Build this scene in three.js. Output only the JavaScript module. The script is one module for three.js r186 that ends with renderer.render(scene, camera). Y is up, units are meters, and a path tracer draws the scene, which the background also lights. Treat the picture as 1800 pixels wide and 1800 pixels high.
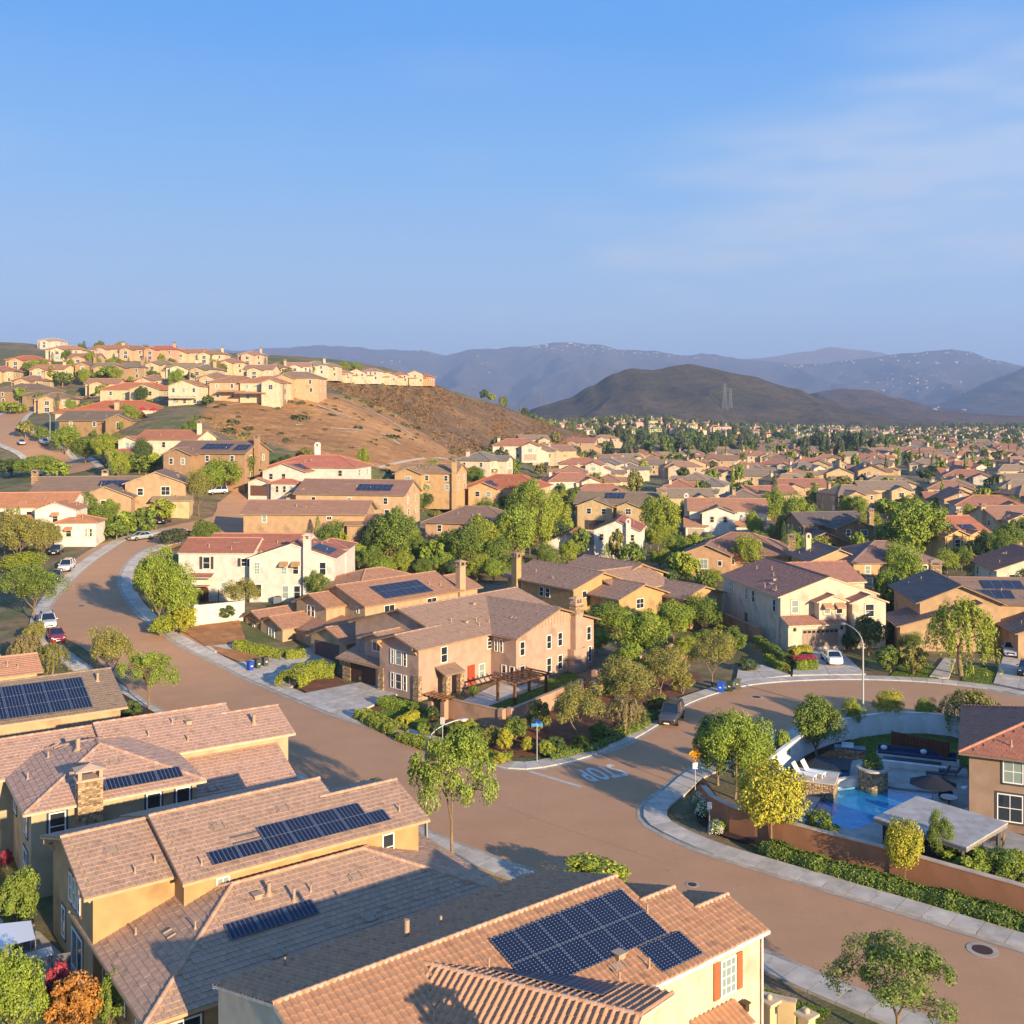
import * as THREE from 'three';
import { mergeGeometries } from 'three/addons/utils/BufferGeometryUtils.js';
import { FontLoader } from 'three/addons/loaders/FontLoader.js';

// ------------------------------------------------------------------ camera, sky, sun, exposure
const scene = new THREE.Scene();
const EYE = 30, FOC = 1850, HOR = 730;                    // a drone 30 m up, level, lens shifted down
const camera = new THREE.PerspectiveCamera(2 * Math.atan(900 / FOC) * 180 / Math.PI, 1, 0.5, 30000);
camera.position.set(0, EYE, 0);
camera.lookAt(0, EYE, -100);
camera.setViewOffset(1800, 1800, 0, 900 - HOR, 1800, 1800);

const renderer = new THREE.WebGLRenderer({ antialias: true });
renderer.toneMapping = THREE.LinearToneMapping;
renderer.toneMappingExposure = 2.25;
renderer.shadowMap.enabled = true;

const SUN_AZ = 36 * Math.PI / 180, SUN_EL = 14.5 * Math.PI / 180;
const sunDir = new THREE.Vector3(Math.sin(SUN_AZ) * Math.cos(SUN_EL), Math.sin(SUN_EL), Math.cos(SUN_AZ) * Math.cos(SUN_EL));
const sun = new THREE.DirectionalLight(new THREE.Color().setRGB(1.0, 0.77, 0.50), 4.3);
sun.name = 'sun';
sun.position.copy(sunDir).multiplyScalar(400).add(new THREE.Vector3(0, 0, -120));
sun.target.position.set(0, 0, -120);
sun.castShadow = true; sun.shadow.radius = 1.2;
sun.shadow.mapSize.set(4096, 4096);
Object.assign(sun.shadow.camera, { left: -200, right: 200, top: 160, bottom: -160, near: 10, far: 1200 });
scene.add(sun, sun.target);

// seeded random numbers and value noise
function rng(seed) { let a = seed >>> 0; return () => { a |= 0; a = a + 0x6D2B79F5 | 0; let t = Math.imul(a ^ a >>> 15, 1 | a); t = t + Math.imul(t ^ t >>> 7, 61 | t) ^ t; return ((t ^ t >>> 14) >>> 0) / 4294967296; }; }
const hash = (x, y, s = 0) => { let h = Math.imul(x | 0, 374761393) + Math.imul(y | 0, 668265263) + Math.imul(s | 0, 1274126177); h = Math.imul(h ^ h >>> 13, 1274126177); return ((h ^ h >>> 16) >>> 0) / 4294967296; };
const sm = (a, b, x) => { const t = Math.min(1, Math.max(0, (x - a) / (b - a))); return t * t * (3 - 2 * t); };
const lerp = (a, b, t) => a + (b - a) * t;
function vn(x, y, per = 0, s = 0) {
  const xi = Math.floor(x), yi = Math.floor(y), fx = x - xi, fy = y - yi, u = fx * fx * (3 - 2 * fx), v = fy * fy * (3 - 2 * fy);
  const w = per ? (n) => ((n % per) + per) % per : (n) => n;
  return lerp(lerp(hash(w(xi), w(yi), s), hash(w(xi + 1), w(yi), s), u), lerp(hash(w(xi), w(yi + 1), s), hash(w(xi + 1), w(yi + 1), s), u), v);
}
function fbm(x, y, oct = 4, per = 0, s = 0) { let a = 0.5, t = 0, n = 0; for (let i = 0; i < oct; i++) { t += a * vn(x, y, per, s + i); n += a; a *= 0.5; x *= 2; y *= 2; per *= 2; } return t / n; }

// the sky: clear evening air, paler and greyer towards the horizon, with thin cirrus veils
{
  const W = 1024, Hh = 512, data = new Float32Array(W * Hh * 4);
  const stops = [[0, .555, .70, .85], [3, .52, .69, .885], [7, .405, .62, .90], [13, .235, .505, .92], [20, .11, .38, .90], [32, .085, .32, .82], [60, .07, .26, .70], [90, .065, .24, .66]];
  for (let j = 0; j < Hh; j++) {
    const el = ((j + .5) / Hh - .5) * 180, e = Math.max(0, el);
    let k = 0; while (k < stops.length - 2 && stops[k + 1][0] < e) k++;
    const t = Math.min(1, Math.max(0, (e - stops[k][0]) / (stops[k + 1][0] - stops[k][0])));
    for (let i = 0; i < W; i++) {
      const az = ((i + .5) / W - .5) * 2 * Math.PI;
      const x = Math.cos(az), z = Math.sin(az);
      const yy = Math.max(.06, Math.sin(e * Math.PI / 180)), c = Math.cos(e * Math.PI / 180);
      const px = x * c / yy, pz = z * c / yy;                       // a flat high cloud layer
      let n = fbm(px * .55 + 3.1, pz * .55 + 7.7, 3, 0, 102), f = fbm(px * 2.2 + pz * .8 + 20, pz * 5.5 - px * 1.4 + 9, 4, 0, 57);
      let cl = sm(.45, .75, n) * (.35 + .65 * sm(.3, .75, f)) * sm(2, 8, el) * .6 * (1 - sm(15, 22, el) * .7);
      const o = (j * W + i) * 4;
      for (let q = 0; q < 3; q++) { const b = lerp(stops[k][q + 1], stops[k + 1][q + 1], t); data[o + q] = lerp(b, [.66, .72, .84][q], cl) * .46; }
      data[o + 3] = 1;
    }
  }
  const sky = new THREE.DataTexture(data, W, Hh, THREE.RGBAFormat, THREE.FloatType);
  sky.mapping = THREE.EquirectangularReflectionMapping; sky.magFilter = THREE.LinearFilter; sky.minFilter = THREE.LinearFilter;
  sky.needsUpdate = true;
  scene.background = sky; scene.environment = sky;
}

// ------------------------------------------------------------------ naming
const taken = new Map();
function numbered(n) { const k = taken.get(n) || 0; taken.set(n, k + 1); return k ? n + '_' + String(k).padStart(3, '0') : n; }
const shade = (o) => { o.castShadow = true; o.receiveShadow = true; return o; };
function thing(name, label, category, group) {
  const o = new THREE.Group(); o.name = numbered(name); o.userData = { label, category }; if (group) o.userData.group = group; scene.add(o); return o;
}
function structure(o, name) { o.name = numbered(name); o.userData.kind = 'structure'; scene.add(o); return o; }
function stuff(o, name, label, category) { o.name = numbered(name); o.userData = { kind: 'stuff', label, category }; scene.add(o); return o; }
function part(parent, name, geo, mat) { const m = shade(new THREE.Mesh(geo, mat)); m.name = name; parent.add(m); return m; }

// ------------------------------------------------------------------ mesh builder: flat quads with uv in metres
const V = (x, y, z) => new THREE.Vector3(x, y, z);
class MB {
  constructor(col) { this.p = []; this.n = []; this.u = []; this.c = col ? [] : null; this.i = []; }
  poly(pts, col, uvo = 0) {                                  // convex, counter-clockwise seen from outside
    const e = V().subVectors(pts[1], pts[0]), N = V();
    for (let k = 1; k < pts.length - 1 && N.lengthSq() < 1e-10; k++) N.crossVectors(V().subVectors(pts[k], pts[0]), V().subVectors(pts[k + 1], pts[0]));
    N.normalize(); if (e.lengthSq() < 1e-10) e.subVectors(pts[2], pts[0]); e.normalize();
    const f = V().crossVectors(N, e), b = this.p.length / 3;
    for (const q of pts) { this.p.push(q.x, q.y, q.z); this.n.push(N.x, N.y, N.z); const r = V().subVectors(q, pts[0]); this.u.push(r.dot(e) + uvo, r.dot(f) + uvo * .37); if (this.c) this.c.push(col[0], col[1], col[2]); }
    for (let k = 1; k < pts.length - 1; k++) this.i.push(b, b + k, b + k + 1);
    return this;
  }
  box(x0, y0, z0, x1, y1, z1, col) {
    const a = V(x0, y0, z0), b = V(x1, y0, z0), c = V(x1, y0, z1), d = V(x0, y0, z1), e = V(x0, y1, z0), f = V(x1, y1, z0), g = V(x1, y1, z1), h = V(x0, y1, z1);
    this.poly([d, c, g, h], col).poly([b, a, e, f], col).poly([c, b, f, g], col).poly([a, d, h, e], col).poly([h, g, f, e], col).poly([a, b, c, d], col); return this;
  }
  bar(a, b, w, h, col) {                                     // a square bar from a to b
    const d = V().subVectors(b, a).normalize(), up = Math.abs(d.y) > .95 ? V(1, 0, 0) : V(0, 1, 0), s = V().crossVectors(d, up).normalize(), t = V().crossVectors(s, d);
    const q = (o, i, j) => o.clone().addScaledVector(s, i * w / 2).addScaledVector(t, j * h / 2);
    const A = [q(a, -1, -1), q(a, 1, -1), q(a, 1, 1), q(a, -1, 1)], B = [q(b, -1, -1), q(b, 1, -1), q(b, 1, 1), q(b, -1, 1)];
    this.poly([A[3], A[2], A[1], A[0]], col).poly(B, col);
    for (let k = 0; k < 4; k++) this.poly([A[k], A[(k + 1) % 4], B[(k + 1) % 4], B[k]], col);
    return this;
  }
  tube(a, b, r0, r1, seg = 8, col) {
    const d = V().subVectors(b, a).normalize(), up = Math.abs(d.y) > .95 ? V(1, 0, 0) : V(0, 1, 0), s = V().crossVectors(d, up).normalize(), t = V().crossVectors(s, d), base = this.p.length / 3;
    for (let e = 0; e < 2; e++) for (let k = 0; k <= seg; k++) {
      const an = k / seg * 2 * Math.PI, N = s.clone().multiplyScalar(Math.cos(an)).addScaledVector(t, Math.sin(an)), q = (e ? b : a).clone().addScaledVector(N, e ? r1 : r0);
      this.p.push(q.x, q.y, q.z); this.n.push(N.x, N.y, N.z); this.u.push(k / seg * 6.28 * r0, e * a.distanceTo(b)); if (this.c) this.c.push(col[0], col[1], col[2]);
    }
    for (let k = 0; k < seg; k++) this.i.push(base + k, base + seg + 1 + k, base + k + 1, base + k + 1, base + seg + 1 + k, base + seg + 2 + k);
    for (const [o, r, e] of [[a, r0, 0], [b, r1, 1]]) { const pts = []; for (let k = 0; k < seg; k++) { const an = (e ? -k : k) / seg * 2 * Math.PI; pts.push(o.clone().addScaledVector(s, Math.cos(an) * r).addScaledVector(t, Math.sin(an) * r)); } if (r > .001) this.poly(pts, col); }
    return this;
  }
  geo() {
    const g = new THREE.BufferGeometry();
    g.setAttribute('position', new THREE.Float32BufferAttribute(this.p, 3)); g.setAttribute('normal', new THREE.Float32BufferAttribute(this.n, 3)); g.setAttribute('uv', new THREE.Float32BufferAttribute(this.u, 2));
    if (this.c) g.setAttribute('color', new THREE.Float32BufferAttribute(this.c, 3));
    g.setIndex(this.i); return g;
  }
}
const cache = new Map();
const memo = (key, f) => { if (!cache.has(key)) cache.set(key, f()); return cache.get(key); };

// ------------------------------------------------------------------ textures (matter only: grain, mottling, relief)
function tex(size, f, srgb = true) {
  const d = new Uint8Array(size * size * 4);
  for (let y = 0; y < size; y++) for (let x = 0; x < size; x++) { const c = f(x / size, y / size), o = (y * size + x) * 4; for (let k = 0; k < 3; k++) d[o + k] = Math.max(0, Math.min(255, (Array.isArray(c) ? c[k] : c) * 255)); d[o + 3] = 255; }
  const t = new THREE.DataTexture(d, size, size); t.wrapS = t.wrapT = THREE.RepeatWrapping; t.magFilter = THREE.LinearFilter; t.minFilter = THREE.LinearMipmapLinearFilter; t.generateMipmaps = true;
  if (srgb) t.colorSpace = THREE.SRGBColorSpace; t.needsUpdate = true; return t;
}
const rep = (t, m) => { const c = t.clone(); c.repeat.set(1 / m, 1 / m); c.needsUpdate = true; return c; };
const grainT = tex(256, (x, y) => .86 + .14 * fbm(x * 8, y * 8, 4, 8, 1) - .10 * sm(.55, .8, fbm(x * 3, y * 3, 3, 3, 9)) + .03 * (hash(x * 256, y * 256, 3) - .5));
const grainB = tex(256, (x, y) => fbm(x * 48, y * 48, 3, 48, 5), false);
const asphT = tex(1024, (x, y) => { const s = hash(x * 1024, y * 1024, 4) - .5, m = fbm(x * 5, y * 5, 5, 5, 7), c = .90 + .07 * (m - .5) + .13 * s + .06 * (vn(x * 260, y * 260, 260, 8) - .5); const crack = Math.abs(fbm(x * 4 + .3, y * 4, 4, 4, 31) - .5); return (crack < .0022 ? c * .9 : c); });
const concT = tex(512, (x, y) => { const m = fbm(x * 4, y * 4, 5, 4, 17), s = hash(x * 512, y * 512, 6) - .5; return .84 + .24 * (m - .5) + .06 * s - .10 * sm(.62, .8, fbm(x * 7, y * 7, 3, 7, 23)); });
const soilT = tex(512, (x, y) => { const m = fbm(x * 6, y * 6, 5, 6, 3), s = hash(x * 512, y * 512, 2), c = .84 + .36 * (m - .5) + .20 * (s - .5); return [c, c * .985, c * .96]; });
const soilB = tex(512, (x, y) => fbm(x * 30, y * 30, 4, 30, 13) * .7 + .3 * hash(x * 512, y * 512, 5), false);
const stoneT = tex(512, (x, y) => {                                      // fieldstone veneer
  const N = 11; let b = 9, b2 = 9, id = 0; const X = x * N, Y = y * N * 1.5;
  for (let j = -1; j <= 1; j++) for (let i = -1; i <= 1; i++) { const cx = Math.floor(X) + i, cy = Math.floor(Y) + j, wx = ((cx % N) + N) % N, wy = ((cy % 16) + 16) % 16, d = Math.hypot(X - cx - .2 - .6 * hash(wx, wy, 1), Y - cy - .2 - .6 * hash(wx, wy, 2)); if (d < b) { b2 = b; b = d; id = hash(wx, wy, 3); } else if (d < b2) b2 = d; }
  const g = b2 - b < .09 ? .9 : .52 + .42 * id; return [g, g * (.90 + .05 * id), g * (.80 + .06 * id)];
});
const stoneB = tex(512, (x, y) => { const N = 11; let b = 9, b2 = 9; const X = x * N, Y = y * N * 1.5; for (let j = -1; j <= 1; j++) for (let i = -1; i <= 1; i++) { const cx = Math.floor(X) + i, cy = Math.floor(Y) + j, wx = ((cx % N) + N) % N, wy = ((cy % 16) + 16) % 16, d = Math.hypot(X - cx - .2 - .6 * hash(wx, wy, 1), Y - cy - .2 - .6 * hash(wx, wy, 2)); if (d < b) { b2 = b; b = d; } else if (d < b2) b2 = d; } return Math.min(1, (b2 - b) * 3); }, false);
const woodT = tex(256, (x, y) => { const g = fbm(x * 40, y * 3, 4, 0, 2) ; const c = .68 + .5 * (g - .5); return [c, c * .96, c * .9]; });
// a photovoltaic module: dark cells with clipped corners, silver bus lines and a thin frame line
const pvT = (() => { const c = document.createElement('canvas'); c.width = 256; c.height = 384; const g = c.getContext('2d'); g.fillStyle = '#26314a'; g.fillRect(0, 0, 256, 384); const nx = 6, ny = 10, m = 6, w = (256 - 2 * m) / nx, h = (384 - 2 * m) / ny;
  for (let j = 0; j < ny; j++) for (let i = 0; i < nx; i++) { const x = m + i * w + 1, y = m + j * h + 1, a = w - 2, b = h - 2, k = 6; const t = hash(i, j, 5) * 6; g.fillStyle = `rgb(${12 + t},${18 + t},${42 + t})`; g.beginPath(); g.moveTo(x + k, y); g.lineTo(x + a - k, y); g.lineTo(x + a, y + k); g.lineTo(x + a, y + b - k); g.lineTo(x + a - k, y + b); g.lineTo(x + k, y + b); g.lineTo(x, y + b - k); g.lineTo(x, y + k); g.closePath(); g.fill(); }
  g.fillStyle = '#c3ccd8'; for (let j = 0; j <= ny; j++) for (let i = 0; i <= nx; i++) { g.beginPath(); g.arc(m + i * w, m + j * h, 4.0, 0, 7); g.fill(); }
  const t = new THREE.CanvasTexture(c); t.colorSpace = THREE.SRGBColorSpace; t.magFilter = THREE.LinearFilter; return t; })();

const C = (h) => new THREE.Color(h);
const stucco = (h) => memo('st' + h, () => new THREE.MeshStandardMaterial({ color: C(h).multiplyScalar(.94), map: rep(grainT, 5), roughness: .93, bumpMap: rep(grainB, 1.1), bumpScale: .006 }));
const plain = (h, r = .8, m = 0) => memo('pl' + h + r + m, () => new THREE.MeshStandardMaterial({ color: C(h), roughness: r, metalness: m }));
const paint = (h) => memo('pt' + h, () => new THREE.MeshStandardMaterial({ color: C(h), map: rep(grainT, 2.3), roughness: .6 }));
const tileMat = memo('tile', () => new THREE.MeshStandardMaterial({ vertexColors: true, roughness: .88, map: rep(grainT, 1.7), bumpMap: rep(grainB, .5), bumpScale: .003 }));
const M = {
  asphalt: new THREE.MeshStandardMaterial({ color: C('#c99a72'), map: rep(asphT, 9), roughness: .93, bumpMap: rep(grainB, .5), bumpScale: .004 }),
  concrete: new THREE.MeshStandardMaterial({ color: C('#e2d8c8'), map: rep(concT, 4), roughness: .9, bumpMap: rep(grainB, .6), bumpScale: .002 }),
  concrete2: new THREE.MeshStandardMaterial({ color: C('#d8cdbc'), map: rep(concT, 3.1), roughness: .9, bumpMap: rep(grainB, .6), bumpScale: .002 }),
  gutter: new THREE.MeshStandardMaterial({ color: C('#c9bdab'), map: rep(concT, 2.2), roughness: .9 }),
  mulch: new THREE.MeshStandardMaterial({ color: C('#8d5a3a'), map: rep(soilT, 3), roughness: 1, bumpMap: rep(soilB, 1.4), bumpScale: .05 }),
  soil: new THREE.MeshStandardMaterial({ color: C('#c08a58'), map: rep(soilT, 5), roughness: 1, bumpMap: rep(soilB, 2), bumpScale: .06 }),
  darksoil: new THREE.MeshStandardMaterial({ color: C('#4a3426'), map: rep(soilT, 2.5), roughness: 1, bumpMap: rep(soilB, 1.2), bumpScale: .05 }),
  lawn: new THREE.MeshStandardMaterial({ color: C('#5f7a26'), map: rep(soilT, 1.6), roughness: 1, bumpMap: rep(soilB, .7), bumpScale: .06 }),
  glass: new THREE.MeshPhysicalMaterial({ color: C('#2a3138'), roughness: .08, metalness: 0, clearcoat: 1, clearcoatRoughness: .03 }),
  glassLit: new THREE.MeshPhysicalMaterial({ color: C('#8b9a92'), roughness: .12, clearcoat: 1, clearcoatRoughness: .04 }),
  stone: new THREE.MeshStandardMaterial({ color: C('#d8c4a8'), map: rep(stoneT, 2.4), roughness: .95, bumpMap: rep(stoneB, 2.4), bumpScale: .05 }),
  bark: new THREE.MeshStandardMaterial({ color: C('#a58d72'), map: rep(soilT, .8), roughness: 1, bumpMap: rep(soilB, .5), bumpScale: .03 }),
  leaf: new THREE.MeshStandardMaterial({ vertexColors: true, roughness: .75 }),
  white: plain('#eeebe4', .55), black: plain('#17181a', .5), steel: plain('#b9bcbd', .4, .8), galv: plain('#b4b4ae', .6, .3), lattice: plain('#7d7f80', .7, .3),
  pv: new THREE.MeshPhysicalMaterial({ map: pvT, roughness: .5, clearcoat: .12, clearcoatRoughness: .2 }),
  pvframe: plain('#6d747c', .5, .5), rubber: plain('#16161a', .9), rim: plain('#a9adb2', .35, .8),
  water: new THREE.MeshPhysicalMaterial({ color: C('#ffffff'), transmission: 1, thickness: 1.4, ior: 1.33, roughness: .03, attenuationColor: C('#2f8fb8'), attenuationDistance: 2.2 }),
};
// ------------------------------------------------------------------ the lie of the land
// survey: a bearing (column, row of the photograph's 1800 grid) and a distance give a spot
const at = (px, py, d) => ({ x: (px - 900) * d / FOC, y: EYE - (py - HOR) * d / FOC, d });
const flat = (px, py, h = 0) => { const k = (EYE - h) / (py - HOR); return { x: (px - 900) * k, d: FOC * k }; };
const ctrl = [];
for (const [px, py, d] of [[90, 1130, 128], [220, 1060, 151], [130, 1020, 165], [0, 1060, 150], [250, 975, 181], [520, 1055, 152], [330, 1060, 152], [440, 885, 235], [150, 935, 200], [0, 950, 190], [330, 890, 225], [30, 880, 230], [560, 865, 247],
  [160, 800, 300], [60, 790, 305], [0, 745, 345], [230, 748, 305], [280, 772, 282], [100, 700, 390], [330, 712, 335], [430, 705, 342], [540, 692, 360], [200, 662, 430], [400, 655, 470], [560, 662, 520], [740, 670, 600], [20, 645, 450], [-40, 612, 620], [70, 606, 700],
  [640, 740, 340], [760, 790, 330], [830, 830, 315], [700, 835, 282], [420, 762, 302], [480, 800, 275], [640, 702, 420], [850, 732, 600], [800, 692, 650], [900, 722, 730], [1000, 757, 820], [1075, 786, 900], [1000, 790, 700], [900, 792, 560], [700, 690, 560], [760, 900, 270],
  [-250, 900, 215], [-300, 700, 400], [-200, 1000, 165], [1080, 748, 1250], [1200, 748, 1250], [1150, 746, 1400]]) { const q = at(px, py, d); ctrl.push([q.x, q.d, q.y]); }
for (const [x, d, y] of [[-60, 900, 28], [-300, 900, 45], [-250, 700, 60], [-420, 600, 60], [-500, 300, 30], [-350, 120, 5], [-80, 1250, 0], [-400, 1300, 10], [-20, 180, .4], [20, 200, 0], [0, 260, 1], [60, 300, 0], [10, 340, 2], [30, 420, 1], [60, 520, 0], [120, 420, 0], [70, 700, 0], [150, 700, 0], [300, 800, 0], [130, 950, 0], [250, 1300, 0], [500, 1500, 0], [0, 1400, 8], [200, 1000, 1], [400, 400, 0], [250, 200, 0], [120, 150, 0], [0, 100, 0], [-30, 100, 0], [0, 20, 0], [200, 40, 0], [-60, 60, .4], [-200, 40, 2], [700, 900, 0], [900, 2200, 0], [200, 2200, 0], [-700, 2200, 5], [1500, 800, 0]]) ctrl.push([x, d, y]);
const TH = (() => {
  const S = 100, n = ctrl.length, U = (r2) => r2 < 1e-12 ? 0 : .5 * r2 * Math.log(r2), A = [];
  for (let i = 0; i < n + 3; i++) A.push(new Float64Array(n + 4));
  for (let i = 0; i < n; i++) { for (let j = 0; j < n; j++) { const dx = (ctrl[i][0] - ctrl[j][0]) / S, dz = (ctrl[i][1] - ctrl[j][1]) / S; A[i][j] = U(dx * dx + dz * dz) + (i === j ? .004 : 0); } const q = [1, ctrl[i][0] / S, ctrl[i][1] / S]; for (let k = 0; k < 3; k++) { A[i][n + k] = q[k]; A[n + k][i] = q[k]; } A[i][n + 3] = ctrl[i][2]; }
  const N = n + 3;
  for (let c = 0; c < N; c++) { let p = c; for (let r = c + 1; r < N; r++) if (Math.abs(A[r][c]) > Math.abs(A[p][c])) p = r; [A[c], A[p]] = [A[p], A[c]]; for (let r = 0; r < N; r++) if (r !== c) { const f = A[r][c] / A[c][c]; if (f) for (let k = c; k <= N; k++) A[r][k] -= f * A[c][k]; } }
  const w = A.map((r, i) => r[N] / r[i]);
  return (x, d) => { let t = w[n] + w[n + 1] * x / S + w[n + 2] * d / S; for (let j = 0; j < n; j++) { const dx = (x - ctrl[j][0]) / S, dz = (d - ctrl[j][1]) / S; t += w[j] * U(dx * dx + dz * dz); } return t; };
})();
function T(x, d) {
  const q = (d - 105) + (-x - 20) * .8, m = sm(14, 58, q) * (1 - sm(0, 70, x - 60 - Math.max(0, (d - 900) * .35)) * (1 - sm(1000, 1150, d)));
  const far = 1 - sm(1700, 2100, d), near = sm(60, 120, d);
  if (m * far * near <= 0) return 0;
  return Math.max(-1, TH(x, d)) * m * far * near;
}
function hit(px, py) {
  let d = 40, pd = 40; const gap = (d) => EYE - (py - HOR) * d / FOC - T((px - 900) * d / FOC, d);
  if (py <= HOR + 1) d = 150;
  for (; d < 2600; d *= 1.006) { if (gap(d) < 0) { let a = pd, b = d; for (let k = 0; k < 12; k++) { const m = (a + b) / 2; gap(m) < 0 ? b = m : a = m; } d = (a + b) / 2; break; } pd = d; }
  const x = (px - 900) * d / FOC; return { x, d, y: T(x, d) };
}
// ------------------------------------------------------------------ ground
const inPoly = (P, x, y) => { let c = false; for (let i = 0, j = P.length - 1; i < P.length; j = i++) { const [a, b] = P[i], [e, f] = P[j]; if ((b > y) !== (f > y) && x < (e - a) * (y - b) / (f - b) + a) c = !c; } return c; };
const W2 = (l) => l.map(([px, py, d]) => { const q = at(px, py, d); return [q.x, q.d]; });
const dryPoly = W2([[330, 718, 328], [430, 706, 344], [545, 690, 366], [640, 702, 425], [700, 735, 395], [790, 795, 352], [835, 832, 316], [690, 842, 282], [600, 812, 284], [500, 812, 276], [420, 775, 292], [330, 742, 316]]);
const scrubPoly = [...W2([[545, 682, 380], [560, 663, 510], [745, 668, 605], [820, 690, 680], [900, 718, 780], [1000, 752, 880], [1090, 783, 960], [1010, 792, 700], [930, 788, 620], [880, 760, 520], [845, 828, 325], [795, 795, 356], [640, 702, 430]]), [-190, 395]];
{
  const ds = []; let d = -140; while (d < 8200) { ds.push(d); d += d < 40 ? 10 : d < 120 ? 3 : d < 420 ? 2.6 : d < 1000 ? 8 : d * .05; }
  const NX = 210, p = [], c = [], uv = [], idx = [];
  ds.forEach((d) => {
    const W = 130 + .64 * Math.max(0, d);
    for (let i = 0; i <= NX; i++) {
      const s = i / NX * 2 - 1, x = s * W; let y = T(x, d);
      const n1 = fbm(x * .05, d * .05, 4, 0, 3), n2 = fbm(x * .35, d * .35, 3, 0, 8);
      const w1 = (fbm(x * .04, d * .04, 3, 0, 77) - .5) * 26, w2 = (fbm(x * .04, d * .04, 3, 0, 99) - .5) * 26;
      const dry = inPoly(dryPoly, x + w1 * .5, d + w2), scr = inPoly(scrubPoly, x + w1 * .6, d + w2 * 1.5);
      let col;
      if (dry) { const t = sm(.3, .75, n1 * .6 + n2 * .4); col = [lerp(.46, .76, t), lerp(.235, .41, t), lerp(.085, .155, t)]; y += (n2 - .5) * .5; if (y > 2) y -= Math.abs(fbm(x * .03, d * .02, 2, 0, 5) - .5) * 3; }
      else if (scr) { const t = sm(.3, .7, n1), g = sm(.42, .6, n2); col = [lerp(.28, .42, t) * lerp(1, .62, g), lerp(.165, .23, t) * lerp(1, .7, g), lerp(.07, .095, t) * lerp(1, .75, g)]; y += (n2 - .5) * 1.6 - Math.abs(fbm(x * .018, d * .010, 3, 0, 6) - .5) * 7 * sm(3, 14, y); }
      else { const g = sm(.40, .62, n2 * .55 + n1 * .45); col = [lerp(.32, .14, g), lerp(.235, .175, g), lerp(.13, .05, g)]; if (d > 900) { col = [lerp(.16, .08, g), lerp(.13, .095, g), lerp(.08, .04, g)]; } }
      p.push(x, y - .02, -d); c.push(...col); uv.push(x, d);
    }
  });
  for (let j = 0; j < ds.length - 1; j++) for (let i = 0; i < NX; i++) { const a = j * (NX + 1) + i, b = a + NX + 1; idx.push(a, a + 1, b + 1, a, b + 1, b); }
  const g = new THREE.BufferGeometry(); g.setAttribute('position', new THREE.Float32BufferAttribute(p, 3)); g.setAttribute('color', new THREE.Float32BufferAttribute(c, 3)); g.setAttribute('uv', new THREE.Float32BufferAttribute(uv, 2)); g.setIndex(idx); g.computeVertexNormals();
  structure(shade(new THREE.Mesh(g, new THREE.MeshStandardMaterial({ vertexColors: true, roughness: 1, map: rep(soilT, 7), bumpMap: rep(soilB, 5), bumpScale: .12 }))), 'ground');
}

// resample a polyline smoothly at a step in metres
function resample(pts, step) {
  const curve = new THREE.CatmullRomCurve3(pts.map(([x, d]) => V(x, 0, d)), false, 'centripetal'), n = Math.max(2, Math.round(curve.getLength() / step));
  return curve.getSpacedPoints(n).map((v) => [v.x, v.z]);
}
const E2 = (l) => l.map(([px, py]) => { const q = hit(px, py); return [q.x, q.d]; });
const roadLines = [];
function ribbon(pts, offs, lift, uvs = 1) {                   // offs: lateral offsets (metres to the left of travel)
  const p = [], uv = [], idx = []; let s = 0;
  pts.forEach(([x, d], k) => {
    const a = pts[Math.max(0, k - 1)], b = pts[Math.min(pts.length - 1, k + 1)], tx = b[0] - a[0], td = b[1] - a[1], L = Math.hypot(tx, td) || 1, nx = -td / L, nd = tx / L;
    if (k) s += Math.hypot(x - pts[k - 1][0], d - pts[k - 1][1]);
    for (const o of offs) { const X = x + nx * o, D = d + nd * o; p.push(X, T(X, D) + lift, -D); uv.push(X * uvs, D * uvs); }
  });
  const n = offs.length; for (let k = 0; k < pts.length - 1; k++) for (let i = 0; i < n - 1; i++) { const a = k * n + i, b = a + n; idx.push(a, b, a + 1, a + 1, b, b + 1); }
  const g = new THREE.BufferGeometry(); g.setAttribute('position', new THREE.Float32BufferAttribute(p, 3)); g.setAttribute('uv', new THREE.Float32BufferAttribute(uv, 2)); g.setIndex(idx); g.computeVertexNormals();
  const nn = g.attributes.normal; let up = 0; for (let i = 0; i < nn.count; i++) up += nn.getY(i); if (up < 0) { idx.reverse(); g.setIndex(idx); g.computeVertexNormals(); }
  return g;
}
const range = (a, b, n) => Array.from({ length: n + 1 }, (_, i) => a + (b - a) * i / n);
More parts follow.
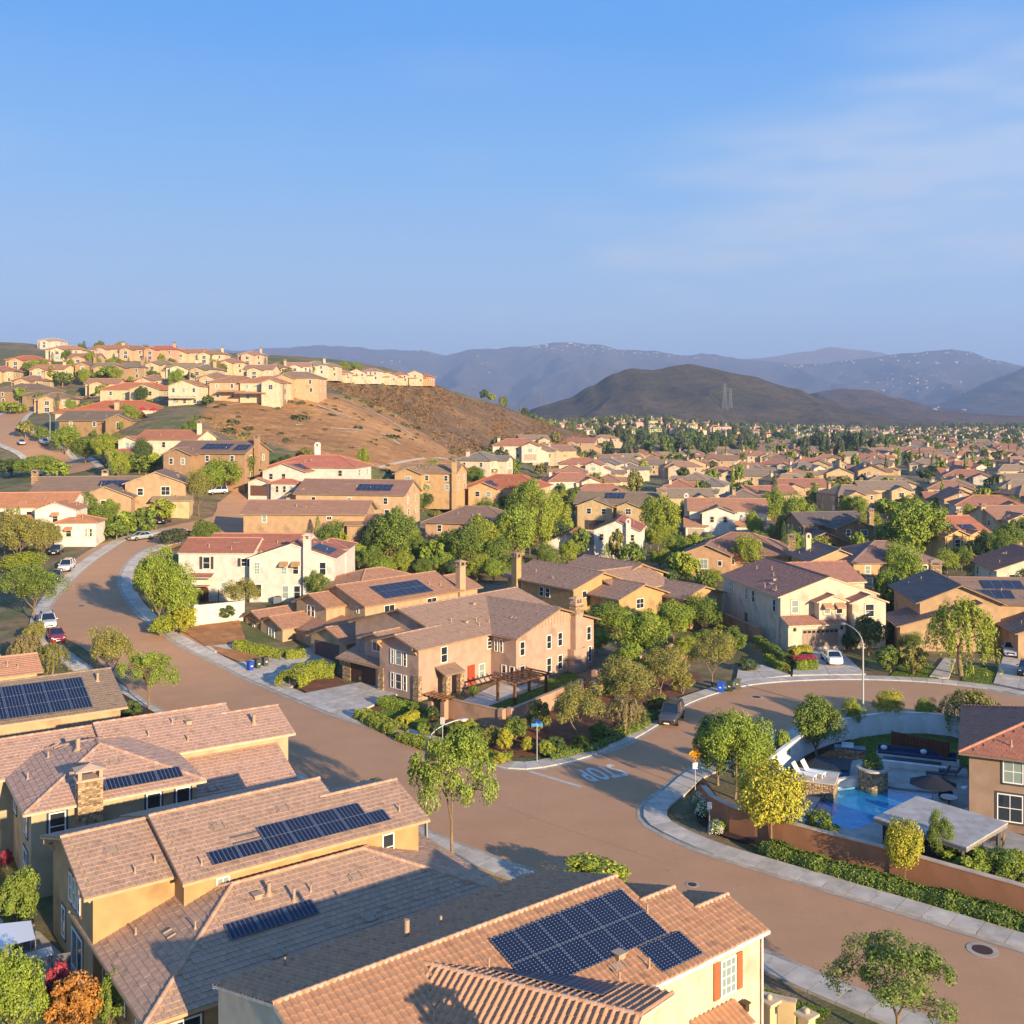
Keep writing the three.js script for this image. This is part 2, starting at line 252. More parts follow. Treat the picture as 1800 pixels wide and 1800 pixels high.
// edges of the carriageways
const edgeNear = [[55, 22], [38, 37.5], ...E2([[1640, 1800], [1503, 1745], [1325, 1672], [1130, 1604], [957, 1543], [850, 1505], [743, 1463], [600, 1399], [480, 1345], [370, 1294], [285, 1252], [205, 1205], [140, 1165], [100, 1132], [78, 1095], [98, 1050], [135, 1012], [185, 972], [240, 944], [330, 932]])];
const edgeFar = E2([[1800, 1225], [1733, 1212], [1633, 1201], [1517, 1196], [1408, 1198], [1317, 1206], [1258, 1221], [1208, 1240], [1158, 1275], [1092, 1312], [1050, 1327], [985, 1345], [930, 1354], [888, 1352], [830, 1335], [760, 1310], [600, 1262], [460, 1205], [380, 1166], [310, 1130], [262, 1095], [222, 1050], [212, 1020], [230, 985], [285, 957], [380, 936]]);
edgeFar.unshift([75, 92]);
const edgeCorner = [[75, 19], [50, 40.5], ...E2([[1800, 1670], [1500, 1578], [1340, 1530], [1240, 1499], [1180, 1473], [1142, 1452], [1130, 1432], [1140, 1412], [1170, 1390]]), [14.5, 88], [19, 92.6], [24.5, 98], [30, 102.5], [36, 104.5], [42, 103], [47, 99], [70, 78]];
{
  const c = [[70, 15.5], [44.5, 39], [16.9, 62.9], [5.6, 72.2], [-4.8, 81.6], [-16.6, 94.2], [-31.6, 112.2], [-46, 130.5], ...E2([[168, 1090], [160, 1050], [172, 1018], [208, 980], [262, 951], [350, 934], [430, 915], [440, 890]])];
  roadLines.push([resample(c, 4), 10]); structure(shade(new THREE.Mesh(ribbon(resample(c, 2.5), range(-6.6, 6.6, 8), .03), M.asphalt)), 'main_road');
  const eF = resample(edgeFar, 1.5), eC = resample(edgeCorner, 1.5), stop = eF.findIndex(([x, d]) => x < -3 && d < 96), go = eC.findIndex(([x]) => x < 22);
  const poly = [...eF.slice(0, stop), [-3, 83], [3, 77], [12, 69], ...eC.slice(go)], sideLine = E2([[1780, 1260], [1600, 1222], [1450, 1222], [1330, 1238], [1220, 1275], [1160, 1310], [1085, 1360], [1010, 1410]]);
  roadLines.push([resample(sideLine, 4), 12.5]); const sg = new THREE.ShapeGeometry(new THREE.Shape(poly.map(([x, d]) => new THREE.Vector2(x, d)))); { const p = sg.attributes.position, u = sg.attributes.uv; for (let i = 0; i < p.count; i++) { const x = p.getX(i), d = p.getY(i); u.setXY(i, x, d); p.setXYZ(i, x, .042, -d); } sg.computeVertexNormals(); if (sg.attributes.normal.getY(0) < 0) { const ix = sg.index.array; for (let i = 0; i < ix.length; i += 3) [ix[i], ix[i + 1]] = [ix[i + 1], ix[i]]; sg.computeVertexNormals(); } }
  structure(shade(new THREE.Mesh(sg, M.asphalt)), 'side_street');
  const up = E2([[132, 832], [80, 800], [30, 772], [8, 748], [30, 727], [75, 710], [130, 697]]);
  roadLines.push([resample(up, 4), 9]); structure(shade(new THREE.Mesh(ribbon(resample(up, 2.5), range(-5, 5, 5), .12), M.asphalt)), 'hill_road');
  structure(shade(new THREE.Mesh(ribbon(resample(up, 2.5), [4.9, 6.6], .22), M.concrete)), 'hill_pavement');
  structure(shade(new THREE.Mesh(ribbon(resample(up, 2.5), [-6.6, -4.9], .22), M.concrete)), 'hill_pavement');
  const cds = E2([[430, 925], [440, 895], [432, 878], [400, 872]]);
  roadLines.push([resample(cds, 4), 10]); structure(shade(new THREE.Mesh(ribbon(resample(cds, 2.5), range(-7, 7, 5), .1), M.asphalt)), 'court_road');
}
const drives = [], onRoad = (x, d) => roadLines.some(([l, w]) => l.some(([a, b]) => Math.hypot(a - x, b - d) < w)) || drives.some((q) => inPoly(q, x, d));
// pavements: gutter ribbon, then one slab after another with real joints and a kerb face
function pavement(edge, side, width, name) {
  const grp = new THREE.Group(); structure(grp, name);
  const pts = resample(edge, 1.55);
  part(grp, 'gutter', ribbon(pts, side > 0 ? [-.5, 0] : [0, .5], .058), M.gutter);
  const P = (k, o) => { const a = pts[Math.max(0, k - 1)], b = pts[Math.min(pts.length - 1, k + 1)], tx = b[0] - a[0], td = b[1] - a[1], L = Math.hypot(tx, td) || 1; return [pts[k][0] - td / L * o * side, pts[k][1] + tx / L * o * side]; };
  for (let k = 0; k < pts.length - 1; k++) {
    const m = new MB(), f = .012, q = (o, t) => { const a = P(k, o), b = P(k + 1, o); return [lerp(a[0], b[0], t), lerp(a[1], b[1], t)]; };
    const c = [q(0, f), q(0, 1 - f), q(width, 1 - f), q(width, f)]; const y = (r) => T(r[0], r[1]) + .16 + hash(k, 3, side) * .006;
    const up = c.map((r) => V(r[0], y(r), -r[1])), dn = c.map((r) => V(r[0], y(r) - .3, -r[1]));
    const cross = V().crossVectors(V().subVectors(up[1], up[0]), V().subVectors(up[2], up[0])).y > 0;
    m.poly(cross ? up : [...up].reverse(), 0, k * 1.7); for (let i = 0; i < 4; i++) { const j = (i + 1) % 4; m.poly(cross ? [dn[i], dn[j], up[j], up[i]] : [dn[j], dn[i], up[i], up[j]]); }
    part(grp, 'slab', m.geo(), k % 3 === 1 ? M.concrete2 : M.concrete);
  }
  return grp;
}
pavement(edgeCorner, -1, 1.75, 'corner_pavement');
pavement(edgeFar, -1, 1.75, 'curving_pavement');
pavement(edgeNear, 1, 1.75, 'near_pavement');

// flat patches of paving, soil and lawn laid over the ground
function patch(name, mat, pts, lift, kind = 'structure') {
  const sh = new THREE.Shape(pts.map(([x, d]) => new THREE.Vector2(x, d))), g = new THREE.ShapeGeometry(sh), p = g.attributes.position, uv = g.attributes.uv;
  for (let i = 0; i < p.count; i++) { const x = p.getX(i), d = p.getY(i); p.setXYZ(i, x, T(x, d) + lift, -d); uv.setXY(i, x, d); }
  const ix = g.index.array; g.computeVertexNormals(); if (g.attributes.normal.getY(0) < 0) { for (let i = 0; i < ix.length; i += 3) { const t = ix[i]; ix[i] = ix[i + 1]; ix[i + 1] = t; } g.computeVertexNormals(); }
  const m = shade(new THREE.Mesh(g, mat)); m.name = numbered(name); m.userData.kind = kind; scene.add(m); return m;
}
const F2 = (l, h = 0) => l.map(([px, py]) => { const q = flat(px, py, h); return [q.x, q.d]; });
// driveways: slab by slab
function driveway(name, quad, nu, nv, lift = .175) {
  drives.push(quad); const g = new THREE.Group(); structure(g, name); const [a, b, c, d] = quad, L = (p, q, t) => [lerp(p[0], q[0], t), lerp(p[1], q[1], t)];
  for (let i = 0; i < nu; i++) for (let j = 0; j < nv; j++) {
    const e = .006, S = (u, v) => L(L(a, b, u), L(d, c, u), v), q = [S((i + e) / nu, (j + e) / nv), S((i + 1 - e) / nu, (j + e) / nv), S((i + 1 - e) / nu, (j + 1 - e) / nv), S((i + e) / nu, (j + 1 - e) / nv)];
    let up = q.map((r) => V(r[0], T(r[0], r[1]) + lift, -r[1])); if (V().crossVectors(V().subVectors(up[1], up[0]), V().subVectors(up[2], up[0])).y < 0) up.reverse();
    const m = new MB(); m.poly(up, 0, i * 3 + j * 7); for (let k = 0; k < 4; k++) { const A = up[k], B = up[(k + 1) % 4]; m.poly([V(A.x, A.y - .25, A.z), V(B.x, B.y - .25, B.z), B, A]); }
    part(g, 'slab', m.geo(), (i + j) % 2 ? M.concrete2 : M.concrete);
  }
}
driveway('driveway', F2([[520, 1224], [618, 1259], [700, 1222], [640, 1200]]), 2, 4);
driveway('driveway', F2([[412, 1176], [503, 1215], [592, 1166], [545, 1150]]), 2, 4);
driveway('driveway', F2([[1393, 1189], [1522, 1187], [1472, 1142], [1398, 1142]]), 2, 4);
driveway('driveway', F2([[1293, 1201], [1390, 1189], [1345, 1172], [1300, 1166]]), 2, 2);
driveway('driveway', F2([[1746, 1203], [1836, 1222], [1845, 1150], [1765, 1152]]), 2, 4);
driveway('driveway', F2([[1634, 1191], [1668, 1194], [1680, 1160], [1660, 1158]]), 1, 4);
driveway('driveway', F2([[1325, 1800], [1480, 1870], [1430, 1950], [1300, 1850]]), 2, 2, .17);
driveway('driveway', [[-3.9, 68.6], [-0.6, 66.1], [-2.9, 61.5], [-6.5, 64.5]], 2, 2, .17);
// bare ground and planting beds
patch('bare_yard', M.soil, E2([[322, 1112], [345, 1094], [380, 1090], [420, 1090], [428, 1115], [436, 1140], [470, 1160], [505, 1172], [455, 1174], [415, 1163], [385, 1150], [352, 1131]]), .13);
driveway('garden_path', E2([[360, 1138], [378, 1148], [425, 1140], [418, 1133]]), 1, 3, .16);
patch('planting_bed', M.mulch, F2([[632, 1256], [712, 1282], [770, 1301], [880, 1332], [950, 1330], [1044, 1304], [1140, 1254], [1190, 1225], [1235, 1190], [1090, 1140], [1040, 1195], [886, 1290], [785, 1262], [700, 1225]]), .06);
patch('front_lawn', M.lawn, F2([[655, 1258], [735, 1282], [775, 1256], [700, 1236]]), .1);
patch('planting_bed', M.mulch, F2([[488, 1190], [545, 1222], [612, 1205], [545, 1165]]), .1);
patch('garden_lawn', M.lawn, F2([[848, 1247], [890, 1258], [1030, 1195], [1000, 1180]]), .06);
patch('garden_terrace', M.concrete, F2([[808, 1235], [850, 1246], [960, 1205], [890, 1195]]), .08);
patch('corner_bed', M.darksoil, F2([[1215, 1400], [1236, 1370], [1290, 1440], [1335, 1465], [1320, 1488], [1262, 1470], [1225, 1445]]), .17);
patch('verge_lawn', M.lawn, F2([[1322, 1775], [1325, 1735], [1462, 1782], [1400, 1840]]), .1);
patch('verge_lawn', M.lawn, F2([[770, 1530], [790, 1500], [850, 1540], [826, 1560]]), .1);
patch('verge_lawn', M.lawn, F2([[1650, 1200], [1560, 1195], [1580, 1172], [1652, 1172]]), .06);
patch('verge_lawn', M.lawn, F2([[1745, 1212], [1688, 1206], [1700, 1170], [1752, 1172]]), .06);
patch('verge_bed', M.darksoil, [[-24, 92.5], [-34, 103.5], [-47, 118], [-50, 116], [-36, 100], [-26, 90]], .1);
// road paint, manholes
{
  const a = flat(925, 1355), b = flat(1022, 1384), m = new MB(), n = [-(b.d - a.d), b.x - a.x], L = Math.hypot(...n), o = (q, s) => V(q.x + n[0] / L * s, .052, -(q.d + n[1] / L * s));
  m.poly([o(a, -.2), o(b, -.2), o(b, .2), o(a, .2)]); const g = m.geo(); const mk = part(new THREE.Group(), 'x', g, new THREE.MeshStandardMaterial({ color: C('#ded6cb'), roughness: .8, map: rep(concT, 2), side: THREE.DoubleSide })); structure(mk, 'stop_line');
}
const font = await new FontLoader().loadAsync('fonts/droid/droid_sans_bold.typeface.json');
{
  const sh = font.generateShapes('STOP', 1), g = new THREE.ShapeGeometry(sh, 6); g.computeBoundingBox(); const b = g.boundingBox; g.translate(-(b.min.x + b.max.x) / 2, -.37, 0);
  const p = g.attributes.position, c = flat(1053, 1357), ax = flat(1088, 1350), bx = flat(1020, 1362); let ux = [bx.x - ax.x, bx.d - ax.d], L = Math.hypot(...ux); ux = [ux[0] / L, ux[1] / L]; const uy = [-ux[1], ux[0]]; if (uy[1] > 0) { uy[0] *= -1; uy[1] *= -1; }
  const sx = L / (b.max.x - b.min.x) * 1.0; for (let i = 0; i < p.count; i++) { const X = p.getX(i) * sx, Y = p.getY(i) * 3.1; p.setXYZ(i, c.x + ux[0] * X + uy[0] * Y, .053, -(c.d + ux[1] * X + uy[1] * Y)); }
  g.computeVertexNormals(); structure(shade(new THREE.Mesh(g, new THREE.MeshStandardMaterial({ color: C('#c9c4bc'), roughness: .85, side: THREE.DoubleSide }))), 'road_lettering');
}
for (const [px, py, r, l] of [[1727, 1671, .55, 'large round iron manhole cover on the road at lower right'], [1217, 1556, .28, 'small round iron cover in the main road opposite the corner hedge'], [143, 1103, .45, 'round manhole cover on the road beside the red car'], [1330, 1226, .45, 'round manhole cover on the side street near the wheeled bins']]) {
  const q = flat(px, py), y = T(q.x, q.d), t = thing('manhole_cover', l, 'manhole cover'); t.position.set(q.x, y + .045, -q.d);
  part(t, 'collar', new THREE.CylinderGeometry(r * 1.55, r * 1.55, .012, 28), M.gutter); part(t, 'lid', new THREE.CylinderGeometry(r, r, .026, 28), new THREE.MeshStandardMaterial({ color: C('#5c4339'), roughness: .6, metalness: .5, bumpMap: rep(soilB, .2), bumpScale: .02 }));
}

// ------------------------------------------------------------------ hills beyond the valley
function hill(name, crest, dBase, depthBack, opt) {
  const NX = opt.nx || 260, NY = opt.ny || 70, NB = 14, p = [], c = [], uv = [], idx = [], xs = crest.map((q) => q[0]);
  const cr = (px) => { let k = 0; while (k < crest.length - 2 && crest[k + 1][0] < px) k++; const a = crest[k], b = crest[k + 1], t = Math.min(1, Math.max(0, (px - a[0]) / (b[0] - a[0]))), s = t * t * (3 - 2 * t); return [lerp(a[1], b[1], lerp(t, s, .6)), lerp(a[2], b[2], t)]; };
  for (let j = 0; j <= NY + NB; j++) for (let i = 0; i <= NX; i++) {
    const px = lerp(xs[0], xs[xs.length - 1], i / NX), [py, dc] = cr(px), x = (px - 900) * dc / FOC, top = EYE - (py - HOR) * dc / FOC, f = opt.f || 1;
    let d, y;
    if (j <= NY) { const v = j / NY; d = lerp(dBase, dc, v); const prof = Math.pow(v, opt.pow || 1.25); const g = Math.abs(fbm(x * .004 * f + 3, d * .0022 * f, 4, 0, opt.seed) - .5) * 2, r = fbm(x * .02 * f, d * .02 * f, 4, 0, opt.seed + 3) - .5; y = top * prof - g * top * (opt.gully ?? .35) * Math.sin(v * Math.PI) + r * (opt.rough || 8) * (v < 1 ? 1 : .6); }
    else { const v = (j - NY) / NB; d = dc + depthBack * v; y = top * (1 - v * v) + (fbm(x * .02 * f, d * .02 * f, 4, 0, opt.seed + 3) - .5) * (opt.rough || 8) * .6; }
    const xx = x * lerp(.96, 1, j / NY); p.push(xx, y, -d);
    const n = fbm(x * .012 * f, d * .012 * f, 5, 0, opt.seed + 11), q = fbm(x * .09 * f, d * .09 * f, 3, 0, opt.seed + 17), t = sm(.35, .65, n), k = .7 + .6 * q; c.push(lerp(opt.a[0], opt.b[0], t) * k, lerp(opt.a[1], opt.b[1], t) * k, lerp(opt.a[2], opt.b[2], t) * k); uv.push(xx, d);
  }
  for (let j = 0; j < NY + NB; j++) for (let i = 0; i < NX; i++) { const a = j * (NX + 1) + i, b = a + NX + 1; idx.push(a, a + 1, b + 1, a, b + 1, b); }
  const g = new THREE.BufferGeometry(); g.setAttribute('position', new THREE.Float32BufferAttribute(p, 3)); g.setAttribute('color', new THREE.Float32BufferAttribute(c, 3)); g.setAttribute('uv', new THREE.Float32BufferAttribute(uv, 2)); g.setIndex(idx); g.computeVertexNormals();
  const m = structure(shade(new THREE.Mesh(g, new THREE.MeshStandardMaterial({ vertexColors: true, roughness: 1, map: rep(soilT, opt.grain || 60), bumpMap: rep(soilB, opt.grain || 60), bumpScale: opt.bump || 3 }))), name);
  m.userData.crest = cr; return m;
}
const scrubA = [.13, .095, .045], scrubB = [.19, .125, .065];
hill('cone_hill', [[880, 742, 2300], [960, 712, 2250], [1000, 700, 2250], [1040, 678, 2250], [1080, 656, 2250], [1110, 648, 2250], [1150, 650, 2250], [1180, 645, 2250], [1212, 640, 2250], [1250, 647, 2250], [1320, 662, 2250], [1400, 684, 2250], [1440, 700, 2200], [1500, 718, 2150], [1570, 736, 2100], [1680, 752, 2050]], 1750, 900, { seed: 5, a: [.12, .105, .045], b: [.20, .15, .07], rough: 9, gully: .5, nx: 340, ny: 90, grain: 40, bump: 4 });
hill('middle_hill', [[1380, 740, 3400], [1440, 690, 3400], [1480, 683, 3400], [1530, 686, 3400], [1580, 700, 3300], [1650, 718, 3200], [1720, 728, 3000], [1900, 735, 2900]], 2500, 900, { seed: 9, a: [.16, .10, .06], b: [.22, .14, .085], rough: 7, gully: .3, grain: 50 });
hill('right_hill', [[1640, 742, 5805], [1700, 712, 5940], [1740, 692, 6075], [1770, 672, 6210], [1800, 654, 6345], [1860, 630, 6480], [1980, 610, 6615]], 4400, 1300, { seed: 13, a: [.10, .085, .05], b: [.16, .115, .07], rough: 9, grain: 60 });
const range1 = hill('mountain_range', [[-500, 640, 12160], [-200, 625, 12160], [0, 612, 12160], [120, 612, 12160], [330, 613, 12160], [420, 616, 12000], [480, 612, 11840], [560, 607, 11680], [640, 613, 11680], [750, 617, 11840], [785, 624, 11840], [830, 614, 11520], [900, 612, 11360], [935, 606, 11200], [985, 602, 11200], [1040, 604, 11200], [1085, 614, 11200], [1150, 618, 11200], [1200, 624, 11200], [1245, 624, 11200], [1320, 633, 11200], [1410, 640, 11200], [1480, 634, 10880], [1540, 628, 10560], [1600, 620, 10400], [1650, 616, 10400], [1700, 617, 10400], [1760, 636, 10400], [1800, 645, 10400], [1900, 650, 10400], [2200, 640, 10400]], 6600, 2500, { seed: 21, a: [.13, .105, .065], b: [.20, .15, .095], rough: 70, gully: .95, nx: 560, ny: 130, f: .3, grain: 240, bump: 22 });
hill('faint_ridge', [[1200, 640, 13500], [1330, 630, 13500], [1420, 618, 13500], [1460, 610, 13500], [1520, 616, 13500], [1620, 634, 13500]], 12800, 300, { seed: 33, a: [.14, .11, .08], b: [.18, .14, .10], rough: 20, f: .4, nx: 80, ny: 20 });
// ------------------------------------------------------------------ building kit
// local axes of a house: u to the right along its front, y up, w away from the viewer (z = -w)
const toneOf = (hex, seed, k, amt = .105) => { const c = C(hex), r = hash(k, seed, 7) - .5, s = hash(k, seed, 8) - .5; return [c.r * (1 + amt * 1.6 * r + .05 * s), c.g * (1 + amt * 1.6 * r), c.b * (1 + amt * 1.6 * r - .05 * s)]; };
const tileUnit = {
  flat: memo('tflat', () => { const m = new MB(), w = .325; m.poly([V(-w / 2, .055, 0), V(w / 2, .055, 0), V(w / 2, .018, -.40), V(-w / 2, .018, -.40)]); m.poly([V(-w / 2, .012, 0), V(w / 2, .012, 0), V(w / 2, .055, 0), V(-w / 2, .055, 0)]); m.poly([V(w / 2, .012, 0), V(w / 2, .012, -.4), V(w / 2, .018, -.4), V(w / 2, .055, 0)]); m.poly([V(-w / 2, .012, -.4), V(-w / 2, .012, 0), V(-w / 2, .055, 0), V(-w / 2, .018, -.4)]); return m.geo(); }),
  barrel: memo('tbar', () => { const m = new MB(), N = 7, pr = []; for (let i = 0; i <= N; i++) { const t = i / N; pr.push([-.15 + .3 * t, t < .62 ? .02 + .085 * Math.sin(t / .62 * Math.PI) : .02 - .012 * Math.sin((t - .62) / .38 * Math.PI)]); } for (let i = 0; i < N; i++) { const [a, b] = [pr[i], pr[i + 1]]; m.poly([V(a[0], a[1] + .03, 0), V(b[0], b[1] + .03, 0), V(b[0], b[1], -.44), V(a[0], a[1], -.44)]); m.poly([V(a[0], .0, 0), V(b[0], .0, 0), V(b[0], b[1] + .03, 0), V(a[0], a[1] + .03, 0)]); } return m.geo(); }),
};
const tileStep = { flat: [.335, .36], barrel: [.30, .40] };
// one roof plane: O at the eave, S along it, U up the slope, N off it
function slope(O, S, U, N, a0, b0, a1, b1, L) { return { O, S, U, N, a0, b0, a1, b1, L, pt(s, t, h = 0) { return O.clone().addScaledVector(S, s).addScaledVector(U, t).addScaledVector(N, h); } }; }
function tilesOf(sl, kind) {
  const [tw, th] = tileStep[kind], out = [], rows = Math.ceil(sl.L / th);
  for (let j = 0; j < rows; j++) {
    const t = j * th, tm = Math.min(sl.L, t + th * .5) / sl.L, a = lerp(sl.a0, sl.a1, tm), b = lerp(sl.b0, sl.b1, tm), n = Math.round((b - a) / tw); if (n < 1) continue;
    const off = kind === 'flat' ? (j % 2) * .5 : 0;
    for (let i = 0; i < n; i++) out.push({ s: a + (i + .5) * (b - a) / n, t, w: (b - a) / n / tw, end: Math.min(1, (sl.L - t) / .4), off, k: i * 131 + j * 17, edge: i === 0 || i === n - 1 });
  }
  return out;
}
const basisOf = (sl) => new THREE.Matrix4().makeBasis(sl.S, sl.N, sl.U.clone().negate());
function roofPlanes(v) {                                     // the planes of a volume's roof
  const [u0, u1] = v.u, [w0, w1] = v.w, ov = v.ov ?? .55, oe = v.oe ?? ov, pt = v.pitch ?? .33, ye = v.y[1], out = [];
  const cs = 1 / Math.hypot(1, pt), sn = pt * cs;
  const mk = (ox, oz, S, IN, half, a0, b0, a1, b1) => { const U = IN.clone().multiplyScalar(cs); U.y = sn; const N = V().crossVectors(S, U).normalize(); if (N.y < 0) N.negate(); out.push(slope(V(ox, ye - ov * pt, oz), S, U, N, a0, b0, a1, b1, (half + ov) / cs)); };
  const wu = u1 - u0, ww = w1 - w0;
  if (v.roof === 'gu') { const h = ww / 2; mk(u0, -w0 + ov, V(1, 0, 0), V(0, 0, -1), h, -oe, wu + oe, -oe, wu + oe); mk(u1, -w1 - ov, V(-1, 0, 0), V(0, 0, 1), h, -oe, wu + oe, -oe, wu + oe); }
  if (v.roof === 'gw') { const h = wu / 2; mk(u1 + ov, -w0, V(0, 0, -1), V(-1, 0, 0), h, -oe, ww + oe, -oe, ww + oe); mk(u0 - ov, -w1, V(0, 0, 1), V(1, 0, 0), h, -oe, ww + oe, -oe, ww + oe); }
  if (v.roof === 'hip') {
    const h = Math.min(wu, ww) / 2, e = h + ov;
    mk(u0, -w0 + ov, V(1, 0, 0), V(0, 0, -1), h, -ov, wu + ov, -ov + e, wu + ov - e); mk(u1, -w1 - ov, V(-1, 0, 0), V(0, 0, 1), h, -ov, wu + ov, -ov + e, wu + ov - e);
    mk(u1 + ov, -w0, V(0, 0, -1), V(-1, 0, 0), h, -ov, ww + ov, -ov + e, ww + ov - e); mk(u0 - ov, -w1, V(0, 0, 1), V(1, 0, 0), h, -ov, ww + ov, -ov + e, ww + ov - e);
  }
  if (v.roof === 'sf') mk(u0, -w0 + ov, V(1, 0, 0), V(0, 0, -1), ww, -oe, wu + oe, -oe, wu + oe);
  if (v.roof === 'sl') mk(u0 - ov, -w1, V(0, 0, 1), V(1, 0, 0), wu, -oe, ww + oe, -oe, ww + oe);
  if (v.roof === 'sr') mk(u1 + ov, -w0, V(0, 0, -1), V(-1, 0, 0), wu, -oe, ww + oe, -oe, ww + oe);
  return out;
}
function capLines(v) {
  const [u0, u1] = v.u, [w0, w1] = v.w, ov = v.ov ?? .55, oe = v.oe ?? ov, pt = v.pitch ?? .33, ye = v.y[1], wu = u1 - u0, ww = w1 - w0, r = [];
  if (v.roof === 'gu') { const y = ye + ww / 2 * pt, z = -(w0 + w1) / 2; r.push([V(u0 - oe, y, z), V(u1 + oe, y, z)]); }
  if (v.roof === 'gw') { const y = ye + wu / 2 * pt, x = (u0 + u1) / 2; r.push([V(x, y, -w0 + oe), V(x, y, -w1 - oe)]); }
  if (v.roof === 'hip') {
    const h = Math.min(wu, ww) / 2, y = ye + h * pt, lo = ye - ov * pt, A = wu > ww ? V(u0 + h, y, -(w0 + w1) / 2) : V((u0 + u1) / 2, y, -w0 - h), B = wu > ww ? V(u1 - h, y, -(w0 + w1) / 2) : V((u0 + u1) / 2, y, -w1 + h);
    if (A.distanceTo(B) > .5) r.push([A, B]);
    const c = [V(u0 - ov, lo, -w0 + ov), V(u1 + ov, lo, -w0 + ov), V(u1 + ov, lo, -w1 - ov), V(u0 - ov, lo, -w1 - ov)];
    if (wu > ww) r.push([c[0], A], [c[3], A], [c[1], B], [c[2], B]); else r.push([c[0], A], [c[1], A], [c[2], B], [c[3], B]);
  }
  return r;
}
const capGeo = memo('cap', () => { const m = new MB(), N = 5; for (let i = 0; i < N; i++) { const a = i / N * Math.PI, b = (i + 1) / N * Math.PI, r = .13, q = .11; m.poly([V(Math.cos(a) * r, Math.sin(a) * r + .03, .21), V(Math.cos(a) * q, Math.sin(a) * q + .015, -.21), V(Math.cos(b) * q, Math.sin(b) * q + .015, -.21), V(Math.cos(b) * r, Math.sin(b) * r + .03, .21)]); } const f = []; for (let i = 0; i <= N; i++) f.push(V(Math.cos(i / N * Math.PI) * .13, Math.sin(i / N * Math.PI) * .13 + .03, .21)); m.poly(f); return m.geo(); });
function windowGeo(w, h, cols, rows, sur) {
  return memo(['win', w, h, cols, rows, sur].join(), () => {
    const f = new MB(), t = .075, D = .07, p = new MB(); f.box(-w / 2, 0, 0, -w / 2 + t, h, D); f.box(w / 2 - t, 0, 0, w / 2, h, D); f.box(-w / 2 + t, 0, 0, w / 2 - t, t, D); f.box(-w / 2 + t, h - t, 0, w / 2 - t, h, D);
    for (let i = 1; i < cols; i++) { const x = -w / 2 + w * i / cols; f.box(x - .022, t, .02, x + .022, h - t, D - .012); }
    for (let j = 1; j < rows; j++) { const y = h * j / rows; f.box(-w / 2 + t, y - .022, .02, w / 2 - t, y + .022, D - .008); }
    p.box(-w / 2 + t * .5, t * .5, .004, w / 2 - t * .5, h - t * .5, .034);
    let s = null; if (sur) { s = new MB(); const k = .13, e = .035; s.box(-w / 2 - k, -k * 1.1, 0, -w / 2 + .003, h + k, e); s.box(w / 2 - .003, -k * 1.1, 0, w / 2 + k, h + k, e); s.box(-w / 2, -k * 1.1, 0, w / 2, .003, e + .03); s.box(-w / 2, h - .003, 0, w / 2, h + k, e); s = s.geo(); }
    return [f.geo(), p.geo(), s];
  });
}
const glassPick = (k) => hash(k, 5, 2) > .72 ? M.glassLit : M.glass;
let winN = 0;
function addWindow(house, pos, rot, w, h, o = {}) {
  const [f, p, s] = windowGeo(w, h, o.c ?? (w > 1.3 ? 2 : 1), o.r ?? (h > 1.1 ? 2 : 1), !!o.sur), g = part(house, 'window', f, plain(o.frame || '#eae6dd', .6)); g.position.copy(pos); g.rotation.y = rot;
  part(g, 'pane', p, glassPick(winN++));
  if (s) part(g, 'surround', s, stucco(o.sur));
  if (o.shut) for (const k of [-1, 1]) { const b = part(g, 'shutter', memo('shut' + h, () => new MB().box(-.2, 0, 0, .2, h, .05).box(-.15, .1, .05, .15, h / 2 - .05, .062).box(-.15, h / 2 + .05, .05, .15, h - .1, .062).geo()), paint(o.shut)); b.position.set(k * (w / 2 + .27), 0, 0); }
  if (o.awn) { const a = part(g, 'awning', memo('awn' + w, () => { const m = new MB(), x = w / 2 + .15; m.poly([V(-x, -.15, .75), V(x, -.15, .75), V(x, .35, .02), V(-x, .35, .02)]); m.poly([V(-x, -.15, .75), V(-x, .35, .02), V(-x, -.15, .02)]); m.poly([V(x, .35, .02), V(x, -.15, .75), V(x, -.15, .02)]); m.poly([V(-x, -.35, .75), V(x, -.35, .75), V(x, -.15, .75), V(-x, -.15, .75)]); return m.geo(); }), paint(o.awn)); a.position.y = h; a.material.side = THREE.DoubleSide; }
  return g;
}
function garageDoor(house, pos, rot, w, h, hex, lites) {
  const g = part(house, 'garage_door', memo('gd' + w + h, () => { const m = new MB(), n = 4, k = Math.round(w / .62); m.box(-w / 2, 0, 0, w / 2, h, .03); for (let j = 0; j < n; j++) for (let i = 0; i < k; i++) m.box(-w / 2 + (i + .09) * w / k, (j + .1) * h / n, .03, -w / 2 + (i + .91) * w / k, (j + .9) * h / n, .05); return m.geo(); }), paint(hex)); g.position.copy(pos); g.rotation.y = rot;
  if (lites) for (let i = 0; i < lites; i++) { const p = part(g, 'pane', memo('gdp', () => new MB().box(-.22, 0, .03, .22, .3, .06).geo()), M.glass); p.position.set(-w / 2 + (i + .5) * w / lites, h * .79, 0); }
  return g;
}
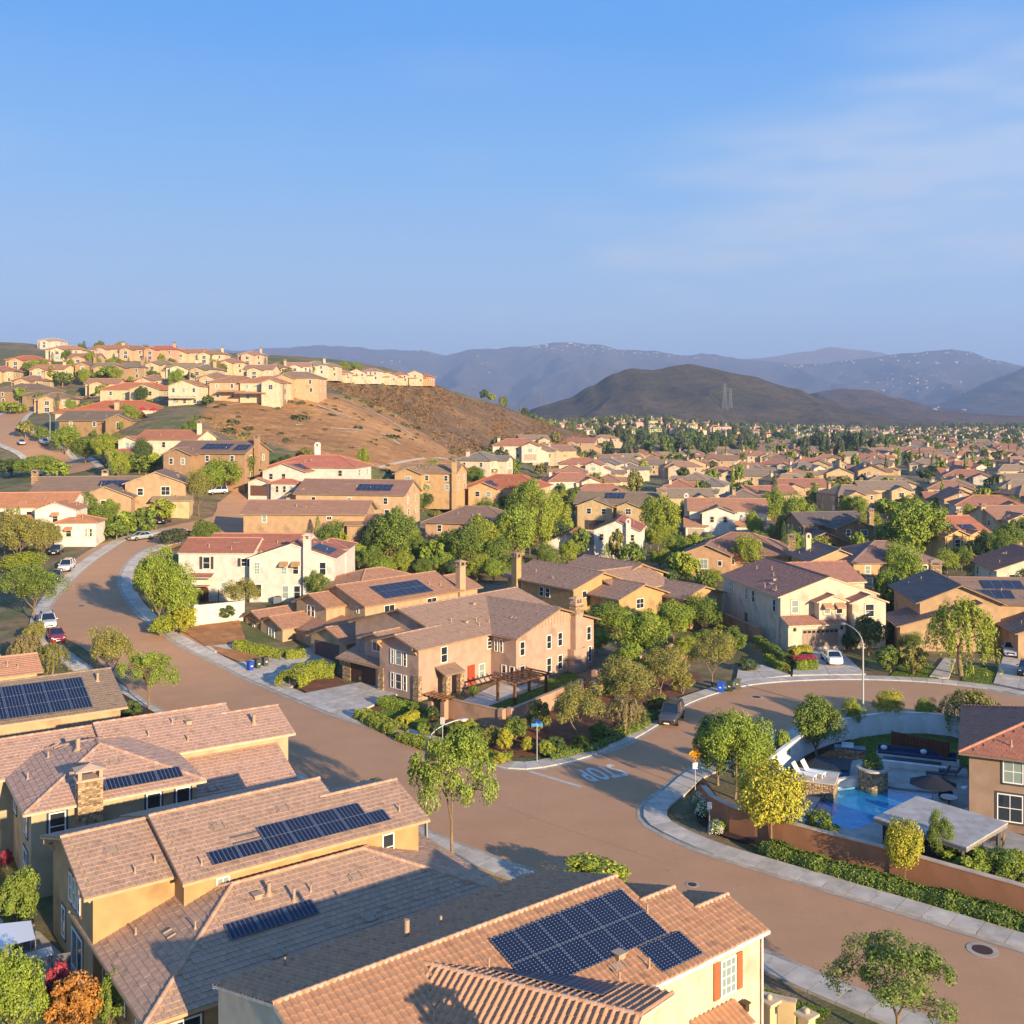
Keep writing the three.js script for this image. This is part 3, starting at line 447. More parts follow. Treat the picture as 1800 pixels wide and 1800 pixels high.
// a photovoltaic array lying on a roof plane: s, t of its lower left corner, columns x rows of modules
function solar(house, sl, s, t, cols, rows, mw = 1.05, mh = 1.6, skip = () => false) {
  const arr = new THREE.Group(); arr.name = 'solar_array'; house.add(arr); arr.matrixAutoUpdate = false;
  const B = basisOf(sl); B.setPosition(sl.pt(s, t, .16)); arr.matrix.copy(B); arr.matrix.decompose(arr.position, arr.quaternion, arr.scale); arr.matrixAutoUpdate = true;
  const rail = new MB(); for (let j = 0; j < rows; j++) for (const k of [.25, .75]) rail.box(0, -.09, -(j + k) * mh - .03, cols * mw, -.03, -(j + k) * mh + .03); part(arr, 'mounting_rail', rail.geo(), M.pvframe);
  const g = memo('pv' + mw + mh, () => { const m = new MB(); m.box(.012, -.03, -mh + .012, mw - .012, .008, -.012); return m.geo(); }), f = memo('pvf' + mw + mh, () => { const b = new THREE.PlaneGeometry(mw - .06, mh - .06); b.rotateX(-Math.PI / 2); b.translate(mw / 2, .013, -mh / 2); return b; });
  for (let j = 0; j < rows; j++) for (let i = 0; i < cols; i++) { if (skip(i, j)) continue; const m = part(arr, 'solar_module', g, M.pvframe); m.position.set(i * mw, 0, -j * mh); const q = shade(new THREE.Mesh(f, M.pv)); q.name = 'cells'; q.position.set(i * mw, 0, -j * mh); arr.add(q); }
  return arr;
}
const sides = { f: [0, (v, a) => V(v.u[0] + a, 0, -v.w[0])], b: [Math.PI, (v, a) => V(v.u[1] - a, 0, -v.w[1])], r: [Math.PI / 2, (v, a) => V(v.u[1], 0, -(v.w[0] + a))], l: [-Math.PI / 2, (v, a) => V(v.u[0], 0, -(v.w[1] - a))] };
const houses = [];
/* vols: {u,w,y,roof,pitch,ov,wall,base,win:[[side, along, sill, w, h, opts]],door:[...],stone} ; detail 3 tile by tile, 2 courses, 1 plain */
function house(name, label, o, vols) {
  const h = thing(name, label, 'house', o.group); h.position.set(o.x, o.y ?? T(o.x, o.d), -o.d); h.rotation.y = o.rot * Math.PI / 180;
  houses.push({ h, x: o.x, d: o.d, short: o.short || '', r: o.r || 10 });
  const det = o.detail ?? 2, kind = o.tile || 'flat', all = [], roofs = [], seed = Math.round(o.x * 7 + o.d * 13);
  h.planes = [];
  h.updateMatrixWorld(true);
  vols.forEach((v, vi) => {
    const [u0, u1] = v.u, [w0, w1] = v.w, [y0, y1] = v.y, pt = v.pitch ?? .33, yb = y0 - (v.base ?? o.base ?? .9), m = new MB();
    const gu = v.roof === 'gu', gw = v.roof === 'gw', top = y1 - .03, q = (u, y, w) => V(u, y, -w), apu = y1 + (w1 - w0) / 2 * pt - .05, apw = y1 + (u1 - u0) / 2 * pt - .05, mw = (w0 + w1) / 2, mu = (u0 + u1) / 2;
    let tf = top, tb = top, tl = [top, top], tr = [top, top];
    const shedTop = (len) => y1 + len * pt - .05;
    const F = [q(u0, yb, w0), q(u1, yb, w0)], B = [q(u1, yb, w1), q(u0, yb, w1)], R = [q(u1, yb, w0), q(u1, yb, w1)], Lf = [q(u0, yb, w1), q(u0, yb, w0)];
    const H = (u, w) => v.roof === 'sf' ? y1 + (w - w0) * pt - .05 : v.roof === 'sl' ? y1 + (u - u0) * pt - .05 : v.roof === 'sr' ? y1 + (u1 - u) * pt - .05 : top;
    m.poly(gw ? [...F, q(u1, top, w0), q(mu, apw, w0), q(u0, top, w0)] : [...F, q(u1, H(u1, w0), w0), q(u0, H(u0, w0), w0)], 0, vi);
    m.poly(gw ? [...B, q(u0, top, w1), q(mu, apw, w1), q(u1, top, w1)] : [...B, q(u0, H(u0, w1), w1), q(u1, H(u1, w1), w1)], 0, vi + 3);
    m.poly(gu ? [...R, q(u1, top, w1), q(u1, apu, mw), q(u1, top, w0)] : [...R, q(u1, H(u1, w1), w1), q(u1, H(u1, w0), w0)], 0, vi + 5);
    m.poly(gu ? [...Lf, q(u0, top, w0), q(u0, apu, mw), q(u0, top, w1)] : [...Lf, q(u0, H(u0, w0), w0), q(u0, H(u0, w1), w1)], 0, vi + 7);
    if (!v.open) part(h, 'wall', m.geo(), v.stone ? M.stone : stucco(v.wall || o.wall));
    const pl = roofPlanes(v); h.planes.push(pl);
    if (pl.length) {
      const s = new MB(), th = .13; for (const k of pl) { const A = [k.pt(k.a0, 0), k.pt(k.b0, 0), k.pt(k.b1, k.L), k.pt(k.a1, k.L)], Bt = A.map((p) => p.clone().addScaledVector(k.N, -th)); const tri = A[2].distanceTo(A[3]) < .02; const Au = tri ? A.slice(0, 3) : A, Bu = tri ? Bt.slice(0, 3) : Bt; s.poly(Au); s.poly([...Bu].reverse()); for (let i = 0; i < Au.length; i++) { const j = (i + 1) % Au.length; s.poly([Bu[i], Bu[j], Au[j], Au[i]]); } }
      const rhex = v.roofc || o.roof, rt = v.det ?? det;
      const roof = part(h, 'roof', s.geo(), rt === 1 ? memo('rf' + rhex, () => new THREE.MeshStandardMaterial({ color: C(rhex), roughness: .9, map: rep(grainT, 4) })) : paint(o.fascia || '#b9a58c')); roofs.push(roof);
      if (rt === 2) {                                            // overlapping courses, one strip each
        const c = new MB(true), th2 = .38; for (const k of pl) { const n = Math.ceil(k.L / th2); for (let j = 0; j < n; j++) { const t0 = j * th2 - (j ? 0 : .04), t1 = Math.min(k.L, (j + 1) * th2 + .03), f0 = Math.max(0, t0) / k.L, f1 = t1 / k.L, a0 = lerp(k.a0, k.a1, f0) - .03, b0 = lerp(k.b0, k.b1, f0) + .03, a1 = lerp(k.a0, k.a1, f1) - .03, b1 = lerp(k.b0, k.b1, f1) + .03, seg = Math.max(1, Math.round((b0 - a0) / 1.6));
          for (let i = 0; i < seg; i++) { const x0 = lerp(a0, b0, i / seg), x1 = lerp(a0, b0, (i + 1) / seg), X0 = lerp(a1, b1, i / seg), X1 = lerp(a1, b1, (i + 1) / seg), co = toneOf(rhex, seed, j * 31 + i * 7, .12); c.poly([k.pt(x0, t0, .075), k.pt(x1, t0, .075), k.pt(X1, t1, .014), k.pt(X0, t1, .014)], co, i + j); c.poly([k.pt(x0, t0, .004), k.pt(x1, t0, .004), k.pt(x1, t0, .075), k.pt(x0, t0, .075)], co); } } }
        part(roof, 'tile_courses', c.geo(), tileMat).userData.kind = 'stuff';
        pl.slice(0, 2).forEach((k, n) => { const wd = k.b0 - k.a0; if (k.L > 3.2 && wd > 6) { const q = (i) => hash(seed, vi * 9 + n * 3 + i, 4); vent(h, k, k.a0 + wd * (.3 + .4 * q(1)), k.L * (.35 + .3 * q(2)), .5, .07); vent(h, k, k.a0 + wd * (.25 + .5 * q(3)), k.L * (.2 + .3 * q(4)), .4, .06); ventPlate(h, k, k.a0 + wd * (.3 + .4 * q(5)), k.L * (.4 + .3 * q(6))); } });
      }
      if (rt === 3) for (const k of pl) { const bm = basisOf(k); for (const t of tilesOf(k, kind)) all.push({ ...t, k2: k, bm, roof, rhex, pos: k.pt(t.s + (t.off && !t.edge ? t.off * .335 : 0), t.t, 0) }); }
      const caps = capLines(v); let lot = null;
      for (const [a, b] of caps) {
        const L = a.distanceTo(b), d = V().subVectors(b, a).normalize();
        if (rt === 3) { const n = Math.round(L / .38), qn = new THREE.Quaternion().setFromRotationMatrix(new THREE.Matrix4().lookAt(b, a, V(0, 1, 0))); for (let i = 0; i < n; i++) { const cp = part(roof, 'ridge_tile', capGeo, plain(i % 3 ? o.cap || rhex : rhex, .9)); cp.position.copy(a).addScaledVector(d, (i + .5) * L / n); cp.quaternion.copy(qn); } }
        else (lot ??= new MB()).bar(V(a.x, a.y + .04, a.z), V(b.x, b.y + .04, b.z), .26, .16);
      }
      if (lot) part(roof, 'ridge_cap', lot.geo(), plain(o.cap || rhex, .9));
      // fascia gutters along the eaves
      if (rt === 3 && !v.nogut) for (const k of pl) { const gm = new MB(); gm.bar(k.pt(k.a0, -.03, -.07), k.pt(k.b0, -.03, -.07), .1, .16); part(roof, 'gutter', gm.geo(), paint(o.gut || o.fascia || '#b9a58c')); }
    }
    for (const [sd, a, sill, w, hh, op] of v.win || []) { const [rot, f] = sides[sd], p = f(v, a); p.y = sill; addWindow(h, p, rot, w, hh, { frame: o.frame, sur: o.sur, ...op }); }
    for (const [sd, a, w, hh, hex, lites, by] of v.garage || []) { const [rot, f] = sides[sd], p = f(v, a); p.y = by ?? y0; garageDoor(h, p, rot, w, hh, hex, lites); }
    for (const [sd, a, w, hh, hex] of v.door || []) { const [rot, f] = sides[sd], p = f(v, a); p.y = y0; const dd = part(h, 'door', memo('door' + w + hh, () => new MB().box(-w / 2, 0, 0, w / 2, hh, .05).box(-w / 2 + .12, .15, .05, w / 2 - .12, hh / 2 - .1, .07).box(-w / 2 + .12, hh / 2 + .05, .05, w / 2 - .12, hh - .15, .07).geo()), paint(hex)); dd.position.copy(p); dd.rotation.y = rot; }
  });
  if (all.length) {                                             // single tiles: the nearest 300 as pieces, the rest joined
    const eye = h.worldToLocal(V(0, EYE, 0)), keep = o.pieces ?? 0;
    for (const t of all) t.q = (t.k2.N.dot(V().subVectors(eye, t.pos).normalize())) / t.pos.distanceTo(eye);
    const inView = (t) => { const p = h.localToWorld(t.pos.clone()), px = 900 + p.x / -p.z * FOC, py = HOR + (EYE - p.y) / -p.z * FOC; return px > 0 && px < 1800 && py > 0 && py < 1800; };
    const order = keep ? all.filter((t) => t.w > .9 && t.end > .9 && inView(t)).sort((a, b) => b.q - a.q).slice(0, keep) : [], pick = new Set(order), unit = tileUnit[kind], up = unit.attributes.position, un = unit.attributes.normal, uu = unit.attributes.uv, ui = unit.index.array, byRoof = new Map();
    const mtx = new THREE.Matrix4(), v3 = V(), n3 = V();
    for (const t of all) {
      const jy = (hash(t.k, seed, 3) - .5) * .016, rz = (hash(t.k, seed, 4) - .5) * .035;
      mtx.copy(t.bm).multiply(new THREE.Matrix4().makeRotationZ(rz)).scale(V(t.w * .985, 1, t.end)); mtx.setPosition(t.pos.clone().addScaledVector(t.k2.N, jy + .01));
      if (pick.has(t)) { const co = toneOf(t.rhex, seed, Math.floor(hash(t.k, seed, 9) * 5)), m = part(t.roof, 'roof_tile', unit, memo('tm' + co.map((z) => z.toFixed(3)), () => new THREE.MeshStandardMaterial({ color: new THREE.Color().setRGB(...co), roughness: .88, map: rep(grainT, 1.7), bumpMap: rep(grainB, .5), bumpScale: .003 }))); mtx.decompose(m.position, m.quaternion, m.scale); continue; }
      if (!byRoof.has(t.roof)) byRoof.set(t.roof, { p: [], n: [], u: [], c: [], i: [] });
      const r = byRoof.get(t.roof), b = r.p.length / 3, co = toneOf(t.rhex, seed, Math.floor(hash(t.k, seed, 9) * 5));
      for (let i = 0; i < up.count; i++) { v3.fromBufferAttribute(up, i).applyMatrix4(mtx); n3.fromBufferAttribute(un, i).transformDirection(mtx); r.p.push(v3.x, v3.y, v3.z); r.n.push(n3.x, n3.y, n3.z); r.u.push(uu.getX(i) + t.s, uu.getY(i) + t.t); r.c.push(...co); }
      for (const i of ui) r.i.push(b + i);
    }
    for (const [roof, r] of byRoof) { const g = new THREE.BufferGeometry(); g.setAttribute('position', new THREE.Float32BufferAttribute(r.p, 3)); g.setAttribute('normal', new THREE.Float32BufferAttribute(r.n, 3)); g.setAttribute('uv', new THREE.Float32BufferAttribute(r.u, 2)); g.setAttribute('color', new THREE.Float32BufferAttribute(r.c, 3)); g.setIndex(r.i); part(roof, 'tile_field', g, tileMat).userData.kind = 'stuff'; }
  }
  return h;
}
function chimney(h, u, w, y0, y1, sx, sz, mat, capHex = '#a8907a', style = 'box') {
  if (y0 <= 0) y0 -= 4; const m = new MB(), c = part(h, 'chimney', m.box(u - sx / 2, y0, -w - sz / 2, u + sx / 2, y1, -w + sz / 2).geo(), mat);
  const k = new MB();
  if (style === 'arch') { const s = new THREE.Shape(); s.moveTo(-sx / 2 - .06, 0); s.lineTo(sx / 2 + .06, 0); s.lineTo(sx / 2 + .06, .5); s.absarc(0, .5, sx / 2 + .06, 0, Math.PI); s.closePath(); const hole = new THREE.Path(); hole.moveTo(-sx * .26, .1); hole.lineTo(-sx * .26, .5); hole.absarc(0, .5, sx * .26, Math.PI, 0, true); hole.lineTo(sx * .26, .1); s.holes.push(hole); const g = new THREE.ExtrudeGeometry(s, { depth: sz, bevelEnabled: false, curveSegments: 10 }); g.translate(u, y1, -w - sz / 2); part(c, 'chimney_cap', g, mat); }
  else { k.box(u - sx / 2 - .1, y1, -w - sz / 2 - .1, u + sx / 2 + .1, y1 + .14, -w + sz / 2 + .1); for (const [a, b] of [[-1, -1], [1, -1], [1, 1], [-1, 1]]) k.box(u + a * (sx / 2 - .12) - .11, y1 + .14, -w + b * (sz / 2 - .12) - .11, u + a * (sx / 2 - .12) + .11, y1 + .62, -w + b * (sz / 2 - .12) + .11); const A = V(u, y1 + .98, -w), q = [[-1, 1], [1, 1], [1, -1], [-1, -1]].map(([a, b]) => V(u + a * (sx / 2 + .15), y1 + .70, -w + b * (sz / 2 + .15))); k.box(u - sx / 2 - .15, y1 + .62, -w - sz / 2 - .15, u + sx / 2 + .15, y1 + .70, -w + sz / 2 + .15); for (let i = 0; i < 4; i++) k.poly([q[i], q[(i + 1) % 4], A]); part(c, 'chimney_cap', k.geo(), stucco(capHex)); }
  return c;
}
function vent(h, sl, s, t, hh = .45, r = .05, box = false) {
  const p = sl.pt(s, t, .03), m = new MB(); if (box) { m.box(p.x - .2, p.y, p.z - .2, p.x + .2, p.y + .22, p.z + .2); m.box(p.x - .26, p.y + .22, p.z - .26, p.x + .26, p.y + .28, p.z + .26); } else { m.tube(V(p.x, p.y - .05, p.z), V(p.x, p.y + hh, p.z), r, r, 8); m.tube(V(p.x, p.y - .1, p.z), V(p.x, p.y + .12, p.z), r * 2.6, r * 1.2, 8); }
  part(h, box ? 'roof_vent' : 'vent_pipe', m.geo(), paint('#b59a80'));
}
function ventPlate(h, sl, s, t) { const m = new MB(), g = [sl.pt(s - .45, t - .2, .1), sl.pt(s + .45, t - .2, .1), sl.pt(s + .45, t + .25, .09), sl.pt(s - .45, t + .25, .09)]; m.poly(g); m.bar(sl.pt(s - .3, t - .2, .13), sl.pt(s - .3, t + .25, .12), .08, .06); m.bar(sl.pt(s + .3, t - .2, .13), sl.pt(s + .3, t + .25, .12), .08, .06); part(h, 'roof_vent', m.geo(), paint('#b0967c')); }
// ------------------------------------------------------------------ the houses in the foreground
const W1 = '#e2cfb0', RT = '#c08a66';
let tiledHouse;
{ // tiled house at the bottom of the view
  const h = tiledHouse = house('tiled_house', 'large cream house with orange barrel-tile roofs and two solar arrays at the bottom edge', { x: 4.5, d: 44.2, rot: 38, wall: W1, roof: '#c4946f', cap: '#cba385', fascia: '#e9dcc4', gut: '#efe6d6', frame: '#f2efe8', detail: 3, tile: 'barrel', pieces: 300, r: 12, short: 'the cream barrel-tiled house' }, [
    { u: [-13, 5], w: [0, 11], y: [0, 5.7], roof: 'gu', pitch: .3, ov: .35, oe: .1, base: 2, win: [['f', 14.6, 3.7, .9, 1.1, { c: 3, r: 2, shut: '#b5673f' }]] },
    { u: [5, 7.2], w: [.02, 7.4], y: [0, 5.72], roof: 'gu', pitch: .3, ov: .35, oe: .08, base: 2 },
    { u: [7.2, 9.4], w: [.04, 4.4], y: [0, 5.74], roof: 'gu', pitch: .3, ov: .35, oe: .1, base: 2, win: [] },
  ]);
  addWindow(h, V(6.9, 3.35, -.0), 0, 1.05, 1.7, { c: 3, r: 4, frame: '#f4f1ea', shut: '#b5673f' });
  const p0 = h.planes[0][0], p1 = h.planes[1][0];
  solar(h, p0, 9.6, 1.95, 6, 2, 1.32, 1.62);
  solar(h, p0, 15.5, .3, 2, 1, 1.32, 1.58);
  for (const [s, t, hh, r] of [[7.5, 3.3, .7, .07], [8.7, 3.9, .5, .05], [13.5, .9, .4, .05], [15.2, .8, .5, .05], [17.6, 3.4, .5, .05]]) vent(h, p0, s, t, hh, r);
  vent(h, h.planes[0][1], 10.5, 3.6, .8, .13); vent(h, h.planes[0][1], 8.6, 3.5, .4, .07); vent(h, h.planes[0][1], 15.3, 1.2, .4, .05); ventPlate(h, p0, 14, 1.5); ventPlate(h, h.planes[0][1], 4, 2); ventPlate(h, p0, 9, 1.6); vent(h, p0, 14.4, 1.9, .3, .1, true);
  // tiled porch hood, downpipe, wall lamp
  const hood = house('porch_hood', 'x', { x: 0, d: 0, rot: 0, wall: W1, roof: '#c4946f', fascia: '#e9dcc4', detail: 3, tile: 'barrel' }, [{ u: [4.4, 7.2], w: [-1.15, -.02], y: [2.5, 2.52], base: .05, roof: 'sf', pitch: .42, ov: .1, oe: .12 }]);
  houses.pop(); scene.remove(hood); hood.position.set(0, 0, 0); hood.rotation.set(0, 0, 0); hood.name = 'porch_hood'; hood.userData = {}; h.add(hood);
  for (const k of [...hood.children]) { h.add(k); k.name = k.name === 'roof' ? 'porch_hood' : k.name; } h.remove(hood);
  const pipe = new MB(); pipe.tube(V(9.28, .2, .07), V(9.28, 5.5, .07), .055, .055, 8); pipe.tube(V(9.28, 5.45, .07), V(9.28, 5.62, .33), .055, .055, 8); part(h, 'downpipe', pipe.geo(), paint('#efe6d6'));
  const lamp = new MB(); lamp.box(7.75, 2.5, .02, 7.95, 2.6, .12); lamp.box(7.72, 2.35, .12, 7.98, 2.72, .36); lamp.box(7.66, 2.72, .06, 8.04, 2.78, .42); part(h, 'wall_lamp', lamp.geo(), plain('#4a3524', .6));
  const aw = new MB(); aw.poly([V(4.8, 1.7, 1.5), V(6.9, 1.7, 1.5), V(6.9, 2.25, .1), V(4.8, 2.25, .1)]); const a = part(h, 'awning', aw.geo(), paint('#bf8f62')); a.material.side = THREE.DoubleSide;
}
{ // its forward wing
  const A = { x: -1.96, d: 44.5 }, rot = -24, h = house('tiled_wing', 'barrel-tiled front wing in the bottom centre, its far slope carrying shaded solar panels', { x: A.x, d: A.d, rot, wall: W1, roof: '#c4946f', cap: '#cba385', fascia: '#e9dcc4', gut: '#efe6d6', detail: 3, tile: 'barrel', pieces: 220, r: 8, short: 'the barrel-tiled wing', y: 0 }, [
    { u: [-1.2, 8], w: [-5.4, 3], y: [0, 5.75], roof: 'gu', pitch: .32, ov: .4, oe: .12, base: 2 },
  ]);
  solar(h, h.planes[0][1], 1.9, 1.5, 3, 2, 1.62, 1.1);
  chimney(h, 8, -7.5, 0, 8.6, 1.2, 1.2, stucco(W1));
  houses.pop(); scene.updateMatrixWorld(true); for (const c of [...h.children]) tiledHouse.attach(c); scene.remove(h);   // one building: the wing's parts belong to the house
}
{ // garden gate posts beside it
  for (const [px, py, l] of [[1352, 1800, 'cream stucco gate pier with ball finial beside the porch, left one'], [1418, 1826, 'cream stucco gate pier with ball finial nearest the street tree']]) {
    const q = flat(px, py + 25), t = thing('gate_pier', l, 'gate pier', 'stucco gate piers'); t.position.set(q.x, 0, -q.d); t.rotation.y = .66; const m = new MB().box(-.28, -.3, -.28, .28, 1.75, .28); part(t, 'shaft', m.geo(), stucco('#e3c996')); part(t, 'capstone', new MB().box(-.42, 1.75, -.42, .42, 1.88, .42).geo(), stucco('#d9c4a2')); const b = part(t, 'finial', new THREE.SphereGeometry(.15, 14, 10), stucco('#d9c4a2')); b.position.y = 1.98;
  }
  const q = flat(1318, 1795), t = thing('garden_wall', 'low cream stucco wall between the cream house and its gate pier', 'wall'); t.position.set(q.x, 0, -q.d); t.rotation.y = -.42; part(t, 'wall', new MB().box(0, -.3, -.14, 2.2, 1.45, .14).geo(), stucco('#e3c996')); part(t, 'coping', new MB().box(-.06, 1.45, -.2, 2.26, 1.53, .2).geo(), stucco('#d9c4a2'));
}
{ // yellow house, lower left
  const h = house('yellow_house', 'ochre yellow two-storey house at lower left with solar panels on both its roofs', { x: -21.5, d: 54, rot: 36, wall: '#c09d6c', roof: '#bd9a80', cap: '#b08d72', fascia: '#c4a57c', frame: '#f1eee6', sur: '#8c6f50', detail: 3, pieces: 300, r: 14, short: 'the ochre yellow house' }, [
    { u: [0, 4.4], w: [0, 8.7], y: [0, 5.7], roof: 'gu', pitch: .31, ov: .55, oe: .6, base: 2, win: [['l', 4.2, 3.4, .62, 1.55], ['l', 5.1, 3.4, .62, 1.55], ['l', 6, 3.4, .62, 1.55], ['l', 2.6, .8, .75, 1.7], ['l', 5.6, .1, 2.2, 2.1, { c: 2, r: 1 }]] },
    { u: [4.2, 14.2], w: [-1.5, 8.9], y: [0, 5.78], roof: 'gu', pitch: .31, ov: .5, oe: .25, base: 2, win: [['f', 2.1, 4.7, .75, .55, { c: 2, r: 1, sur: 0 }]] },
    { u: [14.2, 18.5], w: [-1.48, 5.6], y: [0, 5.76], roof: 'gu', pitch: .31, ov: .5, oe: .5, base: 2, win: [['f', 2.2, 3.6, .8, 1.6, { sur: 0 }]] },
    { u: [.5, 20.5], w: [-8.2, 4], y: [0, 2.95], roof: 'hip', pitch: .33, ov: .55, base: 2, win: [['l', 10.2, .8, .9, 1.4], ['l', 7.6, .8, .9, 1.4], ['l', 3.2, .3, 1.9, 2.1], ['f', 1.4, .6, 1.7, 1.6], ['f', 7, .8, 1.2, 1.4]] },
  ]);
  const [P0, P1, P2, P3] = h.planes;
  solar(h, P1[0], 3.2, .62, 5, 2, 1.62, 1.06, (i, j) => j === 1 && i === 0); solar(h, P2[0], -.75, .62, 2, 1, 1.62, 1.06);
  const s2 = solar(h, P1[0], 1.6, .62, 1, 1, 1.62, 1.06);
  solar(h, P3[0], 4.6, 3.2, 3, 1, 1.62, 1.06);
  for (const [p, s, t] of [[P0[0], 2.2, .9], [P0[0], 3.4, 1.4], [P1[0], 1.1, 1.0], [P2[0], 3.4, 1.3], [P3[3], 3.4, .9], [P3[3], 5.4, 1.9], [P3[3], 8, 4.2], [P3[0], 9.7, 4.9]]) vent(h, p, s, t, .4);
  vent(h, P3[0], 7.6, 5.6, .6, .12); vent(h, P3[0], 6.9, 5.5, .3, .1, true); vent(h, P3[0], 8.6, 4.6, .7, .09);
  for (const [p, s, t] of [[P3[0], 12.5, 5], [P3[0], 6.4, 1.5], [P3[0], 11.8, 1.9], [P3[3], 7.2, 3.1], [P0[0], 1.6, 3], [P1[0], 3, 3.6], [P1[0], 7, 3.9]]) ventPlate(h, p, s, t);
  // timber knee braces under the left gable
  for (const w of [.4, 8.3]) { const m = new MB(); m.bar(V(.02, 5.55, -w), V(-.62, 5.55, -w), .18, .24); m.bar(V(-.02, 4.9, -w), V(-.5, 5.45, -w), .12, .16); part(h, 'knee_brace', m.geo(), paint('#c9ac82')); }
}
{ // hipped house with the stone chimney, left
  const O = flat(55, 1420, 5.7), h = house('hipped_house', 'greige hip-roofed house at far left with a stone chimney and one row of solar panels', { x: O.x, d: O.d, rot: 33, wall: '#bfae8c', roof: '#c09c86', cap: '#ab8871', fascia: '#c9b79b', frame: '#efece4', sur: '#3f4a55', detail: 3, pieces: 120, r: 13, short: 'the greige hipped house' }, [
    { u: [0, 10.2], w: [0, 11.5], y: [0, 5.7], roof: 'hip', pitch: .34, ov: .5, base: 2, win: [['f', 1.5, 3.4, 1.0, 1.75], ['f', 7.4, 3.2, .95, 2.0], ['f', 9.3, 3.2, .95, 2.0], ['l', 9.6, 3.4, 1.2, 1.6], ['l', 5, 3.4, 1.2, 1.6], ['l', 9.4, .5, 1.6, 1.9], ['f', 5, .4, 1.6, 2]] },
    { u: [6.2, 15.4], w: [6.6, 15.6], y: [0, 5.74], roof: 'gu', pitch: .33, ov: .5, oe: .35, base: 2 },
    { u: [15.4, 19.2], w: [6.62, 13.2], y: [0, 5.72], roof: 'gu', pitch: .33, ov: .5, oe: .4, base: 2 },
    { u: [10.2, 18], w: [1.2, 6.6], y: [0, 3.0], roof: 'sf', pitch: .36, ov: .5, oe: .3, base: 2 },
    { u: [-6, 6.6], w: [7.6, 15.4], y: [0, 5.68], roof: 'gu', pitch: .33, ov: .5, base: 2 },
  ]);
  const P = h.planes; solar(h, P[0][0], 2.9, .65, 4, 1, 1.62, 1.15);
  chimney(h, 3.3, -.42, 2.2, 7.0, 1.5, .95, M.stone, '#c9ad92');
  for (const [p, s, t] of [[P[0][3], 2.4, 1.2], [P[0][3], 4.3, 2.8], [P[0][3], 6.5, 1.1], [P[1][0], 3, 2.6], [P[1][0], 5.5, 1.2], [P[1][0], 5, 3.7]]) vent(h, p, s, t, .45, .06);
  vent(h, P[0][3], 5.5, 4.6, .8, .16); vent(h, P[2][0], 1.6, 2.1, .7, .14); vent(h, P[1][0], 6.1, 3.3, .3, .1, true);
  for (const [p, s, t] of [[P[0][0], 5.6, 3.6], [P[1][0], 5.8, 4.2], [P[3][0], 2, 2.3], [P[0][3], 3, 3.6]]) ventPlate(h, p, s, t);
}
{ // solar-roofed house further left
  const h = house('solar_house', 'low-roofed brown house at the left edge with a large dark solar array', { x: -44, d: 83, rot: 33, wall: '#c9ac86', roof: '#97826c', cap: '#8a7562', fascia: '#b9a184', detail: 3, r: 12, short: 'the left-edge solar house', y: 0 }, [
    { u: [-6, 12.6], w: [0, 12], y: [0, 5.3], roof: 'gu', pitch: .3, ov: .5, base: 2 },
    { u: [-8, 3], w: [10, 20], y: [0, 5.2], roof: 'hip', pitch: .3, ov: .5, base: 2 },
  ]);
  solar(h, h.planes[0][0], 8.3, .55, 5, 3, 1.62, 1.72, (i, j) => j === 0 && i < 2); solar(h, h.planes[0][0], 8.3, .55, 2, 1, 1.62, 1.72);
  vent(h, h.planes[0][0], 17.6, 4.9, .7, .12);
}
house('far_left_house', 'plain tan gabled house at the left edge beside the parked red car', { x: -63, d: 106, rot: 33, wall: '#d8b48a', roof: '#c09274', detail: 2, r: 9, short: 'the far-left tan house', y: .3 }, [
  { u: [-4, 8], w: [0, 9], y: [0, 5.0], roof: 'gu', pitch: .33, base: 2 }, { u: [8, 13.5], w: [-3, 3.5], y: [0, 2.9], roof: 'gu', pitch: .33, base: 2 }, { u: [0, 8], w: [-6, 0], y: [0, 4.6], roof: 'gw', pitch: .33, base: 2 }]);

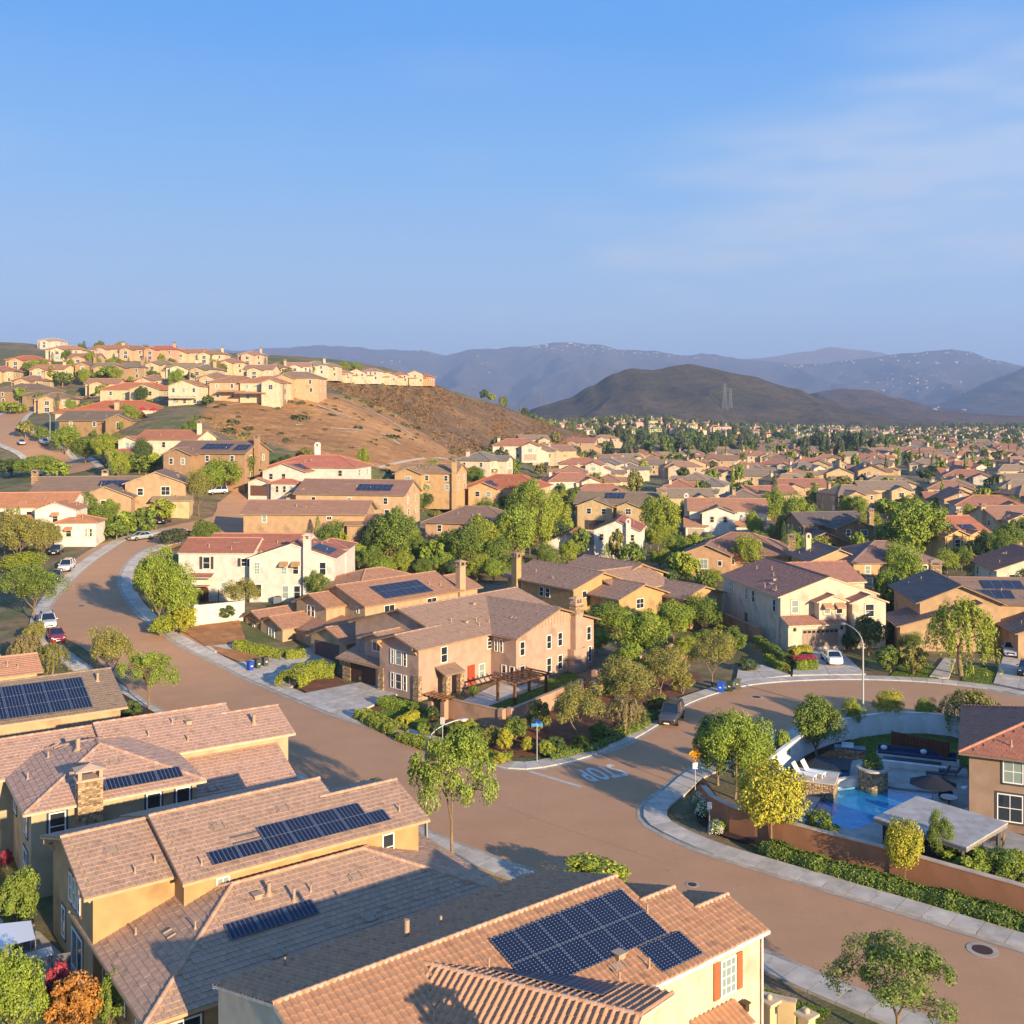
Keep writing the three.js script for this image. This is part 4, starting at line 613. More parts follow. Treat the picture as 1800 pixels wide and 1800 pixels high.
// ------------------------------------------------------------------ houses around the junction
{ // corner house with the front court
  const h = house('corner_house', 'pinkish tan two-storey corner house with stone piers, red door and walled front court', { x: -9.8, d: 110.4, rot: 48, wall: '#c0a08a', roof: '#a88a74', cap: '#9a7c68', fascia: '#a98a6a', frame: '#efeae0', detail: 3, r: 14, short: 'the pinkish tan corner house', y: 0 }, [
    { u: [4.9, 24], w: [.02, 16.2], y: [0, 5.72], roof: 'gu', pitch: .29, ov: .6, oe: .6, win: [['f', 6.0, 3.7, .85, 1.3, { r: 3 }], ['l', 8.5, 3.5, 1.1, 1.4], ['f', 4.7, .6, 1.0, 1.7], ['f', .95, 1.8, .5, .5]], door: [['f', 3.0, 1.15, 2.4, '#a8482c']] },
    { u: [0, 5.6], w: [0, 6.2], y: [0, 5.7], roof: 'gu', pitch: .29, ov: .6, oe: .7, win: [['l', 2.1, 3.3, .55, 1.6], ['l', 3.1, 3.3, 1.0, 1.6], ['l', 4.1, 3.3, .55, 1.6], ['l', 2.1, .7, .55, 1.7], ['l', 3.1, .7, 1.0, 1.7], ['l', 4.1, .7, .55, 1.7], ['f', 3.7, 3.4, 1.0, 1.75]] },
    { u: [11.1, 25.1], w: [-3.8, 7], y: [0, 5.68], roof: 'gw', pitch: .31, ov: .6, oe: .7, win: [['f', 1.0, 3.3, .85, 1.6], ['f', 5.6, 3.3, .85, 1.6], ['f', 7.6, 3.3, .85, 1.6], ['f', 13, 3.1, .85, 1.7], ['f', 1.0, .6, .85, 1.6], ['f', 5.6, .6, .85, 1.7], ['f', 7.6, .6, .85, 1.7], ['f', 13.2, .5, .6, 1.9], ['l', 8.6, 3.5, .5, 1.5], ['l', 7.8, 3.5, .5, 1.5], ['l', 9, .4, .7, 1.8], ['l', 10.2, .4, .7, 1.8]] },
    { u: [.7, 5.2], w: [6.2, 13.2], y: [0, 2.75], roof: 'sl', pitch: .3, ov: .75, oe: .5, garage: [['l', 3.2, 4.6, 2.25, '#4a342b', 0]] },
    { u: [1.5, 5.2], w: [6.3, 10.5], y: [2.9, 5.2], roof: 'gu', pitch: .3, ov: .6, base: .2, win: [['l', 2.1, 3.7, 1.4, 1.1]] },
  ]);
  chimney(h, 21.3, -4.2, 0, 7.9, 1.35, .8, stucco('#c0a08a'), '#c9a98a'); part(h, 'chimney_stone', new MB().box(20.55, 6.7, 3.7, 22.05, 7.75, 4.68).geo(), M.stone); part(h, 'chimney_breast', new MB().box(20.1, -.5, 3.8, 22.5, 2.7, 4.75).geo(), stucco('#c0a08a'));
  const st = new MB(); for (const [u, w] of [[-.12, -.12], [-.12, 5.5]]) st.box(u, -.5, -w - .9, u + .5, 2.6, -w); part(h, 'stone_pier', st.geo(), M.stone);
  part(h, 'stone_pier', new MB().box(.58, -.5, -13.3, 1.1, 2.4, -11.9).geo(), M.stone);
  // board-and-batten gables
  const bt = new MB(); for (let i = 0; i < 13; i++) { const u = 14.5 + i * .55, hh = 5.68 + (7 - Math.abs(u - 18.1)) * .31; bt.box(u - .05, 6.0, 3.81, u + .05, hh - .15, 3.87); } part(h, 'gable_battens', bt.geo(), paint('#c9a77f')).userData.kind = 'stuff';
  for (const w of [.3, 5.9]) { const m = new MB(); m.bar(V(.02, 5.5, -w), V(-.7, 5.5, -w), .18, .26); m.bar(V(0, 4.8, -w), V(-.55, 5.4, -w), .14, .16); part(h, 'knee_brace', m.geo(), paint('#b99468')); }
  // porch canopy on stone posts
  const pc = new MB(); pc.poly([V(2.3, 2.55, 1.7), V(5.3, 2.55, 1.7), V(5.3, 3.2, .05), V(2.3, 3.2, .05)]); pc.poly([V(2.3, 3.05, .05), V(5.3, 3.05, .05), V(5.3, 2.4, 1.7), V(2.3, 2.4, 1.7)]); pc.poly([V(2.3, 2.4, 1.7), V(5.3, 2.4, 1.7), V(5.3, 2.55, 1.7), V(2.3, 2.55, 1.7)]); pc.poly([V(2.3, 2.4, 1.7), V(2.3, 2.55, 1.7), V(2.3, 3.2, .05), V(2.3, 3.05, .05)]); pc.poly([V(5.3, 2.55, 1.7), V(5.3, 2.4, 1.7), V(5.3, 3.05, .05), V(5.3, 3.2, .05)]); part(h, 'porch_canopy', pc.geo(), paint('#9c8068'));
  for (const u of [2.6, 4.7]) part(h, 'stone_post', new MB().box(u, -.3, .9, u + .6, 2.5, 1.5).geo(), M.stone);
  // rear balcony
  const bl = new MB(); bl.box(25.1, 2.8, -6, 27.6, 3.0, -1); for (let i = 0; i < 5; i++) bl.box(27.5, 3.1 + i * .2, -6, 27.56, 3.22 + i * .2, -1); for (let i = 0; i < 5; i++) bl.box(25.1, 3.1 + i * .2, -1.06, 27.5, 3.22 + i * .2, -1); for (const z of [-6, -1]) bl.box(27.4, 0, z - .12, 27.64, 4.2, z + .12); part(h, 'balcony', bl.geo(), paint('#a98a60'));
  const P = h.planes; for (const [p, s, t] of [[P[0][0], 3.2, 4.1], [P[0][0], 6.3, 3.1], [P[0][0], 7.6, 2.3], [P[0][0], 5.8, 2.1]]) vent(h, p, s, t, .45, .06); vent(h, P[0][0], 4.7, 3.2, .3, .1, true); vent(h, P[0][0], 9.5, 6.8, .3, .1, true); ventPlate(h, P[0][0], 7.2, 3.4); ventPlate(h, P[0][0], 2.4, 1.6); ventPlate(h, P[2][1], 7.5, 4);
}
{ // court wall, gate arbour and pergola
  const wall = (name, label, a, b, hh, t, hex, cap) => { const L = Math.hypot(b.x - a.x, b.d - a.d), g = thing(name, label, 'wall'); g.position.set(a.x, T(a.x, a.d), -a.d); g.rotation.y = Math.atan2(b.d - a.d, b.x - a.x); part(g, 'panel', new MB().box(0, -.4, -t / 2, L, hh, t / 2).geo(), stucco(hex)); part(g, 'coping', new MB().box(-.04, hh, -t / 2 - .05, L + .04, hh + .08, t / 2 + .05).geo(), stucco(cap || hex)); part(g, 'pier', new MB().box(-.28, -.4, -.28, .28, hh + .18, .28).geo(), stucco(cap || hex)); part(g, 'pier', new MB().box(L - .28, -.4, -.28, L + .28, hh + .18, .28).geo(), stucco(cap || hex)); return g; };
  globalThis.makeWall = wall;
  wall('court_wall', 'tan stucco court wall facing the main road below the corner house', flat(782, 1226, 1.9), flat(882, 1248, 1.9), 1.85, .3, '#c2997a');
  const c = flat(886, 1249, 1.9); wall('court_wall', 'pinkish stucco court wall running back along the side street planting', { x: c.x + .6, d: c.d + .5 }, flat(1020, 1196, 1.9), 1.85, .3, '#c79d7f');
  const c3 = flat(1046, 1186, 1.9); wall('side_wall', 'tan stucco side wall stepping up behind the olive trees', { x: c3.x, d: c3.d }, { x: 22, d: 131 }, 2.2, .3, '#cf9f80');
  const timber = new THREE.MeshStandardMaterial({ color: C('#9a6a3c'), map: rep(woodT, 1), roughness: .8 });
  const p0 = flat(905, 1240), pg = thing('pergola', 'open timber pergola standing on the court lawn', 'pergola'); pg.position.set(p0.x, 0, -p0.d); pg.rotation.y = 48 * Math.PI / 180;
  for (const [u, z] of [[0, 0], [5, 0], [0, -2.4], [5, -2.4]]) part(pg, 'post', new MB().box(u - .12, 0, z - .12, u + .12, 2.2, z + .12).geo(), timber);
  for (const z of [.05, -2.45]) part(pg, 'beam', new MB().box(-.5, 2.2, z - .06, 5.5, 2.4, z + .06).geo(), timber); for (let i = 0; i < 8; i++) part(pg, 'rafter', memo('raft', () => new MB().box(-.04, 2.4, -3, .04, 2.54, .6).geo()), timber).position.x = -.2 + i * .77;
  const g0 = flat(770, 1262), ar = thing('gate_arbour', 'small slatted timber arbour over the court gate', 'arbour'); ar.position.set(g0.x, 0, -g0.d); ar.rotation.y = -42 * Math.PI / 180;
  for (const u of [-.9, .9]) part(ar, 'pier', new MB().box(u - .28, -.2, -.28, u + .28, 2.0, .28).geo(), stucco('#c2997a')); part(ar, 'gate', new MB().box(-.6, .05, -.04, .6, 1.8, .04).geo(), plain('#5a4a3c', .7)); for (const z of [-.5, .5]) part(ar, 'beam', new MB().box(-1.6, 2.0, z - .06, 1.6, 2.16, z + .06).geo(), timber); for (let i = 0; i < 6; i++) part(ar, 'rafter', memo('raft2', () => new MB().box(-.035, 2.16, -.9, .035, 2.3, .9).geo()), timber).position.x = -1.4 + i * .56;
}
{ // tan house with dormer wing and solar panels
  const h = house('dormer_house', 'tan stucco house with dormer wing, brown garage and solar panels behind the corner house', { x: -20.1, d: 125.6, rot: 46, wall: '#c3a582', roof: '#b08467', cap: '#a17a5f', fascia: '#a58665', frame: '#efeae0', detail: 3, r: 15, short: 'the tan dormer house', y: .1 }, [
    { u: [7.6, 24], w: [5.6, 16.6], y: [0, 5.7], roof: 'gu', pitch: .33, ov: .6, win: [['f', 4, 4.0, 1.8, 1.1, { c: 2, r: 1 }], ['f', 11.4, 4.0, 1.8, 1.1, { c: 2, r: 1 }], ['l', 9.5, 4.3, .6, .9]] },
    { u: [4.6, 10], w: [9.8, 16.4], y: [0, 5.3], roof: 'gu', pitch: .36, ov: .5, win: [['l', 2.8, 3.5, .8, 1.5], ['l', 3.7, 3.5, .8, 1.5]] },
    { u: [0, 8], w: [-.6, 6.6], y: [0, 2.9], roof: 'gu', pitch: .36, ov: .5, garage: [['l', 3.3, 4.9, 2.3, '#6a4f4a', 0]] },
    { u: [-.4, 6], w: [12.2, 17.2], y: [0, 3.0], roof: 'gu', pitch: .4, ov: .45, win: [['l', 2.5, .9, 1.4, 1.6]] },
    { u: [-.2, 5], w: [17.2, 21.2], y: [0, 3.3], roof: 'gu', pitch: .4, ov: .45, stone: 1, win: [['l', 2, 1, .5, 1.4]] },
    { u: [1.6, 7], w: [6, 12.4], y: [0, 2.7], roof: 'sl', pitch: .2, ov: .3 },
    { u: [13, 27], w: [14, 25], y: [0, 5.7], roof: 'hip', pitch: .34, ov: .6 },
    { u: [24, 29], w: [7, 15], y: [0, 5.4], roof: 'gu', pitch: .33, ov: .6 },
  ]);
  solar(h, h.planes[0][0], 3.6, .9, 8, 2, 1.05, 1.85);
  chimney(h, 24.4, 5.6, 0, 8.8, 1.1, .9, stucco('#c3a582'), '#b99a7c'); vent(h, h.planes[4][1], 2, 1.2, .4, .08); for (const [s, t] of [[13, 3], [14.4, 2.2]]) vent(h, h.planes[0][0], s, t, .4, .06); ventPlate(h, h.planes[0][0], 14.6, 1.5);
}
{ // white house
  const b = at(314, 1058, 153), h = house('white_house', 'white two-storey house with terracotta tile roof, dark shutters and tall white chimney', { x: b.x, d: b.d, rot: -2, y: b.y - .2, wall: '#e0d6c7', roof: '#a8705a', cap: '#b57f69', fascia: '#efe6d8', frame: '#efeae0', detail: 2, r: 15, short: 'the white terracotta-roofed house' }, [
    { u: [0, 11], w: [0, 8.6], y: [0, 7.5], roof: 'gu', pitch: .36, ov: .35, oe: .1, win: [['f', 4.1, 5.0, 1.1, 1.8, { shut: '#4a3f38' }], ['f', 9.6, 5.4, .9, 1.2, { shut: '#3f3a3a' }], ['f', 6.6, 2.3, .8, .8], ['f', 8.8, 1.9, 1, 1.4]] },
    { u: [3, 18], w: [2, 12], y: [0, 7.5], roof: 'gu', pitch: .38, ov: .35, oe: .1 },
    { u: [10.8, 23], w: [-1.4, 8], y: [0, 6.9], roof: 'gw', pitch: .33, ov: .3, oe: .15, win: [['f', 1.1, 4.5, .9, 1.7, { c: 2, r: 4 }], ['f', 5.0, 4.5, .9, 1.5, { awn: '#b08a5e', c: 2, r: 3 }], ['f', 6.7, 4.5, .9, 1.5, { awn: '#b08a5e' }], ['f', 10.6, 4.4, 1.0, 1.9], ['f', 1.3, 1.2, 1, 1.9], ['f', 5.2, 1.0, 1, 1.9], ['f', 6.9, 1.0, 1, 1.9]] },
    { u: [17, 23.2], w: [7, 14], y: [0, 7.2], roof: 'hip', pitch: .34, ov: .35 },
    { u: [1.9, 5.2], w: [-1.3, -.02], y: [4, 4.02], base: .05, roof: 'sf', pitch: .3, ov: .1, oe: .05 },
  ]);
  chimney(h, 19.2, -1.6, 0, 9.5, 1.0, .8, stucco('#e0d6c7'), '#d9ccb8'); solar(h, h.planes[2][0], 1.2, 1.1, 5, 1, 1.05, 3.0);
  const a = part(h, 'entry_awning', new MB().box(2.7, 2.6, -.02, 4.6, 2.7, 1.2).geo(), paint('#b08a5e')); const ent = part(h, 'entry_door', (() => { const s = new THREE.Shape(); s.moveTo(-.6, 0); s.lineTo(.6, 0); s.lineTo(.6, 1.7); s.absarc(0, 1.7, .6, 0, Math.PI); s.closePath(); return new THREE.ExtrudeGeometry(s, { depth: .06, bevelEnabled: false }); })(), paint('#5a3a26')); ent.position.set(3.8, .2, .0);
  const q = new MB(); for (const u of [1.6, 4.6, 6.6]) q.tube(V(u, -.2, 2.4), V(u, 4.0 - (u > 2 ? 1.6 : 0), 2.4), .07, .07, 6); for (let i = 0; i < 26; i++) q.bar(V(1.6 + i * .2, .2, 2.4), V(1.6 + i * .2, 1.5, 2.4), .03, .03); q.bar(V(1.6, 1.5, 2.4), V(6.6, 1.5, 2.4), .05, .05); part(h, 'iron_railing', q.geo(), plain('#2c2622', .6));
  makeWall('retaining_wall', 'white rendered retaining wall beside the bare yard of the white house', hit(344, 1100), hit(425, 1090), 2.6, .3, '#efe4d0');
  const ac = at(488, 1050, 150), t = thing('air_conditioner', 'grey air conditioner unit beside the white house wall', 'air conditioner'); t.position.set(ac.x, T(ac.x, ac.d), -ac.d); part(t, 'casing', new MB().box(-.5, -.1, -.4, .5, 1, .4).geo(), plain('#6d7379', .6)); part(t, 'fan_grille', new THREE.CylinderGeometry(.34, .34, .06, 16), plain('#33373b', .7)).position.y = 1.03;
}
{ // house behind to the right
  const h = house('olive_house', 'olive tan gabled house with stone-topped chimney behind the corner house', { x: 8.6, d: 147, rot: -52, wall: '#c4a06c', roof: '#ad8c74', cap: '#9c7c66', fascia: '#b39470', frame: '#efeae0', detail: 3, r: 14, short: 'the olive tan house', y: .2 }, [
    { u: [-15, 0], w: [0, 10.5], y: [0, 5.7], roof: 'gu', pitch: .33, ov: .6, win: [['f', 3, 3.6, 1, 1.4], ['f', 8, 3.6, 1, 1.4], ['f', 9.4, 3.6, 1, 1.4], ['r', 2, 4.1, .9, 1], ['r', 6, 3.7, 1, 1.4]] },
    { u: [-8, 3], w: [6, 16], y: [0, 5.3], roof: 'gw', pitch: .33, ov: .6, win: [['r', 3, 3.4, 1.2, 1.5], ['r', 7, 3.4, 1.2, 1.5]] },
    { u: [0, 6], w: [3, 12], y: [0, 4.8], roof: 'gu', pitch: .33, ov: .6, win: [['r', 4, 2.9, 1.5, 1.4], ['f', 3, 2.9, 1.2, 1.4]] },
    { u: [2, 9.5], w: [12, 20], y: [0, 4.4], roof: 'gu', pitch: .3, ov: .6, win: [['r', 4, 1, 1.5, 1.4], ['r', 6.5, 2.6, .6, 1.1], ['f', 3, 2.6, 1.2, 1.2]] },
    { u: [-14, -2], w: [10, 20], y: [0, 5.9], roof: 'gu', pitch: .33, ov: .6 },
  ]);
  chimney(h, -12.4, -.4, 0, 8.6, 1.2, .9, stucco('#c4a06c'), '#a98a6e'); for (const [s, t] of [[4, 3], [9, 2]]) vent(h, h.planes[0][0], s, t, .4, .06);
}
{ // cream house with the double garage
  const h = house('cream_house', 'cream two-storey house with striped brown roof and double garage on the side street', { x: 34.6, d: 135.6, rot: 11, wall: '#e0cbb0', roof: '#b07f6a', cap: '#9c6a56', fascia: '#d9c3a0', frame: '#efe9dc', sur: '#c3ab88', detail: 3, r: 14, short: 'the cream garage house', y: .5 }, [
    { u: [0, 13.5], w: [0, 19], y: [0, 6.2], roof: 'gw', pitch: .34, ov: .35, oe: .15, win: [['f', 2.0, 3.9, 1.05, 1.75], ['l', 17.2, 3.8, .9, 1.7, { frame: '#dfe3e6' }], ['l', 10.6, 3.9, .9, 1.7], ['l', 8.3, 3.9, .9, 1.7], ['l', 2.8, 4, .9, 1.7]], door: [['l', 8.2, .9, 2.1, '#6d625a']] },
    { u: [0, 7.9], w: [-2.2, .4], y: [0, 2.95], roof: 'sf', pitch: .3, ov: .35, oe: .12, garage: [['f', 4.4, 4.9, 2.25, '#a58a76', 8]] },
    { u: [4.6, 8.4], w: [-1.5, 4], y: [3.3, 5.7], base: .25, roof: 'gw', pitch: .36, ov: .35, oe: .2, win: [['f', 1.1, 3.95, .95, 1.1, { awn: '#b98f6a' }], ['f', 2.8, 3.95, .95, 1.1, { awn: '#b98f6a' }]] },
    { u: [8.9, 13.6], w: [-2.1, 5], y: [0, 5.5], roof: 'gw', pitch: .36, ov: .35, oe: .2, win: [['f', 2.4, 3.5, 1.3, 1.7]] },
    { u: [7, 18], w: [11, 22], y: [0, 6.0], roof: 'gu', pitch: .36, ov: .4, oe: .2, win: [['f', 9.6, 4, 1, 1.4]] },
  ]);
  const P = h.planes; for (const [s, t] of [[3, 1.2], [9, 3.8], [12, 5], [6, 1.0], [5.6, .8], [15, 4]]) vent(h, P[0][1], 19 - s, t, .55, .06); vent(h, P[0][1], 12, 2.9, .3, .1, true); ventPlate(h, P[0][1], 13, 2); ventPlate(h, P[0][1], 16, 1);
  for (const u of [.9, 7.3]) part(h, 'wall_lamp', new MB().box(u - .12, 2.1, 2.2, u + .12, 2.5, 2.42).geo(), plain('#2f261f', .6));
  const w0 = flat(1268, 1100), w1 = flat(1335, 1130); makeWall('garden_wall', 'tan garden wall beside the shaded flank of the cream house', w0, w1, 1.9, .3, '#c79670');
  part(h, 'meter_box', new MB().box(-.2, .6, -2.2, 0, 1.7, -1.5).geo(), paint('#c9bda8'));
}
{ // right-edge house with blue solar panels
  const h = house('panelled_house', 'brown gabled house at the right edge with two blue solar arrays and stone chimney', { x: 52.5, d: 134, rot: -6, wall: '#c2a27c', roof: '#8d7668', cap: '#80685b', fascia: '#9d8468', frame: '#eae6dc', detail: 2, r: 14, short: 'the blue-array house', y: .3 }, [
    { u: [0, 10], w: [2, 15], y: [0, 5.8], roof: 'gw', pitch: .42, ov: .7, win: [['f', 3, 3.6, .8, 1.1], ['f', 4.2, 3.6, .8, 1.1], ['f', 6.4, 3.6, 1, 1.1]] },
    { u: [6, 20], w: [3, 14], y: [0, 5.6], roof: 'gu', pitch: .42, ov: .6 }, { u: [-3, 7], w: [0, 7], y: [0, 3], roof: 'sl', pitch: .3, ov: .6 },
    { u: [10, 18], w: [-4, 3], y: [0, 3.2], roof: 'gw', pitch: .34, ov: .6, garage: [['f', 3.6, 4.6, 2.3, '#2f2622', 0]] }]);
  const p = h.planes[1][0]; solar(h, p, 1.2, 1.2, 4, 1, 1.3, 2.1); solar(h, p, 3.2, 3.6, 4, 1, 1.3, 2.1); chimney(h, 5.5, 14.6, 0, 8.6, 1.5, 1, M.stone, '#a89078');
}
{ // the pool house at right
  const O = flat(1696, 1316, 5.7), h = house('pool_house', 'taupe two-storey house with red-brown tile roof at the right edge beside the pool', { x: O.x + .4, d: O.d + .2, rot: -24, wall: '#a58a74', roof: '#b4755a', cap: '#b98066', fascia: '#8d725c', frame: '#f0ede8', sur: '#4f4a46', detail: 3, r: 10, short: 'the taupe pool house', y: 0 }, [
    { u: [0, 14], w: [0, 12], y: [0, 5.7], roof: 'hip', pitch: .33, ov: .7, base: 1.5, win: [['f', 2.9, 3.5, 1.35, 1.7], ['f', 2.7, .7, 1.7, 2.0], ['f', 5.6, .05, 1.8, 2.2]] },
    { u: [6, 16], w: [9, 18], y: [0, 5.5], roof: 'gu', pitch: .33, ov: .6 }]);
  vent(h, h.planes[0][0], 2.8, 1.5, .5, .06);
  const wc = part(h, 'hose_reel', new MB().box(4.05, 1, .02, 4.5, 2.4, .25).geo(), plain('#d7dbe0', .7));
}
// ------------------------------------------------------------------ trees and shrubs
const leafMat = (t) => memo('leaf' + t, () => new THREE.MeshStandardMaterial({ vertexColors: true, color: new THREE.Color().setRGB(...TINT[t]), roughness: .7, side: THREE.DoubleSide }));
const TINT = { bright: [.235, .31, .026], lime: [.29, .335, .026], mid: [.155, .215, .024], dark: [.08, .125, .024], olive: [.25, .235, .045], yellow: [.40, .38, .024], gold: [.42, .39, .026], red: [.42, .05, .07], orange: [.44, .19, .03], pine: [.045, .075, .026], dusty: [.10, .115, .045], scrub: [.21, .15, .065], turf: [.17, .25, .025], straw: [.30, .24, .09], white: [.75, .74, .68] };
function leaves(seed, n, size, place, aspect = .5) {            // place(r) -> {p, dir, k}
  const r = rng(seed), P = new Float32Array(n * 12), N = new Float32Array(n * 12), Cc = new Float32Array(n * 12), I = new Uint32Array(n * 6), nrm = V(), a = V(), b = V(), q = V();
  for (let i = 0; i < n; i++) {
    const o = place(r); nrm.set(r() * 2 - 1, r() * 2 - .6, r() * 2 - 1).normalize().multiplyScalar(.75).addScaledVector(o.dir, .8).normalize();
    a.set(r() - .5, r() - .5 - (o.droop || 0), r() - .5).cross(nrm).normalize(); b.crossVectors(nrm, a); const L = size * (.65 + .7 * r()), Wd = L * aspect, c = (.62 + .6 * r()) * (.85 + .3 * o.k), w = (r() - .5) * .22;
    const cr = c * (1 + w), cg = c, cb = c * (1 - w);
    [[-L / 2, 0], [0, -Wd / 2], [L / 2, 0], [0, Wd / 2]].forEach(([s, t], j) => { q.copy(o.p).addScaledVector(b, s).addScaledVector(a, t).addScaledVector(nrm, j % 2 ? L * .06 : 0); const e = i * 12 + j * 3; P[e] = q.x; P[e + 1] = q.y; P[e + 2] = q.z; N[e] = nrm.x; N[e + 1] = nrm.y; N[e + 2] = nrm.z; Cc[e] = cr; Cc[e + 1] = cg; Cc[e + 2] = cb; });
    I.set([i * 4, i * 4 + 2, i * 4 + 1, i * 4, i * 4 + 3, i * 4 + 2], i * 6);
  }
  const g = new THREE.BufferGeometry(); g.setAttribute('position', new THREE.BufferAttribute(P, 3)); g.setAttribute('normal', new THREE.BufferAttribute(N, 3)); g.setAttribute('color', new THREE.BufferAttribute(Cc, 3)); g.setIndex(new THREE.BufferAttribute(I, 1)); return g;
}
const rdir = (r) => { const z = r() * 2 - 1, t = r() * 6.2832, s = Math.sqrt(1 - z * z); return V(s * Math.cos(t), z, s * Math.sin(t)); };
function branchy(m, r, a, dir, len, rad, depth, tips) {
  const mid = a.clone().addScaledVector(dir, len * .5).add(V((r() - .5) * len * .12, 0, (r() - .5) * len * .12)), b = mid.clone().addScaledVector(dir, len * .5).add(V(0, len * .05, 0));
  m.tube(a, mid, rad, rad * .82, 6); m.tube(mid, b, rad * .82, rad * .62, 6);
  if (depth <= 0) { tips.push(b); return; }
  const n = 2 + (r() < .6 ? 1 : 0), ph = r() * 6.28; for (let i = 0; i < n; i++) { const an = ph + i / n * 6.28 + (r() - .5) * .6, sp = .45 + .35 * r(), d = dir.clone().add(V(Math.cos(an) * sp, .12, Math.sin(an) * sp)).normalize(); branchy(m, r, b, d, len * (.62 + .25 * r()), rad * .58, depth - 1, tips); }
  tips.push(b);
}
